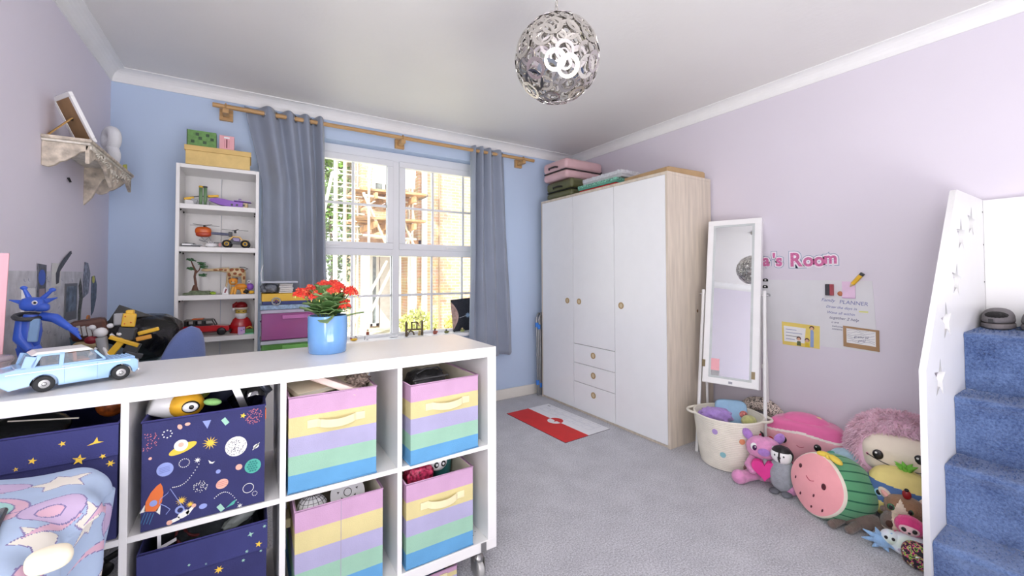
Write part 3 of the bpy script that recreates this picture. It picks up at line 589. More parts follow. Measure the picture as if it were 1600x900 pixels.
def cluster(x, y, z, r, n):
    st = G(); st.tube([(x*.3, y*.3, .13), (x*.7, y*.7, (.13+z)/2+.01), (x, y, z)], .0022, 6); stem = st.put('flower_stem', mat('stem_green', (132, 160, 86), .6), pt)
    fl = G(); bd = G()
    n = int(n*1.6)
    for i in range(n):
        a = i*2.4; q = math.sqrt((i+.5)/n); c = Vector((x+r*q*cos(a), y+r*q*sin(a)*.8, z+.022*(1-q*q)-.006+rl.uniform(-.004, .004)))
        nv = Vector((q*cos(a)*1.3+rl.uniform(-.4, .4), q*sin(a)*1.3-.45+rl.uniform(-.4, .4), 1)).normalized(); M = Matrix.Translation(c) @ nv.to_track_quat('Z', 'Y').to_matrix().to_4x4()
        s_ = rl.uniform(.0105, .0135); k0 = rl.uniform(0, 1)
        for k in range(4):
            b = k0+pi/2*k; fl.cur = 0 if rl.random() < .75 else 1
            P = [M @ Vector((0, 0, 0)), M @ Vector((s_*.75*cos(b-.55), s_*.75*sin(b-.55), .0015)), M @ Vector((s_*1.15*cos(b), s_*1.15*sin(b), .0005)), M @ Vector((s_*.75*cos(b+.55), s_*.75*sin(b+.55), .0015))]
            fl.add(P, [(0, 1, 2, 3)])
        if i % 2: bd.ell(tuple(c+Vector((rl.uniform(-.006, .006), rl.uniform(-.006, .006), -.012))), (.0022, .0022, .0045), None, 6, 4)
    fl.put('flower_cluster', [RED, RED2], pt, kind='stuff'); bd.put('bud_cluster', BUD, pt, kind='stuff')
for (x, y, z, r, n) in ((-.092, .03, .222, .030, 24), (-.040, -.02, .212, .030, 22), (-.012, .02, .250, .036, 34), (.022, .0, .252, .034, 34), (.045, .03, .240, .032, 26), (.085, .0, .226, .028, 26), (.055, -.045, .178, .020, 14), (-.058, .06, .235, .022, 14), (.012, -.03, .238, .028, 20)): cluster(x, y, z, r, n)

# toy car
car = thing('toy_car', 'light blue brick built toy saloon car with white roof at the left of the unit', 'toy car', (-.441, 1.476, KT+.0005), R_(23.4)); car.scale = (.93, .93, .93)
CB = mat('car_blue', (158, 198, 238), .25, var=.02, coat=.4); CW = mat('car_white', (244, 244, 240), .25); GLS = mat('car_window', (150, 160, 168), .1, alpha=.35)
wr = .0205; RX, FX = 0.0, .150    # wheel centres along the car
def arch(cx, r=.0255): return [(cx+r*cos(a), .020+r*sin(a)) for a in [pi-pi*i/10 for i in range(11)]]
side = [(-.078, .030), (-.078, .060), (-.050, .066), (.0, .067), (.150, .062), (.182, .057), (.188, .050), (.188, .026), (.180, .016)]
bot = [(p[0], max(p[1], .014)) for p in arch(FX)[::-1]]+[(FX-.0255, .012), (RX+.0255, .012)]+[(p[0], max(p[1], .014)) for p in arch(RX)[::-1]]+[(-.060, .014)]
SM = Matrix(((1, 0, 0, 0), (0, 0, -1, 0), (0, 1, 0, 0), (0, 0, 0, 1)))
g = G(); hw = .048; g.poly(side+bot, .016, Matrix.Translation((0, -hw+.016, 0)) @ SM); g.poly(side+bot, .016, Matrix.Translation((0, hw, 0)) @ SM)
g.bb(-.074, .184, -hw+.014, hw-.014, .044, .062); g.bb(.0, .14, -hw+.014, hw-.014, .014, .044); g.put('body', CB, car, bevel=.0015)
g = G()
for s_ in (-1, 1):
    y = s_*(hw-.003)
    for (a, b) in (((-.022, .066), (-.008, .097)), ((.030, .066), (.032, .097)), ((.118, .064), (.092, .097))): g.box(((a[0]+b[0])/2, y, (a[1]+b[1])/2), (.005 if a[0] > .1 else .009, .006, .034), (0, math.atan2(b[0]-a[0], b[1]-a[1]), 0))
    g.box((-.026, y, .080), (.022, .006, .030), (0, .25, 0))
    g.bb(-.01, .034, y-.003, y+.003, .093, .098)
g.bb(-.050, .118, -hw+.003, hw-.003, .064, .068)
g.put('cabin_frame', CB, car, bevel=.001)
G().add([(-.024, -hw+.002, .096), (.094, -hw+.002, .096), (.094, hw-.002, .096), (-.024, hw-.002, .096), (-.012, -hw+.008, .104), (.082, -hw+.008, .104), (.082, hw-.008, .104), (-.012, hw-.008, .104)], [(3, 2, 1, 0), (4, 5, 6, 7), (0, 1, 5, 4), (1, 2, 6, 5), (2, 3, 7, 6), (3, 0, 4, 7)]).put('roof', CW, car, bevel=.003)
for s_ in (-1, 1):
    y = s_*(hw-.004)
    G().bb(-.008, .026, y-.0008, y+.0008, .068, .094).put('side_window', GLS, car); G().bb(.036, .098, y-.0008, y+.0008, .068, .094).put('side_window', GLS, car)
    G().box((.052, s_*(hw+.0005), .0545), (.235, .001, .0022), (0, .0, 0)).put('trim_strip', CW, car)
    G().box((.038, s_*(hw+.002), .061), (.014, .003, .0022)).put('door_handle', STEEL, car)
    G().box((.036, s_*hw, .038), (.0007, .0006, .044)).put('door_seam', mat('seam_blue', (110, 150, 196), .5), car); G().box((.100, s_*hw, .038), (.0007, .0006, .044)).put('door_seam', mat('seam_blue', (110, 150, 196), .5), car)
    for X in (RX, FX):
        wy = s_*(hw-.008); t_ = G(); t_.lathe([(.012, -.008), (.018, -.0085), (wr, -.006), (wr, .006), (.018, .0085), (.012, .008)], 28, (X, wy, wr), rot=(pi/2, 0, 0)); tw = t_.put('tyre', mat('tyre', (44, 46, 48), .7), car)
        G().lathe([(0, -.0092), (.003, -.0092), (.004, -.0078), (.0095, -.0088), (.012, -.007), (.012, .007), (.0095, .0088), (.004, .0078), (.003, .0092), (0, .0092)], 24, (X, wy, wr), rot=(pi/2, 0, 0)).put('hubcap', mat('hub_silver', (205, 205, 205), .3, .6), tw)
g = G(); g.box((.105, 0, .081), (.0015, .078, .036), (0, -.66, 0)); g.put('windscreen', GLS, car)
g = G(); g.box((-.032, 0, .080), (.0015, .070, .030), (0, .35, 0)); g.put('rear_window', GLS, car)
g = G(); g.bb(-.082, -.078, -.040, .040, .024, .030); g.bb(.188, .193, -.046, .046, .020, .027); g.put('bumper', CHROME, car, bevel=.001)
for s_ in (-1, 1): G().bb(-.081, -.077, s_*.036-.006, s_*.036+.006, .044, .058).put('tail_light', mat('lamp_red', (220, 84, 50), .3), car); G().lathe([(0, .004), (.006, .003), (.007, 0), (0, 0)], 14, (.188, s_*.034, .045), rot=(0, pi/2, 0)).put('headlight', CHROME, car)
G().bb(.188, .190, -.024, .024, .036, .050).put('grille', STEEL, car)
for i, (x, m_) in enumerate(((.072, (232, 140, 90)), (.014, (120, 80, 60)))): g = G(); g.box((x, 0, .066), (.03, .066, .012)); g.box((x-.014, 0, .080), (.008, .066, .026), (0, -.1, 0)); g.put('seat', mat('seat_%d' % i, m_, .6), car, bevel=.002)
g = G(); g.torus((.088, .018, .076), .009, .0012, (0, 1.1, 0), 16, 6); g.put('steering_wheel', BLACK, car)
st = G()
for i in range(7):
    for j in range(5): st.lathe([(.0024, 0), (.0024, .0016), (0, .0016)], 8, (.118+i*.010, -.032+j*.016, .0622), sh=False)
st.put('bonnet_stud', CB, car, kind='stuff')
# ================================================================== CURTAINS AND POLE
WOOD = mat('pale_oak', (196, 156, 106), .5, var=.10, vscale=9, aniso=(1, 12, 12))
PY, PZ = 3.17, 2.262
pole_t = thing('curtain_pole', 'pale wooden curtain pole on three wooden brackets above the window', 'curtain pole', (0, 0, 0))
G().cyl((-.215, PY, PZ-.002), (2.315, PY, PZ-.002), .0145, n=16).put('pole', WOOD, pole_t)
for x in (-.145, 1.025, 2.19):
    g = G(); g.box((x, YW-.012, PZ-.03), (.075, .024, .075)); g.box((x, (YW-.024+PY-.02)/2, PZ-.033), (.034, YW-.024-PY+.02, .03)); g.torus((x, PY, PZ-.002), .0185, .005, (0, pi/2, 0), 20, 8)
    br = g.put('bracket', WOOD, pole_t, bevel=.003); G().ell((x, PY-.004, PZ-.033), (.009, .004, .009), None, 10, 6).put('screw', STEEL, br)
CURT = mat('grey_curtain', (146, 155, 172), .85, var=.03, vscale=4, sheen=.3, bump=.05, bscale=400)
def curtain(label, lf, rf, z0, z1, waves, amp, ph=0.0, yb=0.0, wp=1.0):
    t = thing('curtain', label, 'curtain', (0, 0, 0)); g = G()
    def f(u, v):
        z = z1-(z1-z0)*v; a, b = lf(v), rf(v); k = u**wp*waves*2*pi+ph
        am = amp*(1-.25*v)*(1+.25*sin(u*7+v*3)); s_ = sin(k+.5*sin(v*2.2+u*3))
        x = a+(b-a)*(u+.012*sin(k*2)*v)
        return (x, PY+am*s_+yb*v+.010*sin(9*v+u*11)*v, z-.004*cos(k))
    g.grid(f, 120, 50); g.put('cloth', CURT, t, solid=.003)
    n = 0
    for i in range(int(waves*2)+2):
        u = max(0.0, (i*pi-ph)/(waves*2*pi))**(1/wp)
        if 0.02 < u < .98:
            x = lf(0)+(rf(0)-lf(0))*u; G().torus((x, PY, PZ-.002), .023, .0042, (0, pi/2, R_(25 if i % 2 else -25)), 20, 6).put('eyelet', STEEL, t)
    return t
def lerp(tab):
    def f(v):
        for (a, x), (b, y) in zip(tab, tab[1:]):
            if v <= b: k = (v-a)/(b-a); k = k*k*(3-2*k) if False else k; return x+(y-x)*k
        return tab[-1][1]
    return f
curtain('long grey eyelet curtain hanging beside the tall bookcase, swept to the right', lerp([(0, -.045), (.2, .035), (.28, .062), (1, .085)]), lerp([(0, .445), (1, .47)]), .48, 2.296, 4.0, .040, .4, wp=1.5)
curtain('grey eyelet curtain hanging beside the wardrobe', lerp([(0, 1.645), (1, 1.63)]), lerp([(0, 1.985), (.5, 2.03), (1, 2.075)]), .44, 2.296, 4.0, .034, 2.2, wp=.8)

# ================================================================== TALL BOOKCASE
BX0, BX1, BY0, BZ1 = -.371, .042, 2.99, 1.823
bc = thing('bookcase', 'tall narrow white bookcase beside the curtain with toy models on its shelves', 'bookcase', (0, 0, 0))
for x in (BX0, BX1-.018): G().bb(x, x+.018, BY0, YW-.02, 0, BZ1).put('side_panel', LAMI, bc, bevel=.001)
G().bb(BX0+.018, BX1-.018, BY0, YW-.02, BZ1-.022, BZ1).put('top_panel', LAMI, bc, bevel=.001)
SHZ = [1.590, 1.338, 1.052, .802, .5, .25, .06]
for z in SHZ: G().bb(BX0+.018, BX1-.018, BY0+.002, YW-.026, z-.028, z).put('shelf', LAMI, bc, bevel=.001)
for x0, x1 in ((BX0+.018, -.1655), (-.1635, BX1-.018)): G().bb(x0, x1, YW-.026, YW-.021, .06, BZ1-.022).put('back_panel', LAMI, bc)
for z in SHZ[:4]:
    for x in (BX0+.0195, BX1-.0195):
        for y in (BY0+.03, BY0+.16): G().ell((x, y, z-.034), (.006, .009, .006), None, 8, 6).put('shelf_pin', BLACK, bc)
# on top
kb = thing('storage_box', 'yellow kraft lidded box on top of the tall bookcase', 'box', (-.168, 3.10, BZ1)); KR = mat('kraft_yellow', (226, 196, 128), .7, var=.05, vscale=20)
G().bb(-.160, .160, -.115, .115, .0005, .082).put('box_base', KR, kb, bevel=.002); G().bb(-.166, .166, -.120, .120, .082, .112).put('lid', mat('kraft_yellow_lid', (220, 188, 120), .7, var=.05), kb, bevel=.002)
tn = thing('green_tin', 'green box with dark pixel squares on top of the yellow box', 'box', (-.253, 3.03, BZ1+.1125)); G().bb(-.07, .07, -.02, .03, 0, .098).put('box_body', mat('box_green', (104, 150, 82), .5, var=.1, vscale=60), tn, bevel=.002)
G().bb(-.073, -.0702, -.021, .031, -.0, .099).put('edge', mat('dk_green', (40, 62, 44), .5), tn)
rq = random.Random(4)
for k in range(6): G().box((-.045+.018*k+.004*(k % 2), -.0205, .03+.045*((k*5) % 3)/2), (.017, .001, .017)).put('pixel_square', mat('pixel_dk', (52, 82, 52) if 1 else 0, .5), tn)
pb = thing('pink_tin', 'small pink money box on top of the yellow box, right', 'box', (-.130, 3.02, BZ1+.1125)); G().bb(-.038, .038, -.02, .04, 0, .088).put('box_body', mat('box_pink', (232, 172, 178), .5), pb, bevel=.002)
G().bb(-.003, .003, -.0208, -.02, .012, .066).put('slot', mat('slot_red', (122, 50, 60), .5), pb); G().bb(-.014, .014, -.0208, -.02, .070, .080).put('sticker', EMBW, pb)
for dx in (-.012, .012): G().bb(dx-.001, dx+.001, -.0208, -.02, .012, .060).put('slot_line', mat('slot_pale', (204, 130, 140), .5), pb)

def brick_stack(g, boxes):
    for b in boxes: g.box(b[0], b[1], b[2] if len(b) > 2 else None)
    return g
AMB = mat('toy_yellow', (240, 190, 50), .3); DK = mat('toy_dark_grey', (66, 68, 72), .4); LG = mat('toy_light_grey', (168, 170, 174), .35); TGN = mat('toy_sand_green', (120, 154, 112), .35); PUR = mat('toy_purple', (146, 92, 196), .3); TAN = mat('toy_tan', (214, 190, 140), .4)
ORT = mat('toy_orange', (228, 106, 36), .3); RDT = mat('toy_red', (190, 26, 34), .25, coat=.3); BLT = mat('toy_blue', (58, 94, 200), .3); GRN = mat('toy_green', (62, 130, 62), .4); BRN = mat('toy_brown', (104, 62, 42), .4); NVY = mat('toy_navy', (38, 50, 92), .35)
# shelf 1
z = SHZ[0]+.0003
t = thing('toy_cannon_base', 'sand green twin tower toy model with tan walker arms on the top shelf', 'toy model', (-.275, 3.10, z))
g = G()
for dx in (.0, .022): g.lathe([(.0095, 0), (.0095, .118)], 14, (dx+.012, 0, 0)); 
g.put('tower', TGN, t)
for dx, m_ in ((.0, AMB), (.022, DK)): G().lathe([(.011, .118), (.011, .128), (.006, .1285), (0, .1275)], 14, (dx+.012, 0, 0)).put('tower_cap', m_, t)
G().box((.01, .02, .018), (.09, .05, .036)).box((-.02, -.01, .03), (.03, .02, .03), (.2, .3, 0)).put('base', LG, t, bevel=.002)
G().box((-.045, -.012, .045), (.05, .02, .014), (0, -.25, .2)).put('left_arm', AMB, t, bevel=.003); G().box((.075, -.005, .070), (.055, .02, .014), (0, -.15, .1)).put('right_arm', AMB, t, bevel=.003); G().tube([(-.04, 0, .055), (.012, 0, .066), (.07, 0, .066)], .003, 6).put('arm_rod', DK, t)
G().box((-.045, -.01, .02), (.045, .03, .03), (0, 0, .3)).put('walker_body', EMBW, t, bevel=.004)
t = thing('toy_ship', 'purple brick built ship model with tan cabin on the top shelf', 'toy model', (-.115, 3.08, z), R_(-6))
G().poly([(-.105, .040), (-.095, .052), (-.07, .058), (-.03, .054), (.03, .042), (.075, .038), (.075, .006), (.0, .006), (-.05, .016), (-.085, .030)], .045, Matrix.Translation((0, .022, 0)) @ SM).put('hull', PUR, t, bevel=.002)
G().bb(.058, .098, -.02, .02, .004, .034).put('cabin', TAN, t, bevel=.001); G().box((.07, 0, .045), (.09, .05, .004), (0, .06, 0)).put('roof', PUR, t)
for dx in (.015, .042, .078): G().bb(dx-.006, dx+.006, -.0235, -.0225, .014, .026).put('window', DK, t)
G().bb(-.06, .05, -.015, .015, 0, .006).put('base_plate', DK, t); G().tube([(.05, 0, .044), (.05, 0, .062), (.06, 0, .062), (.06, 0, .055)], .002, 6).put('mast', PUR, t)
# shelf 2
z = SHZ[1]+.0003
t = thing('toy_helicopter', 'orange toy helicopter with two black rotors on the second shelf', 'toy helicopter', (-.24, 3.12, z))
G().ell((-.01, 0, .105), (.042, .026, .026), None, 18, 12, .7).put('cockpit', ORT, t); G().ell((-.008, -.004, .086), (.040, .024, .018), None, 16, 10, .7).put('belly', mat('toy_dark_orange', (196, 76, 44), .35), t)
G().box((.075, 0, .092), (.11, .016, .016), (0, .05, 0)).put('tail_boom', NVY, t, bevel=.002); G().box((.13, 0, .092), (.02, .02, .03)).put('tail', DK, t, bevel=.002)
for (cx, n_) in ((-.005, 5), (.155, 4)):
    r = G(); r.cyl((cx, 0, .125 if cx < 0 else .10), (cx, 0, .140 if cx < 0 else .118), .006); hz = .141 if cx < 0 else .119
    for k in range(n_): a = .25+2*pi*k/n_; L = .078 if cx < 0 else .072; r.box((cx+cos(a)*L/2, sin(a)*L/2, hz), (L, .007, .0015), (.0, 0, a))
    r.put('rotor', BLACK, t)
g = G()
for dy in (-.02, .02): g.tube([(-.03, dy, .05), (.02, dy, .035), (.09, dy, .035)], .003, 6)
g.tube([(-.02, 0, .07), (.0, -.02, .045), (.02, 0, .07), (.03, .02, .04)], .002, 6); g.put('skid_frame', LG, t)
G().box((.02, 0, .020), (.03, .03, .03)).put('stand', GLS, t)
t = thing('toy_buggy', 'black and gold toy buggy with yellow wheel hubs on the second shelf', 'toy car', (-.075, 3.04, z), R_(-4))
for x in (-.048, .048):
    for y in (-.028, .028): w_ = G().lathe([(.010, -.011), (.022, -.011), (.0245, -.006), (.0245, .006), (.022, .011), (.010, .011)], 22, (x, y, .0245), rot=(pi/2, 0, 0)).put('tyre', BLACK, t); G().lathe([(0, -.010), (.013, -.0115), (.013, .0115), (0, .010)], 18, (x, y, .0245), rot=(pi/2, 0, 0)).put('hub', AMB, w_)
G().box((0, 0, .032), (.09, .03, .016)).box((-.03, 0, .045), (.03, .03, .016)).put('chassis', DK, t, bevel=.002)
g = G(); g.poly([(-.046, .045), (-.020, .074), (.018, .072), (.036, .048), (.026, .048), (.012, .066), (-.016, .067), (-.034, .046)], .034, Matrix.Translation((0, .017, 0)) @ SM); g.put('roll_cage', mat('toy_gold', (214, 168, 72), .35), t); G().box((-.002, 0, .052), (.04, .026, .022)).put('driver', mat('toy_lilac', (160, 148, 190), .4), t, bevel=.004); G().box((.05, 0, .05), (.03, .03, .006), (0, .2, 0)).put('nose_panel', TAN, t)
t = thing('toy_speeder', 'small grey toy speeder at the left of the second shelf', 'toy model', (-.305, 3.03, z))
G().poly([(-.042, 0), (-.042, .018), (-.02, .024), (.02, .022), (.048, .008), (.048, 0)], .03, Matrix.Translation((0, .015, 0)) @ SM).put('hull', DK, t, bevel=.002)
G().box((-.012, -.0155, .014), (.05, .001, .008)).put('stripe', EMBW, t); G().box((.03, 0, .012), (.05, .04, .004)).put('wing', LG, t)
t = thing('toy_bird', 'white spiky toy creature between the speeder and the buggy', 'toy model', (-.205, 3.04, z))
G().ell((.0, 0, .014), (.03, .016, .013)).put('body', EMBW, t); g = G()
for k in range(7): a = pi*k/6; g.tube([(0, 0, .015), (.032*cos(a), 0, .015+.026*sin(a))], [.005, .0008], 6)
g.put('spike', EMBW, t); G().ell((.045, -.004, .018), (.008, .006, .012)).put('head', mat('toy_blush', (216, 160, 160), .4), t)
# shelf 3
z = SHZ[2]+.0003
t = thing('toy_tree', 'brown and green brick built tree on a mossy base on the third shelf', 'toy tree', (-.285, 3.09, z))
G().tube([(0, 0, .0), (.004, 0, .06), (-.002, 0, .11), (.004, 0, .15)], [.012, .007, .006, .006], 8).tube([(.004, 0, .14), (-.012, 0, .18), (-.02, 0, .205)], [.006, .004, .003], 8).tube([(.003, 0, .13), (.02, 0, .15), (.03, 0, .185)], [.005, .003, .003], 8).put('trunk', BRN, t)
for (x, zz, r) in ((-.022, .212, .028), (.03, .190, .026), (-.022, .158, .022), (.042, .170, .020), (.036, .118, .024)):
    g = G(); rr_ = random.Random(int(x*1000))
    for k in range(16): a = 2*pi*k/16; q = r*rr_.uniform(.5, 1.1); g.box((x+q*.6*cos(a), q*.6*sin(a), zz+rr_.uniform(-.008, .008)), (.018, .008, .004), (rr_.uniform(-.4, .4), rr_.uniform(-.3, .3), a))
    g.put('foliage', mat('toy_leaf', (56, 112, 64), .4), t, kind='stuff')
G().poly([(-.055, 0), (-.055, .010), (-.03, .014), (-.018, .026), (.018, .026), (.03, .022), (.075, .022), (.075, .0)], .07, Matrix.Translation((0, .035, 0)) @ SM).put('base', mat('toy_moss', (104, 118, 88), .6, var=.3, vscale=60), t, bevel=.002)
G().lathe([(.02, .02), (.012, .05), (.007, .06)], 7, sh=False).put('root', BRN, t); G().ell((.09, -.01, .008), (.016, .012, .010)).put('bush', mat('toy_lime', (160, 196, 60), .5, var=.3, vscale=90), t)
t = thing('toy_giraffe', 'brick built giraffe with long neck stretched to the toy tree', 'toy animal', (-.095, 3.12, z))
GI = mat('giraffe_cream', (232, 206, 160), .5); GP = mat('giraffe_patch', (158, 84, 36), .5)
gb_ = G(); gb_.ell((.02, 0, .135), (.05, .02, .030), None, 18, 12, .8); gb_.put('body', GI, t)
G().tube([(-.02, 0, .150), (-.07, 0, .152), (-.125, 0, .150)], [.018, .011, .008], 10).put('neck', GI, t)
G().ell((-.142, 0, .150), (.022, .010, .010)).put('head', GI, t)
for (x, x2) in ((-.022, -.040), (-.008, -.012), (.050, .058), (.060, .066)): G().tube([(x, 0, .13), ((x+x2)/2, 0, .07), (x2, 0, 0)], [.011, .006, .005], 8).put('leg', GI, t)
for (x, zz, sx_, sz_) in ((-.005, .150, .012, .010), (.022, .152, .010, .008), (.050, .146, .013, .014), (.012, .128, .011, .009), (.038, .122, .010, .008), (-.018, .122, .009, .012), (-.035, .150, .012, .006), (-.062, .152, .012, .005), (-.090, .150, .012, .004), (.060, .100, .006, .012)):
    dy = .0205*math.sqrt(max(.05, 1-((x-.02)/.055)**2)) if x > -.02 else .013-.0+(.09+x)*.03
    G().ell((x, -dy*.86, zz), (sx_, .0035, sz_), None, 10, 6, .8).put('patch', GP, t)
G().tube([(.066, 0, .150), (.080, 0, .158), (.060, 0, .168), (.035, 0, .168)], [.003, .003, .002, .003], 6).put('tail', DK, t)
t = thing('toy_lion', 'orange toy lion cub figure in front of the giraffe', 'toy animal', (-.070, 3.035, z))
G().ell((.02, 0, .045), (.034, .018, .020)).put('body', mat('lion_orange', (236, 152, 44), .4), t); G().ell((-.020, -.004, .078), (.024, .018, .021), None, 16, 10, .8).put('head', mat('lion_orange', (236, 152, 44), .4), t)
for x in (-.03, -.012, .03, .045): G().tube([(x*.6+.0, 0, .045), (x, -.006, 0)], [.010, .007], 8).put('leg', mat('lion_yellow', (244, 180, 74), .4), t)
G().ell((-.020, -.020, .072), (.010, .006, .007)).put('muzzle', TAN, t)
for s_ in (-1, 1): G().ell((-.02+s_*.018, .002, .096), (.008, .004, .008)).put('ear', BRN, t); G().ell((-.02+s_*.009, -.0205, .081), (.0025, .002, .003)).put('eye', BLACK, t)
t = thing('toy_character', 'purple toy figure with black boots at the right end of the third shelf', 'toy figure', (-.003, 3.04, z))
G().ell((.002, 0, .045), (.020, .016, .022)).put('body', PUR, t); G().ell((-.002, -.004, .076), (.013, .012, .012)).put('head', EMBW, t); G().ell((-.004, -.0152, .078), (.004, .002, .004)).put('eye', BLACK, t)
G().ell((-.020, -.008, .014), (.016, .014, .014)).put('boot', BLACK, t); G().ell((.01, -.008, .010), (.016, .012, .010)).put('boot', AMB, t)
t = thing('toy_wedge', 'small white wedge toy with dark red stripes on the third shelf', 'toy figure', (-.128, 3.025, z)); G().poly([(-.018, 0), (.016, 0), (.010, .035), (-.002, .050), (-.012, .035)], .012, Matrix.Translation((0, .006, 0)) @ SM).put('body', EMBW, t, bevel=.002)
G().box((.0, -.0065, .022), (.008, .001, .026), (0, .3, 0)).put('stripe', mat('maroon', (130, 30, 44), .4), t)
# shelf 4
z = SHZ[3]+.0003
t = thing('toy_jeep', 'red and black toy off road vehicle on the fourth shelf', 'toy car', (-.222, 3.10, z), R_(-4)); t.scale = (.93, .93, .93)
ps = [(-.125, .030), (-.125, .060), (-.118, .066), (.045, .066), (.115, .060), (.124, .052), (.124, .028)]
g = G(); g.poly(ps+[(.108, .024), (.10, .040), (.082, .046), (.064, .040), (.056, .020), (-.054, .020), (-.062, .040), (-.080, .046), (-.098, .040), (-.106, .024)], .085, Matrix.Translation((0, .0425, 0)) @ SM); g.put('body', RDT, t, bevel=.003)
g = G(); 
for s_ in (-1, 1):
    y = s_*.038
    for x in (-.112, -.065, -.02): g.bb(x-.006, x+.006, y-.003, y+.003, .066, .100)
    g.box((.040, y, .082), (.006, .006, .042), (0, -.45, 0)); g.bb(-.118, .025, y-.003, y+.003, .064, .072)
g.put('window_frame', BLACK, t); G().bb(-.12, .030, -.042, .042, .098, .106).put('roof', mat('roof_grey', (92, 88, 84), .4), t, bevel=.003); G().bb(-.08, -.02, -.03, .03, .106, .113).put('surf_board', ORT, t, bevel=.003)
for x in (-.080, .082):
    for y in (-.040, .040): w_ = G().lathe([(.010, -.011), (.022, -.011), (.0255, -.006), (.0255, .006), (.022, .011), (.010, .011)], 22, (x, y, .0255), rot=(pi/2, 0, 0)).put('tyre', BLACK, t); G().lathe([(0, -.009), (.012, -.0105), (.012, .0105), (0, .009)], 16, (x, y, .0255), rot=(pi/2, 0, 0)).put('hub', DK, w_)
G().bb(.122, .134, -.04, .04, .016, .034).put('bumper', BLACK, t, bevel=.002); G().bb(-.13, .12, -.043, .043, .022, .028).put('sill_trim', BLACK, t)
t = thing('santa_figure', 'red toy bust with white beard and fur trimmed hat on the fourth shelf', 'toy figure', (-.048, 3.13, z))
G().lathe([(.062, 0), (.060, .05), (.045, .085), (.024, .105)], 24, sx=1, sy=.6).put('coat', RDT, t); G().lathe([(.030, .108), (.032, .14), (.028, .152)], 20).put('face', mat('face_yellow', (214, 184, 84), .4), t)
G().lathe([(.012, .075), (.026, .09), (.036, .108), (.036, .122), (.030, .124)], 18, (0, -.006, 0), sx=1, sy=.8).put('beard', EMBW, t, bevel=0); G().torus((0, 0, .154), .031, .008, None, 24, 8).put('hat_trim', mat('cream_toy', (232, 222, 206), .5), t)
G().lathe([(.034, .158), (.034, .175), (.022, .192), (0, .197)], 20).put('hat', mat('hat_red', (150, 24, 30), .4), t); G().ell((-.042, -.006, .150), (.011, .011, .011)).put('bobble', EMBW, t); G().tube([(-.02, 0, .187), (-.040, -.004, .175), (-.042, -.006, .155)], [.014, .010, .006], 8).put('hat_tail', mat('hat_red', (150, 24, 30), .4), t)
for s_ in (-1, 1): G().ell((s_*.012, -.031, .136), (.004, .002, .003)).put('eye', BLACK, t)
t = thing('toy_house', 'small lilac toy block with windows in front of the red bust', 'toy', (-.043, 3.035, z)); G().bb(-.02, .018, -.015, .015, 0, .045).put('block', mat('toy_lav', (206, 170, 214), .4), t, bevel=.002); G().bb(-.005, .003, -.0157, -.015, .02, .028).put('window', PUR, t); G().bb(.008, .014, -.0157, -.015, .028, .034).put('window', DK, t)
t = thing('toy_truck', 'green toy cart with gold wheels at the right of the fourth shelf', 'toy', (.000, 3.04, z)); G().bb(-.024, .020, -.016, .016, .006, .030).put('cart', GRN, t, bevel=.002); G().bb(-.035, .022, -.02, .02, 0, .006).put('base_plate', mat('toy_aqua', (120, 200, 160), .4), t); G().tube([(-.02, -.0, .035), (.0, -.0, .045), (.015, 0, .034)], .004, 6).put('load', mat('toy_gold', (214, 168, 72), .35), t)
t = thing('steel_can', 'small clear tumbler at the back of the lower bookcase shelf', 'tumbler', (.002, 3.12, SHZ[4]+.0003)); G().lathe([(.02, 0), (.024, .05), (.022, .05), (.018, .003), (0, .003)], 18).put('cup_body', GLS, t)

# ================================================================== DESK BY THE LEFT WALL
DESKM = mat('desk_blue', (168, 196, 212), .35, var=.02)
dk = thing('desk', 'pale blue desk crowded with toys behind the shelving unit along the left wall', 'desk', (0, 0, 0))
G().bb(XL+.005, -.40, 1.80, 2.975, .715, .740).put('desktop', DESKM, dk, bevel=.003)
G().bb(XL+.005, BX0-.006, 2.975, YW-.02, .715, .740).put('desktop', DESKM, dk, bevel=.003)
for (x, y) in ((-.68, 1.84), (-.43, 1.84), (-.43, 2.93), (-.68, 3.2)): G().bb(x-.02, x+.02, y-.02, y+.02, 0, .715).put('leg', EMBW, dk)
DZ = .7403
simple('stamp_mark', 'dark scribble marks on the blue desktop', 'mark', G().tube([(0, 0, 0), (.02, .01, 0), (.04, 0, 0), (.03, -.015, 0)], .0012, 6), DK, (-.40, 2.6, DZ+.001))
t = thing('black_sack', 'glossy black bin bag slumped on the desk beside the bookcase', 'bag', (-.475, 2.80, DZ+.115))
crumple(G(), (0, 0, 0), (.165, .15, .115), amp=.05, seed=5, e=.75).put('bag_body', mat('bin_bag', (20, 20, 22), .22, var=.1, bump=1.0, bscale=14), t)
t = thing('blue_creature', 'large blue brick built creature with horns and outstretched arm at the left of the desk', 'toy creature', (-.655, 2.06, DZ+.082)); t.scale = (.74, .74, .80); simple('toy_plinth', 'grey lidded box carrying the blue creature on the desk', 'box', G().box((0, 0, .04), (.11, .15, .080)), DK, (-.650, 2.05, DZ), 0, .003)
BC = mat('creature_blue', (64, 104, 214), .3, var=.06); BC2 = mat('creature_pale', (150, 190, 232), .3)
G().tube([(.01, 0, .12), (.015, 0, .20), (.02, 0, .27)], [.038, .045, .030], 6).put('torso', BC, t); G().box((.040, -.040, .205), (.032, .02, .10), (0, .1, 0)).put('chest_plate', BC2, t, bevel=.006)
G().ell((.025, -.01, .315), (.042, .036, .030), None, 12, 8, .7).put('head', BC, t); G().ell((.058, -.02, .300), (.026, .022, .018), None, 12, 8, .7).put('muzzle', BC, t)
G().ell((.040, -.042, .322), (.010, .005, .010)).put('eye', EMBW, t); G().ell((.042, -.046, .322), (.005, .003, .005)).put('pupil', BLACK, t)
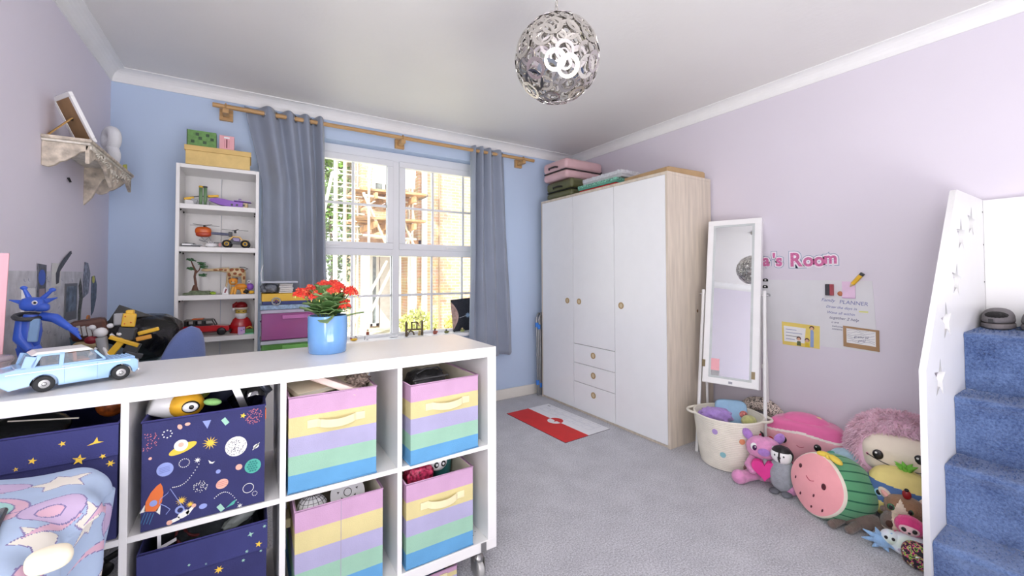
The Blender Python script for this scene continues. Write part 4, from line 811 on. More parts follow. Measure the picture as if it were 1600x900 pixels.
for (p, q) in (((.01, 0, .34), (-.008, 0, .385)), ((.05, 0, .335), (.085, 0, .375))): G().tube([p, q], [.011, .007], 6).ell(q, (.013, .010, .009), None, 8, 6).put('horn', BC, t)
for (p, q) in (((-.0, 0, .32), (-.05, -.01, .335)), ((.06, 0, .325), (.10, .01, .34))): G().tube([p, q], [.018, .002], 4).put('ear', BC, t)
G().tube([(.05, 0, .262), (.10, -.01, .250), (.155, -.03, .205)], [.020, .022, .014], 6).put('right_arm', BC, t); g = G()
for k in range(4): g.tube([(.155, -.03, .205), (.185+.006*k, -.04-.01*k, .20-.014*k)], [.012, .004], 6)
g.put('right_claw', BC, t)
G().tube([(-.01, 0, .255), (-.01, -.02, .17), (.03, -.04, .12)], [.024, .026, .018], 6).put('left_arm', BC, t)
for (x, y) in ((-.01, .01), (.05, -.02)): G().tube([(x*.6, y, .13), (x+.01, y, .07), (x, y, 0)], [.030, .024, .020], 6).put('leg', BC, t); G().box((x+.01, y-.012, .012), (.05, .06, .024)).put('foot', BC, t, bevel=.004)
G().torus((.01, -.01, .262), .042, .010, (.2, .1, 0), 18, 6).put('collar', DK, t); G().box((.052, -.05, .0), (.001, .001, .001)).put('claw_tip', RDT, t)
t = thing('toy_chest', 'brown and cream toy treasure chest with tan base on the desk', 'toy', (-.590, 2.45, DZ))
G().box((.0, 0, .20), (.115, .09, .085), (.0, -.15, .2)).put('chest', mat('toy_choc', (96, 58, 46), .4, var=.15, vscale=30), t, bevel=.016)
for k in range(4): G().box((-.018+.016*k, -.058, .200-.002*k), (.013, .006, .042), (0, -.15, .2)).put('tooth', mat('tooth_grey', (206, 206, 208), .4), t, bevel=.002)
G().poly([(-.09, .0), (-.075, .10), (-.03, .155), (.04, .14), (.09, .09), (.13, .05), (.13, 0)], .09, Matrix.Translation((0, .045, 0)) @ SM).put('base', mat('toy_sand', (196, 176, 132), .45), t, bevel=.010)
G().ell((.10, -.05, .055), (.03, .022, .02)).put('paw', mat('paw_cream', (236, 214, 186), .5), t)
t = thing('yellow_robot', 'yellow and black brick built robot figure standing on the desk', 'toy robot', (-.430, 2.28, DZ))
G().box((.0, 0, .245), (.044, .04, .055), (0, .12, .2)).box((.004, 0, .277), (.026, .03, .02)).put('head', AMB, t, bevel=.005)
for (x, zz) in ((-.008, .262), (.010, .236), (-.010, .232)): G().ell((x, -.0215, zz), (.003, .002, .003)).put('stud', ORT, t)
G().box((-.032, .005, .250), (.03, .03, .05)).put('shoulder_pack', LG, t, bevel=.006); G().box((-.005, 0, .19), (.055, .035, .05), (0, .2, 0)).put('torso', DK, t, bevel=.004)
G().box((-.036, -.012, .135), (.024, .02, .085), (0, .6, 0)).put('left_leg', AMB, t, bevel=.003); G().box((.02, -.01, .100), (.055, .02, .018), (0, .35, 0)).box((.012, 0, .128), (.045, .03, .045), (0, .4, 0)).put('right_leg', DK, t, bevel=.003)
G().box((-.01, -.018, .160), (.10, .018, .016), (0, .45, 0)).put('belt', AMB, t, bevel=.003); G().box((.065, -.01, .195), (.07, .02, .016), (0, -.25, 0)).put('right_arm', AMB, t, bevel=.004); G().box((.05, -.01, .168), (.05, .018, .018), (0, -.2, 0)).put('forearm', mat('toy_ochre', (226, 160, 60), .35), t, bevel=.004)
G().box((-.0, -.0, .04), (.06, .05, .08)).put('stand', LG, t, bevel=.004); G().tube([(-.02, -.02, .08), (.0, -.02, .03), (.02, -.02, .0)], .010, 6).put('foot', AMB, t)
t = thing('skeleton_toy', 'white and grey jointed toy creature between the chest and the robot', 'toy creature', (-.515, 2.28, DZ))
G().ell((-.0, 0, .20), (.022, .018, .020), None, 12, 8).put('head', EMBW, t); G().ell((-.028, -.006, .172), (.020, .012, .016)).put('mouth', mat('maroon', (130, 30, 44), .4), t); G().tube([(.0, 0, .18), (.01, 0, .12), (.03, -.01, .06)], [.020, .016, .012], 8).put('spine', LG, t)
for (a, b, c_) in (((.01, -.01, .14), (.03, -.02, .10), (.03, -.02, .04)), ((-.01, -.01, .14), (-.03, -.02, .11), (-.02, -.02, .05)), ((.03, 0, .19), (.05, -.01, .17), (.06, -.01, .19))): G().tube([a, b, c_], [.006, .008, .006], 6).ell(c_, (.012, .010, .010), None, 8, 6).put('limb', EMBW, t)
for (x, zz) in ((-.026, .222), (.028, .225)): G().ell((x, 0, zz), (.012, .010, .010), None, 8, 6).put('ear', EMBW, t)
G().box((0, 0, .03), (.05, .04, .06)).put('stand', NVY, t, bevel=.004)
simple('black_board', 'black flat board leaning up behind the toys on the desk', 'board', G().box((0, 0, .14), (.16, .006, .28)), BLACK, (-.600, 2.70, DZ), rot=(-.1, .45, 0))
simple('drink_can', 'small dark striped jar on the desk near the robot', 'jar', G().lathe([(.014, 0), (.017, .004), (.017, .05), (.013, .056), (.013, .062), (0, .062)], 18), mat('jar_dark', (60, 62, 74), .3, var=.3, vscale=60), (-.432, 2.14, DZ))
simple('toy_crate', 'grey brick fragment lying on the desk by the car bonnet', 'toy brick', G().box((0, 0, .018), (.05, .04, .035)).box((.02, -.01, .045), (.02, .02, .018)), mat('brick_grey', (136, 128, 124), .4), (-.40, 2.02, DZ), .4, .002)
simple('toy_plane', 'yellow toy wedge lying on the desk behind the car roof', 'toy', G().poly([(-.05, 0), (.05, 0), (.045, .018), (-.02, .035), (-.05, .02)], .03, SM), AMB, (-.615, 2.25, DZ+.10))
simple('toy_platform', 'grey toy plinth carrying the yellow wedge on the desk', 'toy', G().box((0, 0, .05), (.12, .09, .098)), LG, (-.618, 2.26, DZ), 0, .003)
simple('white_book', 'thin white book standing on the desk beside the blue creature', 'book', G().box((0, 0, .085), (.008, .10, .17)), mat('book_white', (226, 230, 232), .5), (-.600, 2.13, DZ+.0), rot=(0, .15, 0))
simple('grey_folder', 'slate grey folder leaning behind the white book', 'folder', G().box((0, 0, .07), (.09, .02, .15)), mat('folder_slate', (96, 112, 128), .5), (-.565, 2.52-.15, DZ+.003), rot=(-.2, .5, .3))
simple('cable_coil', 'coil of black cable on the desk behind the car', 'cable', G().torus((0, 0, .012), .03, .005).torus((.006, 0, .02), .026, .005), BLACK, (-.52, 2.08, DZ+.104))
simple('cable_box', 'low grey box under the coil of cable', 'box', G().box((0, 0, .05), (.09, .08, .10)), DK, (-.52, 2.08, DZ), 0, .003)
t = thing('clear_tub', 'clear plastic tub with pinkish contents at the left edge of the unit top', 'tub', (-.585, 1.62, KT+.0005))
G().lathe([(.040, 0), (.044, .004), (.044, .050), (.047, .052), (.047, .058), (.0, .058)], 28).put('tub_body', mat('clear_plastic', (206, 196, 200), .12, alpha=.42, var=.02), t); G().lathe([(.049, .058), (.049, .066), (.042, .070), (.0, .070)], 28).put('lid', mat('clear_lid', (198, 186, 196), .15, alpha=.6, var=.02), t)
G().lathe([(.038, .005), (.040, .030), (0, .032)], 20).put('contents', mat('tub_pink', (196, 150, 146), .6, var=.3, vscale=90), t)
PS = simple('pink_board', 'tall translucent pink plastic panel standing at the far left edge of the unit top', 'panel', G().poly([(-.040, 0), (.006, 0), (.016, .345), (-.040, .345)], .004, FM), mat('pink_acrylic', (246, 190, 200), .3, alpha=.93, var=.01), (-.590, 1.70, KT+.0005))
# office chair
t = thing('office_chair', 'blue fabric office chair with tall rounded back at the desk', 'chair', (-.262, 2.35, 0), R_(0))
CHB = mat('chair_blue', (104, 122, 178), .9, var=.05, bump=.2, bscale=220, sheen=.4)
def chb(u, v):
    a = 2*pi*u; lean = v; z_ = .50+.43*v; w_ = .118*(1-.10*v)*math.sqrt(max(0.0, 1-max(0, (v-.45)/.55)**2.2))*min(1, .75+v*1.5)
    return (w_*cos(a)+.085*v*v, .030*sin(a)*min(1, w_/.06)+.06*v, z_)
G().grid(chb, 36, 26, True).put('backrest', CHB, t).rotation_euler = (0, 0, R_(42)); G().ell((.0, 0, .47), (.20, .20, .045), None, 28, 10, .8).put('seat', CHB, t)
G().cyl((0, 0, .08), (0, 0, .44), .025).put('gas_lift', BLACK, t)
for k in range(5): a = 2*pi*k/5; G().tube([(0, 0, .09), (.26*cos(a), .26*sin(a), .06)], [.02, .012], 8).put('foot', BLACK, t); G().lathe([(0, -.012), (.024, -.012), (.024, .012), (0, .012)], 14, (.26*cos(a), .26*sin(a), .026), rot=(pi/2, 0, a)).put('castor', BLACK, t)
# ================================================================== STORAGE BOXES beside the bookcase
def crate(label, x0, x1, y0, y1, z0, z1, col, rim, cont):
    t = thing('storage_crate', label, 'crate', ((x0+x1)/2, (y0+y1)/2, z0)); w_, d_, h_ = x1-x0, y1-y0, z1-z0
    g = G(); g.bb(-w_/2, w_/2, -d_/2, -d_/2+.003, .0, h_-.02); g.bb(-w_/2, w_/2, d_/2-.003, d_/2, 0, h_-.02); g.bb(-w_/2, -w_/2+.003, -d_/2, d_/2, 0, h_-.02); g.bb(w_/2-.003, w_/2, -d_/2, d_/2, 0, h_-.02); g.bb(-w_/2, w_/2, -d_/2, d_/2, 0, .003)
    g.put('crate_wall', mat('crate_%d_%d' % (col[0], col[1]), col, .25, alpha=.5, var=.02), t)
    g = G(); g.bb(-w_/2-.006, w_/2+.006, -d_/2-.006, d_/2+.006, h_-.022, h_); g.put('lid', mat('crate_lid_%d' % rim[0], rim, .3, alpha=.85, var=.02), t, bevel=.004)
    G().box((.01, -d_/2-.004, h_*.74), (w_*.45, .008, .024)).put('grip', mat('crate_grip_%d' % col[0], tuple(min(255, c+20) for c in col), .3, alpha=.8), t, bevel=.003)
    return t
cr1 = crate('purple translucent storage crate of toys stacked on the green one', .060, .42, 2.86, 3.10, .775, .958, (196, 108, 176), (206, 200, 220), None)
simple('toy_blaster', 'orange toy blaster inside the purple crate', 'toy', G().box((-.05, 0, 0), (.10, .02, .024), (0, -.15, 0)).box((.05, 0, .028), (.13, .02, .022), (0, -.5, 0)).box((.02, 0, -.0), (.03, .02, .05), (0, .3, 0)), mat('blaster_orange', (240, 84, 60), .35), (.20, 2.90, .845), bevel=.003)
simple('toy_jumble', 'dark mixed toy pieces filling the purple crate', 'toys', crumple(G(), (0, 0, 0), (.16, .08, .065), amp=.2, e=.5), mat('purple_jumble', (150, 96, 160), .5, var=.5, vscale=50), (.24, 3.0, .848))
cr2 = crate('green translucent storage crate at the bottom of the stack beside the bookcase', .060, .42, 2.86, 3.10, .595, .770, (110, 178, 84), (200, 204, 214), None)
simple('yellow_toy', 'yellow toy block inside the green crate', 'toy', G().box((0, 0, .05), (.05, .03, .09), (0, .1, 0)), AMB, (.13, 2.90, .606), bevel=.005)
t = thing('crate_stand', 'low white cupboard carrying the stacked crates', 'cupboard', (.24, 2.99, 0)); G().bb(-.19, .19, -.13, .13, .0, .590).put('carcass', LAMI, t, bevel=.003); G().bb(-.18, .18, -.136, -.130, .02, .57).put('door', LAMI, t, bevel=.002)
z_ = .9595
t = thing('board_game_box', 'yellow and navy board game box lying on the purple crate', 'game box', (.235, 2.97, z_+.030)); G().bb(-.172, .172, -.105, .105, .0, .022).put('box_base', mat('game_navy', (44, 58, 120), .5), t, bevel=.001); G().bb(-.175, .175, -.108, .108, .020, .066).put('lid', mat('game_yellow', (236, 190, 60), .5), t, bevel=.001)
G().box((.07, -.1085, .045), (.10, .001, .022), (0, .5, 0)).put('lid_stripe', mat('game_navy', (44, 58, 120), .5), t)
t = thing('toy_tray', 'pale blue tray of small wheels and loops under the game box', 'tray', (.22, 2.96, z_)); G().bb(-.17, .15, -.115, .1, 0, .028).put('tray_body', mat('tray_blue', (150, 176, 204), .4, var=.2, vscale=60), t, bevel=.004)
t = thing('spoked_toy', 'small grey spoked toy ring leaning on the game box', 'toy', (.135, 2.84, z_+.050)); G().torus((0, 0, 0), .022, .004, (1.3, 0, 0), 20, 6).put('rim', LG, t); G().ell((0, 0, 0), (.010, .004, .010)).put('hub', mat('hub_purple', (90, 50, 90), .4), t)
for k in range(6): a = k*pi/3; G().tube([(0, 0, 0), (.022*cos(a), 0, .022*sin(a))], .0018, 5).put('spoke', LG, t)
t = thing('paper_stack', 'stack of white folded sheets on top of the game box', 'paper', (.19, 2.97, z_+.0965));
for k in range(5): G().box((.0, 0, .006+.012*k), (.075, .14, .010), (0, 0, .04*(k % 3))).put('sheet_pack', mat('paper_white', (226, 226, 226), .7), t, bevel=.002)
simple('grey_wrap', 'crumpled grey plastic bundle left of the white sheets', 'bundle', crumple(G(), (0, 0, 0), (.045, .08, .030), amp=.12, e=.6), mat('wrap_grey', (120, 126, 136), .25, var=.3, vscale=30), (.100, 2.97, z_+.0965+.031))
t = thing('acrylic_tray', 'pale grey shallow tray with a wire arm on top of the white sheets', 'tray', (.145, 2.93, z_+.0965+.064)); G().bb(-.09, .11, -.06, .06, 0, .012).put('tray_base', mat('tray_grey', (184, 190, 202), .3), t, bevel=.003); G().tube([(-.085, 0, .012), (-.09, 0, .06), (-.08, 0, .11)], .003, 6).put('wire_arm', EMBW, t)
# ================================================================== WINDOW SILL THINGS
SZ = WZ0+.0283
t = thing('dragon_figurine', 'yellow and brown small toy figure lying on the sill behind the pot', 'figurine', (.685, 3.30, SZ)); G().ell((0, 0, .010), (.028, .012, .010)).put('body', AMB, t); G().tube([(.005, 0, .015), (.012, 0, .035), (.024, 0, .02)], .0035, 6).put('wing', BRN, t); G().ell((-.022, 0, .022), (.008, .006, .007)).put('head', mat('toy_mauve', (150, 90, 120), .4), t)
t = thing('knight_figurine', 'brown and white little figure standing on the sill right of the plant', 'figurine', (.785, 3.30, SZ)); G().box((0, 0, .020), (.016, .012, .04)).put('legs', EMBW, t, bevel=.003); G().box((.003, 0, .050), (.022, .014, .026)).put('torso', mat('toy_rust', (160, 78, 50), .4), t, bevel=.004); G().ell((.004, 0, .074), (.008, .008, .009)).put('head', TAN, t); G().tube([(-.02, 0, .0), (-.018, 0, .03)], .002, 5).put('staff', DK, t)
simple('white_dinosaur', 'low white toy with dark cap lying on the sill', 'toy', G().ell((0, 0, .008), (.03, .012, .008)).ell((.035, 0, .010), (.010, .008, .009)), EMBW, (.985, 3.30, SZ))
t = thing('castle_gate_toy', 'brown toy castle gate with towers on the window sill', 'toy castle', (1.168, 3.30, SZ)); CG = mat('castle_brown', (92, 74, 48), .5, var=.2, vscale=60)
for x in (-.068, .068): G().bb(x-.007, x+.007, -.012, .012, 0, .115).put('tower', CG, t); G().lathe([(.008, .115), (.004, .125), (.0, .132)], 8, (x, 0, 0), sh=False).put('spire', CG, t)
for x in (-.022, .022): G().bb(x-.004, x+.004, -.008, .008, .05, .115).put('post', CG, t)
G().bb(-.026, .026, -.008, .008, .108, .117).put('lintel', CG, t); G().bb(-.062, .062, -.010, .010, .048, .058).put('walkway', CG, t)
g = G()
for k in range(7): a = pi*k/6; g.box((-.030+.026*cos(a), 0, .012+.028*sin(a)), (.012, .016, .010), (0, -a, 0))
g.put('arch', CG, t, kind='stuff'); G().box((.045, -.002, .02), (.02, .018, .04), (0, .2, 0)).put('ramp', mat('castle_sand', (190, 170, 120), .5), t)
def fig(label, x, c1, c2, h):
    t = thing('mini_figure', label, 'figurine', (x, 3.30, SZ)); G().box((0, 0, h*.25), (.034, .014, h*.5), (0, .1, 0)).put('body', c1, t, bevel=.004); G().ell((0, 0, h*.72), (.009, .009, h*.22), None, 10, 8).put('head', c2, t); G().box((.018, 0, h*.3), (.012, .008, h*.3), (0, .6, 0)).put('arm', c1, t, bevel=.002)
fig('dusky red toy figure sitting on the sill', 1.352, mat('toy_dusky', (158, 84, 70), .5), BRN, .055)
fig('olive green toy figure on the sill below the window bar', 1.458, mat('toy_olive', (120, 124, 60), .5), DK, .036)
fig('pale green toy figure on the sill beside the dark print', 1.612, mat('toy_pale_green', (170, 178, 110), .5), TAN, .038)
simple('black_bead', 'tiny black bead on the sill between two toy figures', 'bead', G().ell((0, 0, .006), (.006, .006, .006), None, 10, 8), BLACK, (1.535, 3.30, SZ))
t = thing('space_print', 'dark square print of a planet curve leaning in the window behind the curtain', 'picture', (1.655, 3.345, SZ+.001), rot=(R_(-3), R_(-4), 0))
G().bb(-.11, .16, -.003, .003, 0, .29).put('board', mat('print_black', (44, 46, 54), .35, var=.3, vscale=120), t)
pl_ = [(-.11, .0)]+[(-.11+.055*sin(pi*k/12)**1, .03+.24*k/12) for k in range(13)]
G().poly([(-.108, .02)]+[(-.108+.062*sin(pi*k/12), .02+.25*k/12) for k in range(1, 12)]+[(-.108, .27)], .0006, Matrix.Translation((0, -.003, 0)) @ FM).put('planet_curve', mat('planet_dusk', (190, 160, 150), .6, var=.25, vscale=30), t)
G().poly(star(.026, .014, 9, 0, .045, .135), .0006, Matrix.Translation((0, -.003, 0)) @ FM).put('splash', mat('splash_blue', (160, 190, 220), .5), t); G().poly([(-.04, .118), (.03, .132), (.03, .135), (-.04, .121)], .0006, Matrix.Translation((0, -.003, 0)) @ FM).put('streak', EMBW, t)

# ================================================================== LEFT WALL
t = thing('carved_wall_shelf', 'distressed carved wooden bracket shelf on the left wall near the corner', 'wall shelf', (XL, 0, 0))
DIS = mat('distressed_wood', (206, 194, 178), .85, var=.22, vscale=26, bump=.6, bscale=60); DIS2 = mat('distressed_wood_pale', (230, 224, 212), .85, var=.12, vscale=40, bump=.5, bscale=60)
Y0, Y1, ZT, PX = 2.345, 3.045, 1.738, .142
G().bb(.0, PX+.008, Y0-.012, Y1+.012, ZT-.014, ZT).put('shelf_board', DIS, t, bevel=.004)
G().bb(.0, PX+.002, Y0-.006, Y1+.006, ZT-.024, ZT-.014).put('moulding', DIS2, t, bevel=.003)
endp = [(0, 0), (.140, 0), (.134, -.022), (.112, -.032), (.098, -.048), (.086, -.058), (.070, -.072), (.052, -.080), (.040, -.094), (.020, -.104), (.0, -.100)]
XZ = Matrix(((1, 0, 0, 0), (0, 0, -1, 0), (0, 1, 0, 0), (0, 0, 0, 1)))
for y in (Y0+.016, Y1-.0): G().poly(endp, .016, Matrix.Translation((0, y, ZT-.024)) @ XZ).put('end_bracket', DIS, t, bevel=.003)
fp = [(Y0, 0), (Y1, 0)]; n = 36
for i in range(n+1):
    k = i/n; y = Y1-(Y1-Y0)*k; q = 2*k-1; fp.append((y, -(.028+.085*math.exp(-(q/.28)**2)+.050*abs(q)**6+.007*abs(sin(9*pi*k)))))
YZ = Matrix(((0, 0, 1, 0), (1, 0, 0, 0), (0, 1, 0, 0), (0, 0, 0, 1)))
G().poly(fp, .014, Matrix.Translation((PX-.016, 0, ZT-.024)) @ YZ).put('front_apron', DIS, t, bevel=.003)
for i in range(4): G().bb(PX-.030, PX+.004, Y0+.004+.02*i, Y0+.016+.02*i, ZT-.040-.0*i, ZT-.026).put('dentil', DIS2, t)
for i in range(46):
    rq_ = random.Random(i+50); k = rq_.random(); y = Y0+.05+(Y1-Y0-.1)*k; q = 2*k-1; dep = .028+.075*math.exp(-(q/.28)**2)
    g = G(); a = rq_.uniform(-1.3, 1.3); L = rq_.uniform(.010, .024); zc = ZT-.030-dep*rq_.uniform(.15, .85)
    g.tube([(PX+.0, y-L*cos(a)/2, zc-L*sin(a)/2), (PX+.004, y, zc+.004), (PX+.0, y+L*cos(a)/2, zc+L*sin(a)/2)], [.0018, .004, .0018], 6); g.put('carved_leaf', DIS2, t)
g = G(); g.poly([(0, 0), (.11, 0), (.10, -.03), (.07, -.055), (.05, -.10), (.03, -.15), (.0, -.19)], .02, Matrix.Translation((0, (Y0+Y1)/2+.16, ZT-.024)) @ XZ); g.put('centre_corbel', DIS, t, bevel=.003)
G().tube([(.004, 2.62, ZT-.12), (.012, 2.62, ZT-.14)], .005, 6).put('hook', BLACK, t)
t = thing('picture_frame', 'white easel back photo frame seen from behind on the carved shelf', 'photo frame', (XL+.098, 2.46, ZT+.001), rot=(0, 0, R_(34)))
fr = thing  # alias unused
g = G(); A = R_(-24); W2, HH, TH = .075, .205, .014
M = Matrix.Translation((0, 0, .002)) @ Euler((0, A, 0)).to_matrix().to_4x4()
def fb(g, x0, x1, y0, y1, z0, z1):
    vs = [M @ Vector(v) for v in ((x0, y0, z0), (x1, y0, z0), (x1, y1, z0), (x0, y1, z0), (x0, y0, z1), (x1, y0, z1), (x1, y1, z1), (x0, y1, z1))]
    g.add(vs, [(3, 2, 1, 0), (4, 5, 6, 7), (0, 1, 5, 4), (1, 2, 6, 5), (2, 3, 7, 6), (3, 0, 4, 7)])
for b in ((0, TH, -W2, W2, 0, .018), (0, TH, -W2, W2, HH-.018, HH), (0, TH, -W2, -W2+.018, .018, HH-.018), (0, TH, W2-.018, W2, .018, HH-.018)): fb(g, *b)
g.put('frame', WHITE, t, bevel=.002); g = G(); fb(g, .002, .008, -W2+.018, W2-.018, .018, HH-.018); g.put('backing_board', mat('backing_brown', (150, 118, 84), .8, var=.1), t)
g = G(); g.box((-.082, 0, .055), (.10+.02, .028, .004), (0, -.92, 0)); g.put('easel_leg', mat('easel_tan', (190, 150, 88), .8), t); p_ = M @ Vector((-.001, 0, HH*.52)); G().ell(tuple(p_), (.006, .006, .006)).put('hinge', BLACK, t)
t = thing('polystyrene_number', 'chunky white number 8 ornament on the carved shelf beside the blue wall', 'ornament', (XL+.085, 2.90, ZT+.001), R_(-58))
WS = mat('polystyrene', (238, 240, 244), .8, var=.02, bump=.2, bscale=160)
G().torus((0, 0, .060), .038, .026, (pi/2, 0, 0), 28, 12).put('lower_loop', WS, t); G().torus((0, 0, .150), .040, .028, (pi/2, 0, 0), 28, 12).put('upper_loop', WS, t)
G().poly(disc(.024, 0, .150), .012, Matrix.Translation((0, .006, 0)) @ FM).poly(disc(.022, 0, .060), .012, Matrix.Translation((0, .006, 0)) @ FM).put('web', WS, t)
t = thing('greeting_card', 'white card with green and pink leaf pattern between frame and number', 'card', (XL+.112, 2.63, ZT+.001), rot=(0, -.45, .1)); G().bb(0, .002, -.06, .06, 0, .13).put('card', WHITE, t)
for k in range(9): G().ell((.003, -.045+.022*(k % 5), .02+.045*(k//3)), (.001, .010, .016), (k*.7, 0, 0), 10, 6).put('leaf_print', mat('leaf_teal', (76, 170, 140), .7) if k % 3 else mat('leaf_pink', (230, 160, 150), .7), t)
simple('red_trinket', 'small red trinket lying behind the photo frame', 'trinket', G().box((0, 0, .006), (.03, .05, .012)), RDT, (XL+.05, 2.55, ZT+.001), bevel=.003)
simple('small_clip', 'yellow and green clip at the far end of the carved shelf', 'clip', G().box((0, 0, .02), (.012, .04, .04), (.3, 0, 0)), mat('clip_yellow', (206, 206, 90), .5), (XL+.125, 2.985, ZT+.001), bevel=.003)
# magnetic sheet and stickers
LX = XL+.0006
t = thing('magnetic_sheet', 'pale grey scribbled magnetic sheet on the left wall above the desk', 'wall board', (LX, 0, 0)); G().bb(0, .0015, 1.95, 2.84, .80, 1.19).put('sheet', mat('sheet_grey', (212, 212, 220), .5, var=.10, vscale=22), t)
LM = Matrix(((0, 0, 1, 0), (1, 0, 0, 0), (0, 1, 0, 0), (0, 0, 0, 1)))   # (y,z) on the wall, thickness +x
rs = random.Random(8)
g = G()
for i in range(60):
    y, z = rs.uniform(2.2, 2.8), rs.uniform(.9, 1.17); a = rs.uniform(0, 6.3); g.tube([(.0018, y, z), (.0018, y+.012*cos(a), z+.008*sin(a)), (.0018, y+.02*cos(a+.6), z+.014*sin(a+.6))], .0006, 4)
g.put('scribble', mat('scribble_grey', (140, 146, 176), .7), t, kind='stuff')
def wallpic(name, label, cat, pts, m_, th=.003, x=.0017, extra=None):
    t = thing(name, label, cat, (LX+x, 0, 0)); G().poly(pts, th, LM).put('plate', m_, t)
    for (nm, p, mm) in (extra or []): G().poly(p, .0008, Matrix.Translation((th, 0, 0)) @ LM).put(nm, mm, t)
    return t
wallpic('wall_plaque', 'tall grey plaque with a blue round badge on the left wall', 'plaque', [(2.325, 1.05), (2.400, 1.05), (2.405, 1.215), (2.33, 1.22)], mat('plaque_grey', (92, 94, 106), .5, var=.2, vscale=60), extra=[('badge', disc(.032, 2.362, 1.165), BLT), ('label', [(2.34, 1.08), (2.39, 1.08), (2.39, 1.12), (2.34, 1.12)], mat('plaque_pale', (170, 150, 160), .5))])
wallpic('paper_square', 'white paper square behind the dark feather sticker', 'paper', [(2.465, 1.125), (2.56, 1.125), (2.56, 1.225), (2.465, 1.225)], mat('paper_white', (226, 226, 226), .7), .0008)
wallpic('feather_sticker', 'dark grey feather shaped sticker over the white paper square', 'sticker', [(2.51, 1.135), (2.535, 1.14), (2.545, 1.19), (2.60, 1.225), (2.68, 1.275), (2.672, 1.287), (2.59, 1.25), (2.535, 1.215), (2.505, 1.18)], mat('sticker_dark', (74, 76, 86), .5, var=.3, vscale=50), .0015, .003)
wallpic('photo_print', 'grey framed blurred photo print stuck on the left wall sheet', 'photo', [(2.605, .965), (2.755, .965), (2.76, 1.135), (2.61, 1.135)], mat('frame_grey', (112, 112, 118), .5), extra=[('image', [(2.622, 1.005), (2.742, 1.005), (2.746, 1.122), (2.626, 1.122)], mat('photo_slate', (96, 110, 130), .4, var=.5, vscale=26))])
wallpic('sabre_sticker', 'dark tall ornate sword sticker on the left wall', 'sticker', [(2.79, .88), (2.81, .86), (2.825, 1.0), (2.85, 1.06), (2.835, 1.12), (2.81, 1.16), (2.785, 1.12), (2.80, 1.06), (2.782, 1.0)], mat('sticker_olive', (82, 82, 76), .5, var=.5, vscale=70), .002, .0)
wallpic('moon_sticker', 'slate blue crescent sticker with a yellow dot on the left wall near the corner', 'sticker', [(2.985, .96), (3.02, .98), (3.06, 1.05), (3.065, 1.12), (3.03, 1.17), (2.98, 1.165), (2.975, 1.06)], mat('sticker_slate', (92, 104, 124), .5, var=.3, vscale=40), .002, .0, [('dot', disc(.020, 3.005, 1.15), mat('dot_yellow', (208, 206, 90), .5))])
wallpic('shell_sticker', 'grey swirled sticker above the sword sticker', 'sticker', [(2.86, 1.06), (2.93, 1.08), (2.955, 1.18), (2.92, 1.235), (2.87, 1.24), (2.85, 1.15)], mat('sticker_swirl', (132, 138, 156), .5, var=.4, vscale=40), .002, .0)
wallpic('orange_disc', 'orange round magnet low on the left wall sheet', 'magnet', disc(.022, 2.93, .945), mat('magnet_orange', (206, 130, 70), .5), .006, .0)
t = thing('leaning_folder', 'blue folder edge leaning at the foot of the wall sheet', 'folder', (-.66, 2.62, DZ), rot=(0, -.15, 0)); G().box((.02, 0, .08), (.012, .20, .16)).put('folder_body', mat('folder_teal', (86, 118, 140), .5, var=.2), t)
t = thing('double_socket', 'white double electric socket edge on the left wall behind the pink panel', 'socket', (LX, 2.245, 1.08)); G().bb(0, .010, -.045, .045, -.045, .045).put('plate', EMBW, t, bevel=.003)
for s_ in (-1, 1): G().bb(.010, .012, s_*.02-.008, s_*.02+.008, -.02, .0).put('switch_rocker', BLACK, t)
# ================================================================== WARDROBE
ASH = mat('pale_ash', (212, 200, 184), .5, var=.07, vscale=5, aniso=(9, 9, .7)); DOOR = mat('door_white', (240, 241, 243), .32, var=.006)
WX, WXB, WY0, WY1, WH_ = 2.383, 2.885, 1.745, 3.150, 1.866
wd = thing('wardrobe', 'large white three door wardrobe with three drawers and pale ash carcass', 'wardrobe', (0, 0, 0))
for y in (WY0, WY1-.018): G().bb(WX+.002, WXB, y, y+.018, 0, WH_-.02).put('side_panel', ASH, wd, bevel=.001)
G().bb(WX+.002, WXB, WY0-.001, WY1+.001, WH_-.02, WH_).put('top_panel', ASH, wd, bevel=.001)
G().bb(WXB-.01, WXB, WY0+.018, WY1-.018, .02, WH_-.02).put('back_panel', ASH, wd)
G().bb(WX+.012, WXB-.01, WY0+.018, WY1-.018, 0, .02).put('plinth', ASH, wd)
for y in (2.222, 2.692): G().bb(WX+.02, WXB-.01, y-.008, y+.008, .02, WH_-.02).put('partition', ASH, wd)
def knob(y, z, par):
    g = G(); g.annulus(.025, .0165, .004, Matrix.Translation((WX-.001, y, z)) @ Euler((0, -pi/2, 0)).to_matrix().to_4x4(), 28); o = g.put('handle_ring', mat('ply_ring', (176, 148, 104), .5), par, bevel=.0008)
    G().poly(disc(.0166, 0, 0, 24), .001, Matrix.Translation((WX-.001, y, z)) @ Euler((0, -pi/2, 0)).to_matrix().to_4x4()).put('handle_recess', mat('recess_tan', (206, 190, 160), .6), par)
    return o
for (y0, y1, z0, z1, ky, kz, nm) in ((2.697, WY1-.020, .022, WH_-.022, 2.770, .935, 'door'), (2.226, 2.692, .575, WH_-.022, 2.620, .935, 'door'), (WY0+.020, 2.221, .022, WH_-.022, 2.157, .930, 'door'), (2.226, 2.692, .413, .571, 2.457, .502, 'drawer'), (2.226, 2.692, .252, .409, 2.457, .340, 'drawer'), (2.226, 2.692, .022, .248, 2.457, .181, 'drawer')):
    o = G().bb(WX, WX+.018, y0, y1, z0, z1).put(nm, DOOR, wd, bevel=.0012); knob(ky, kz, o)
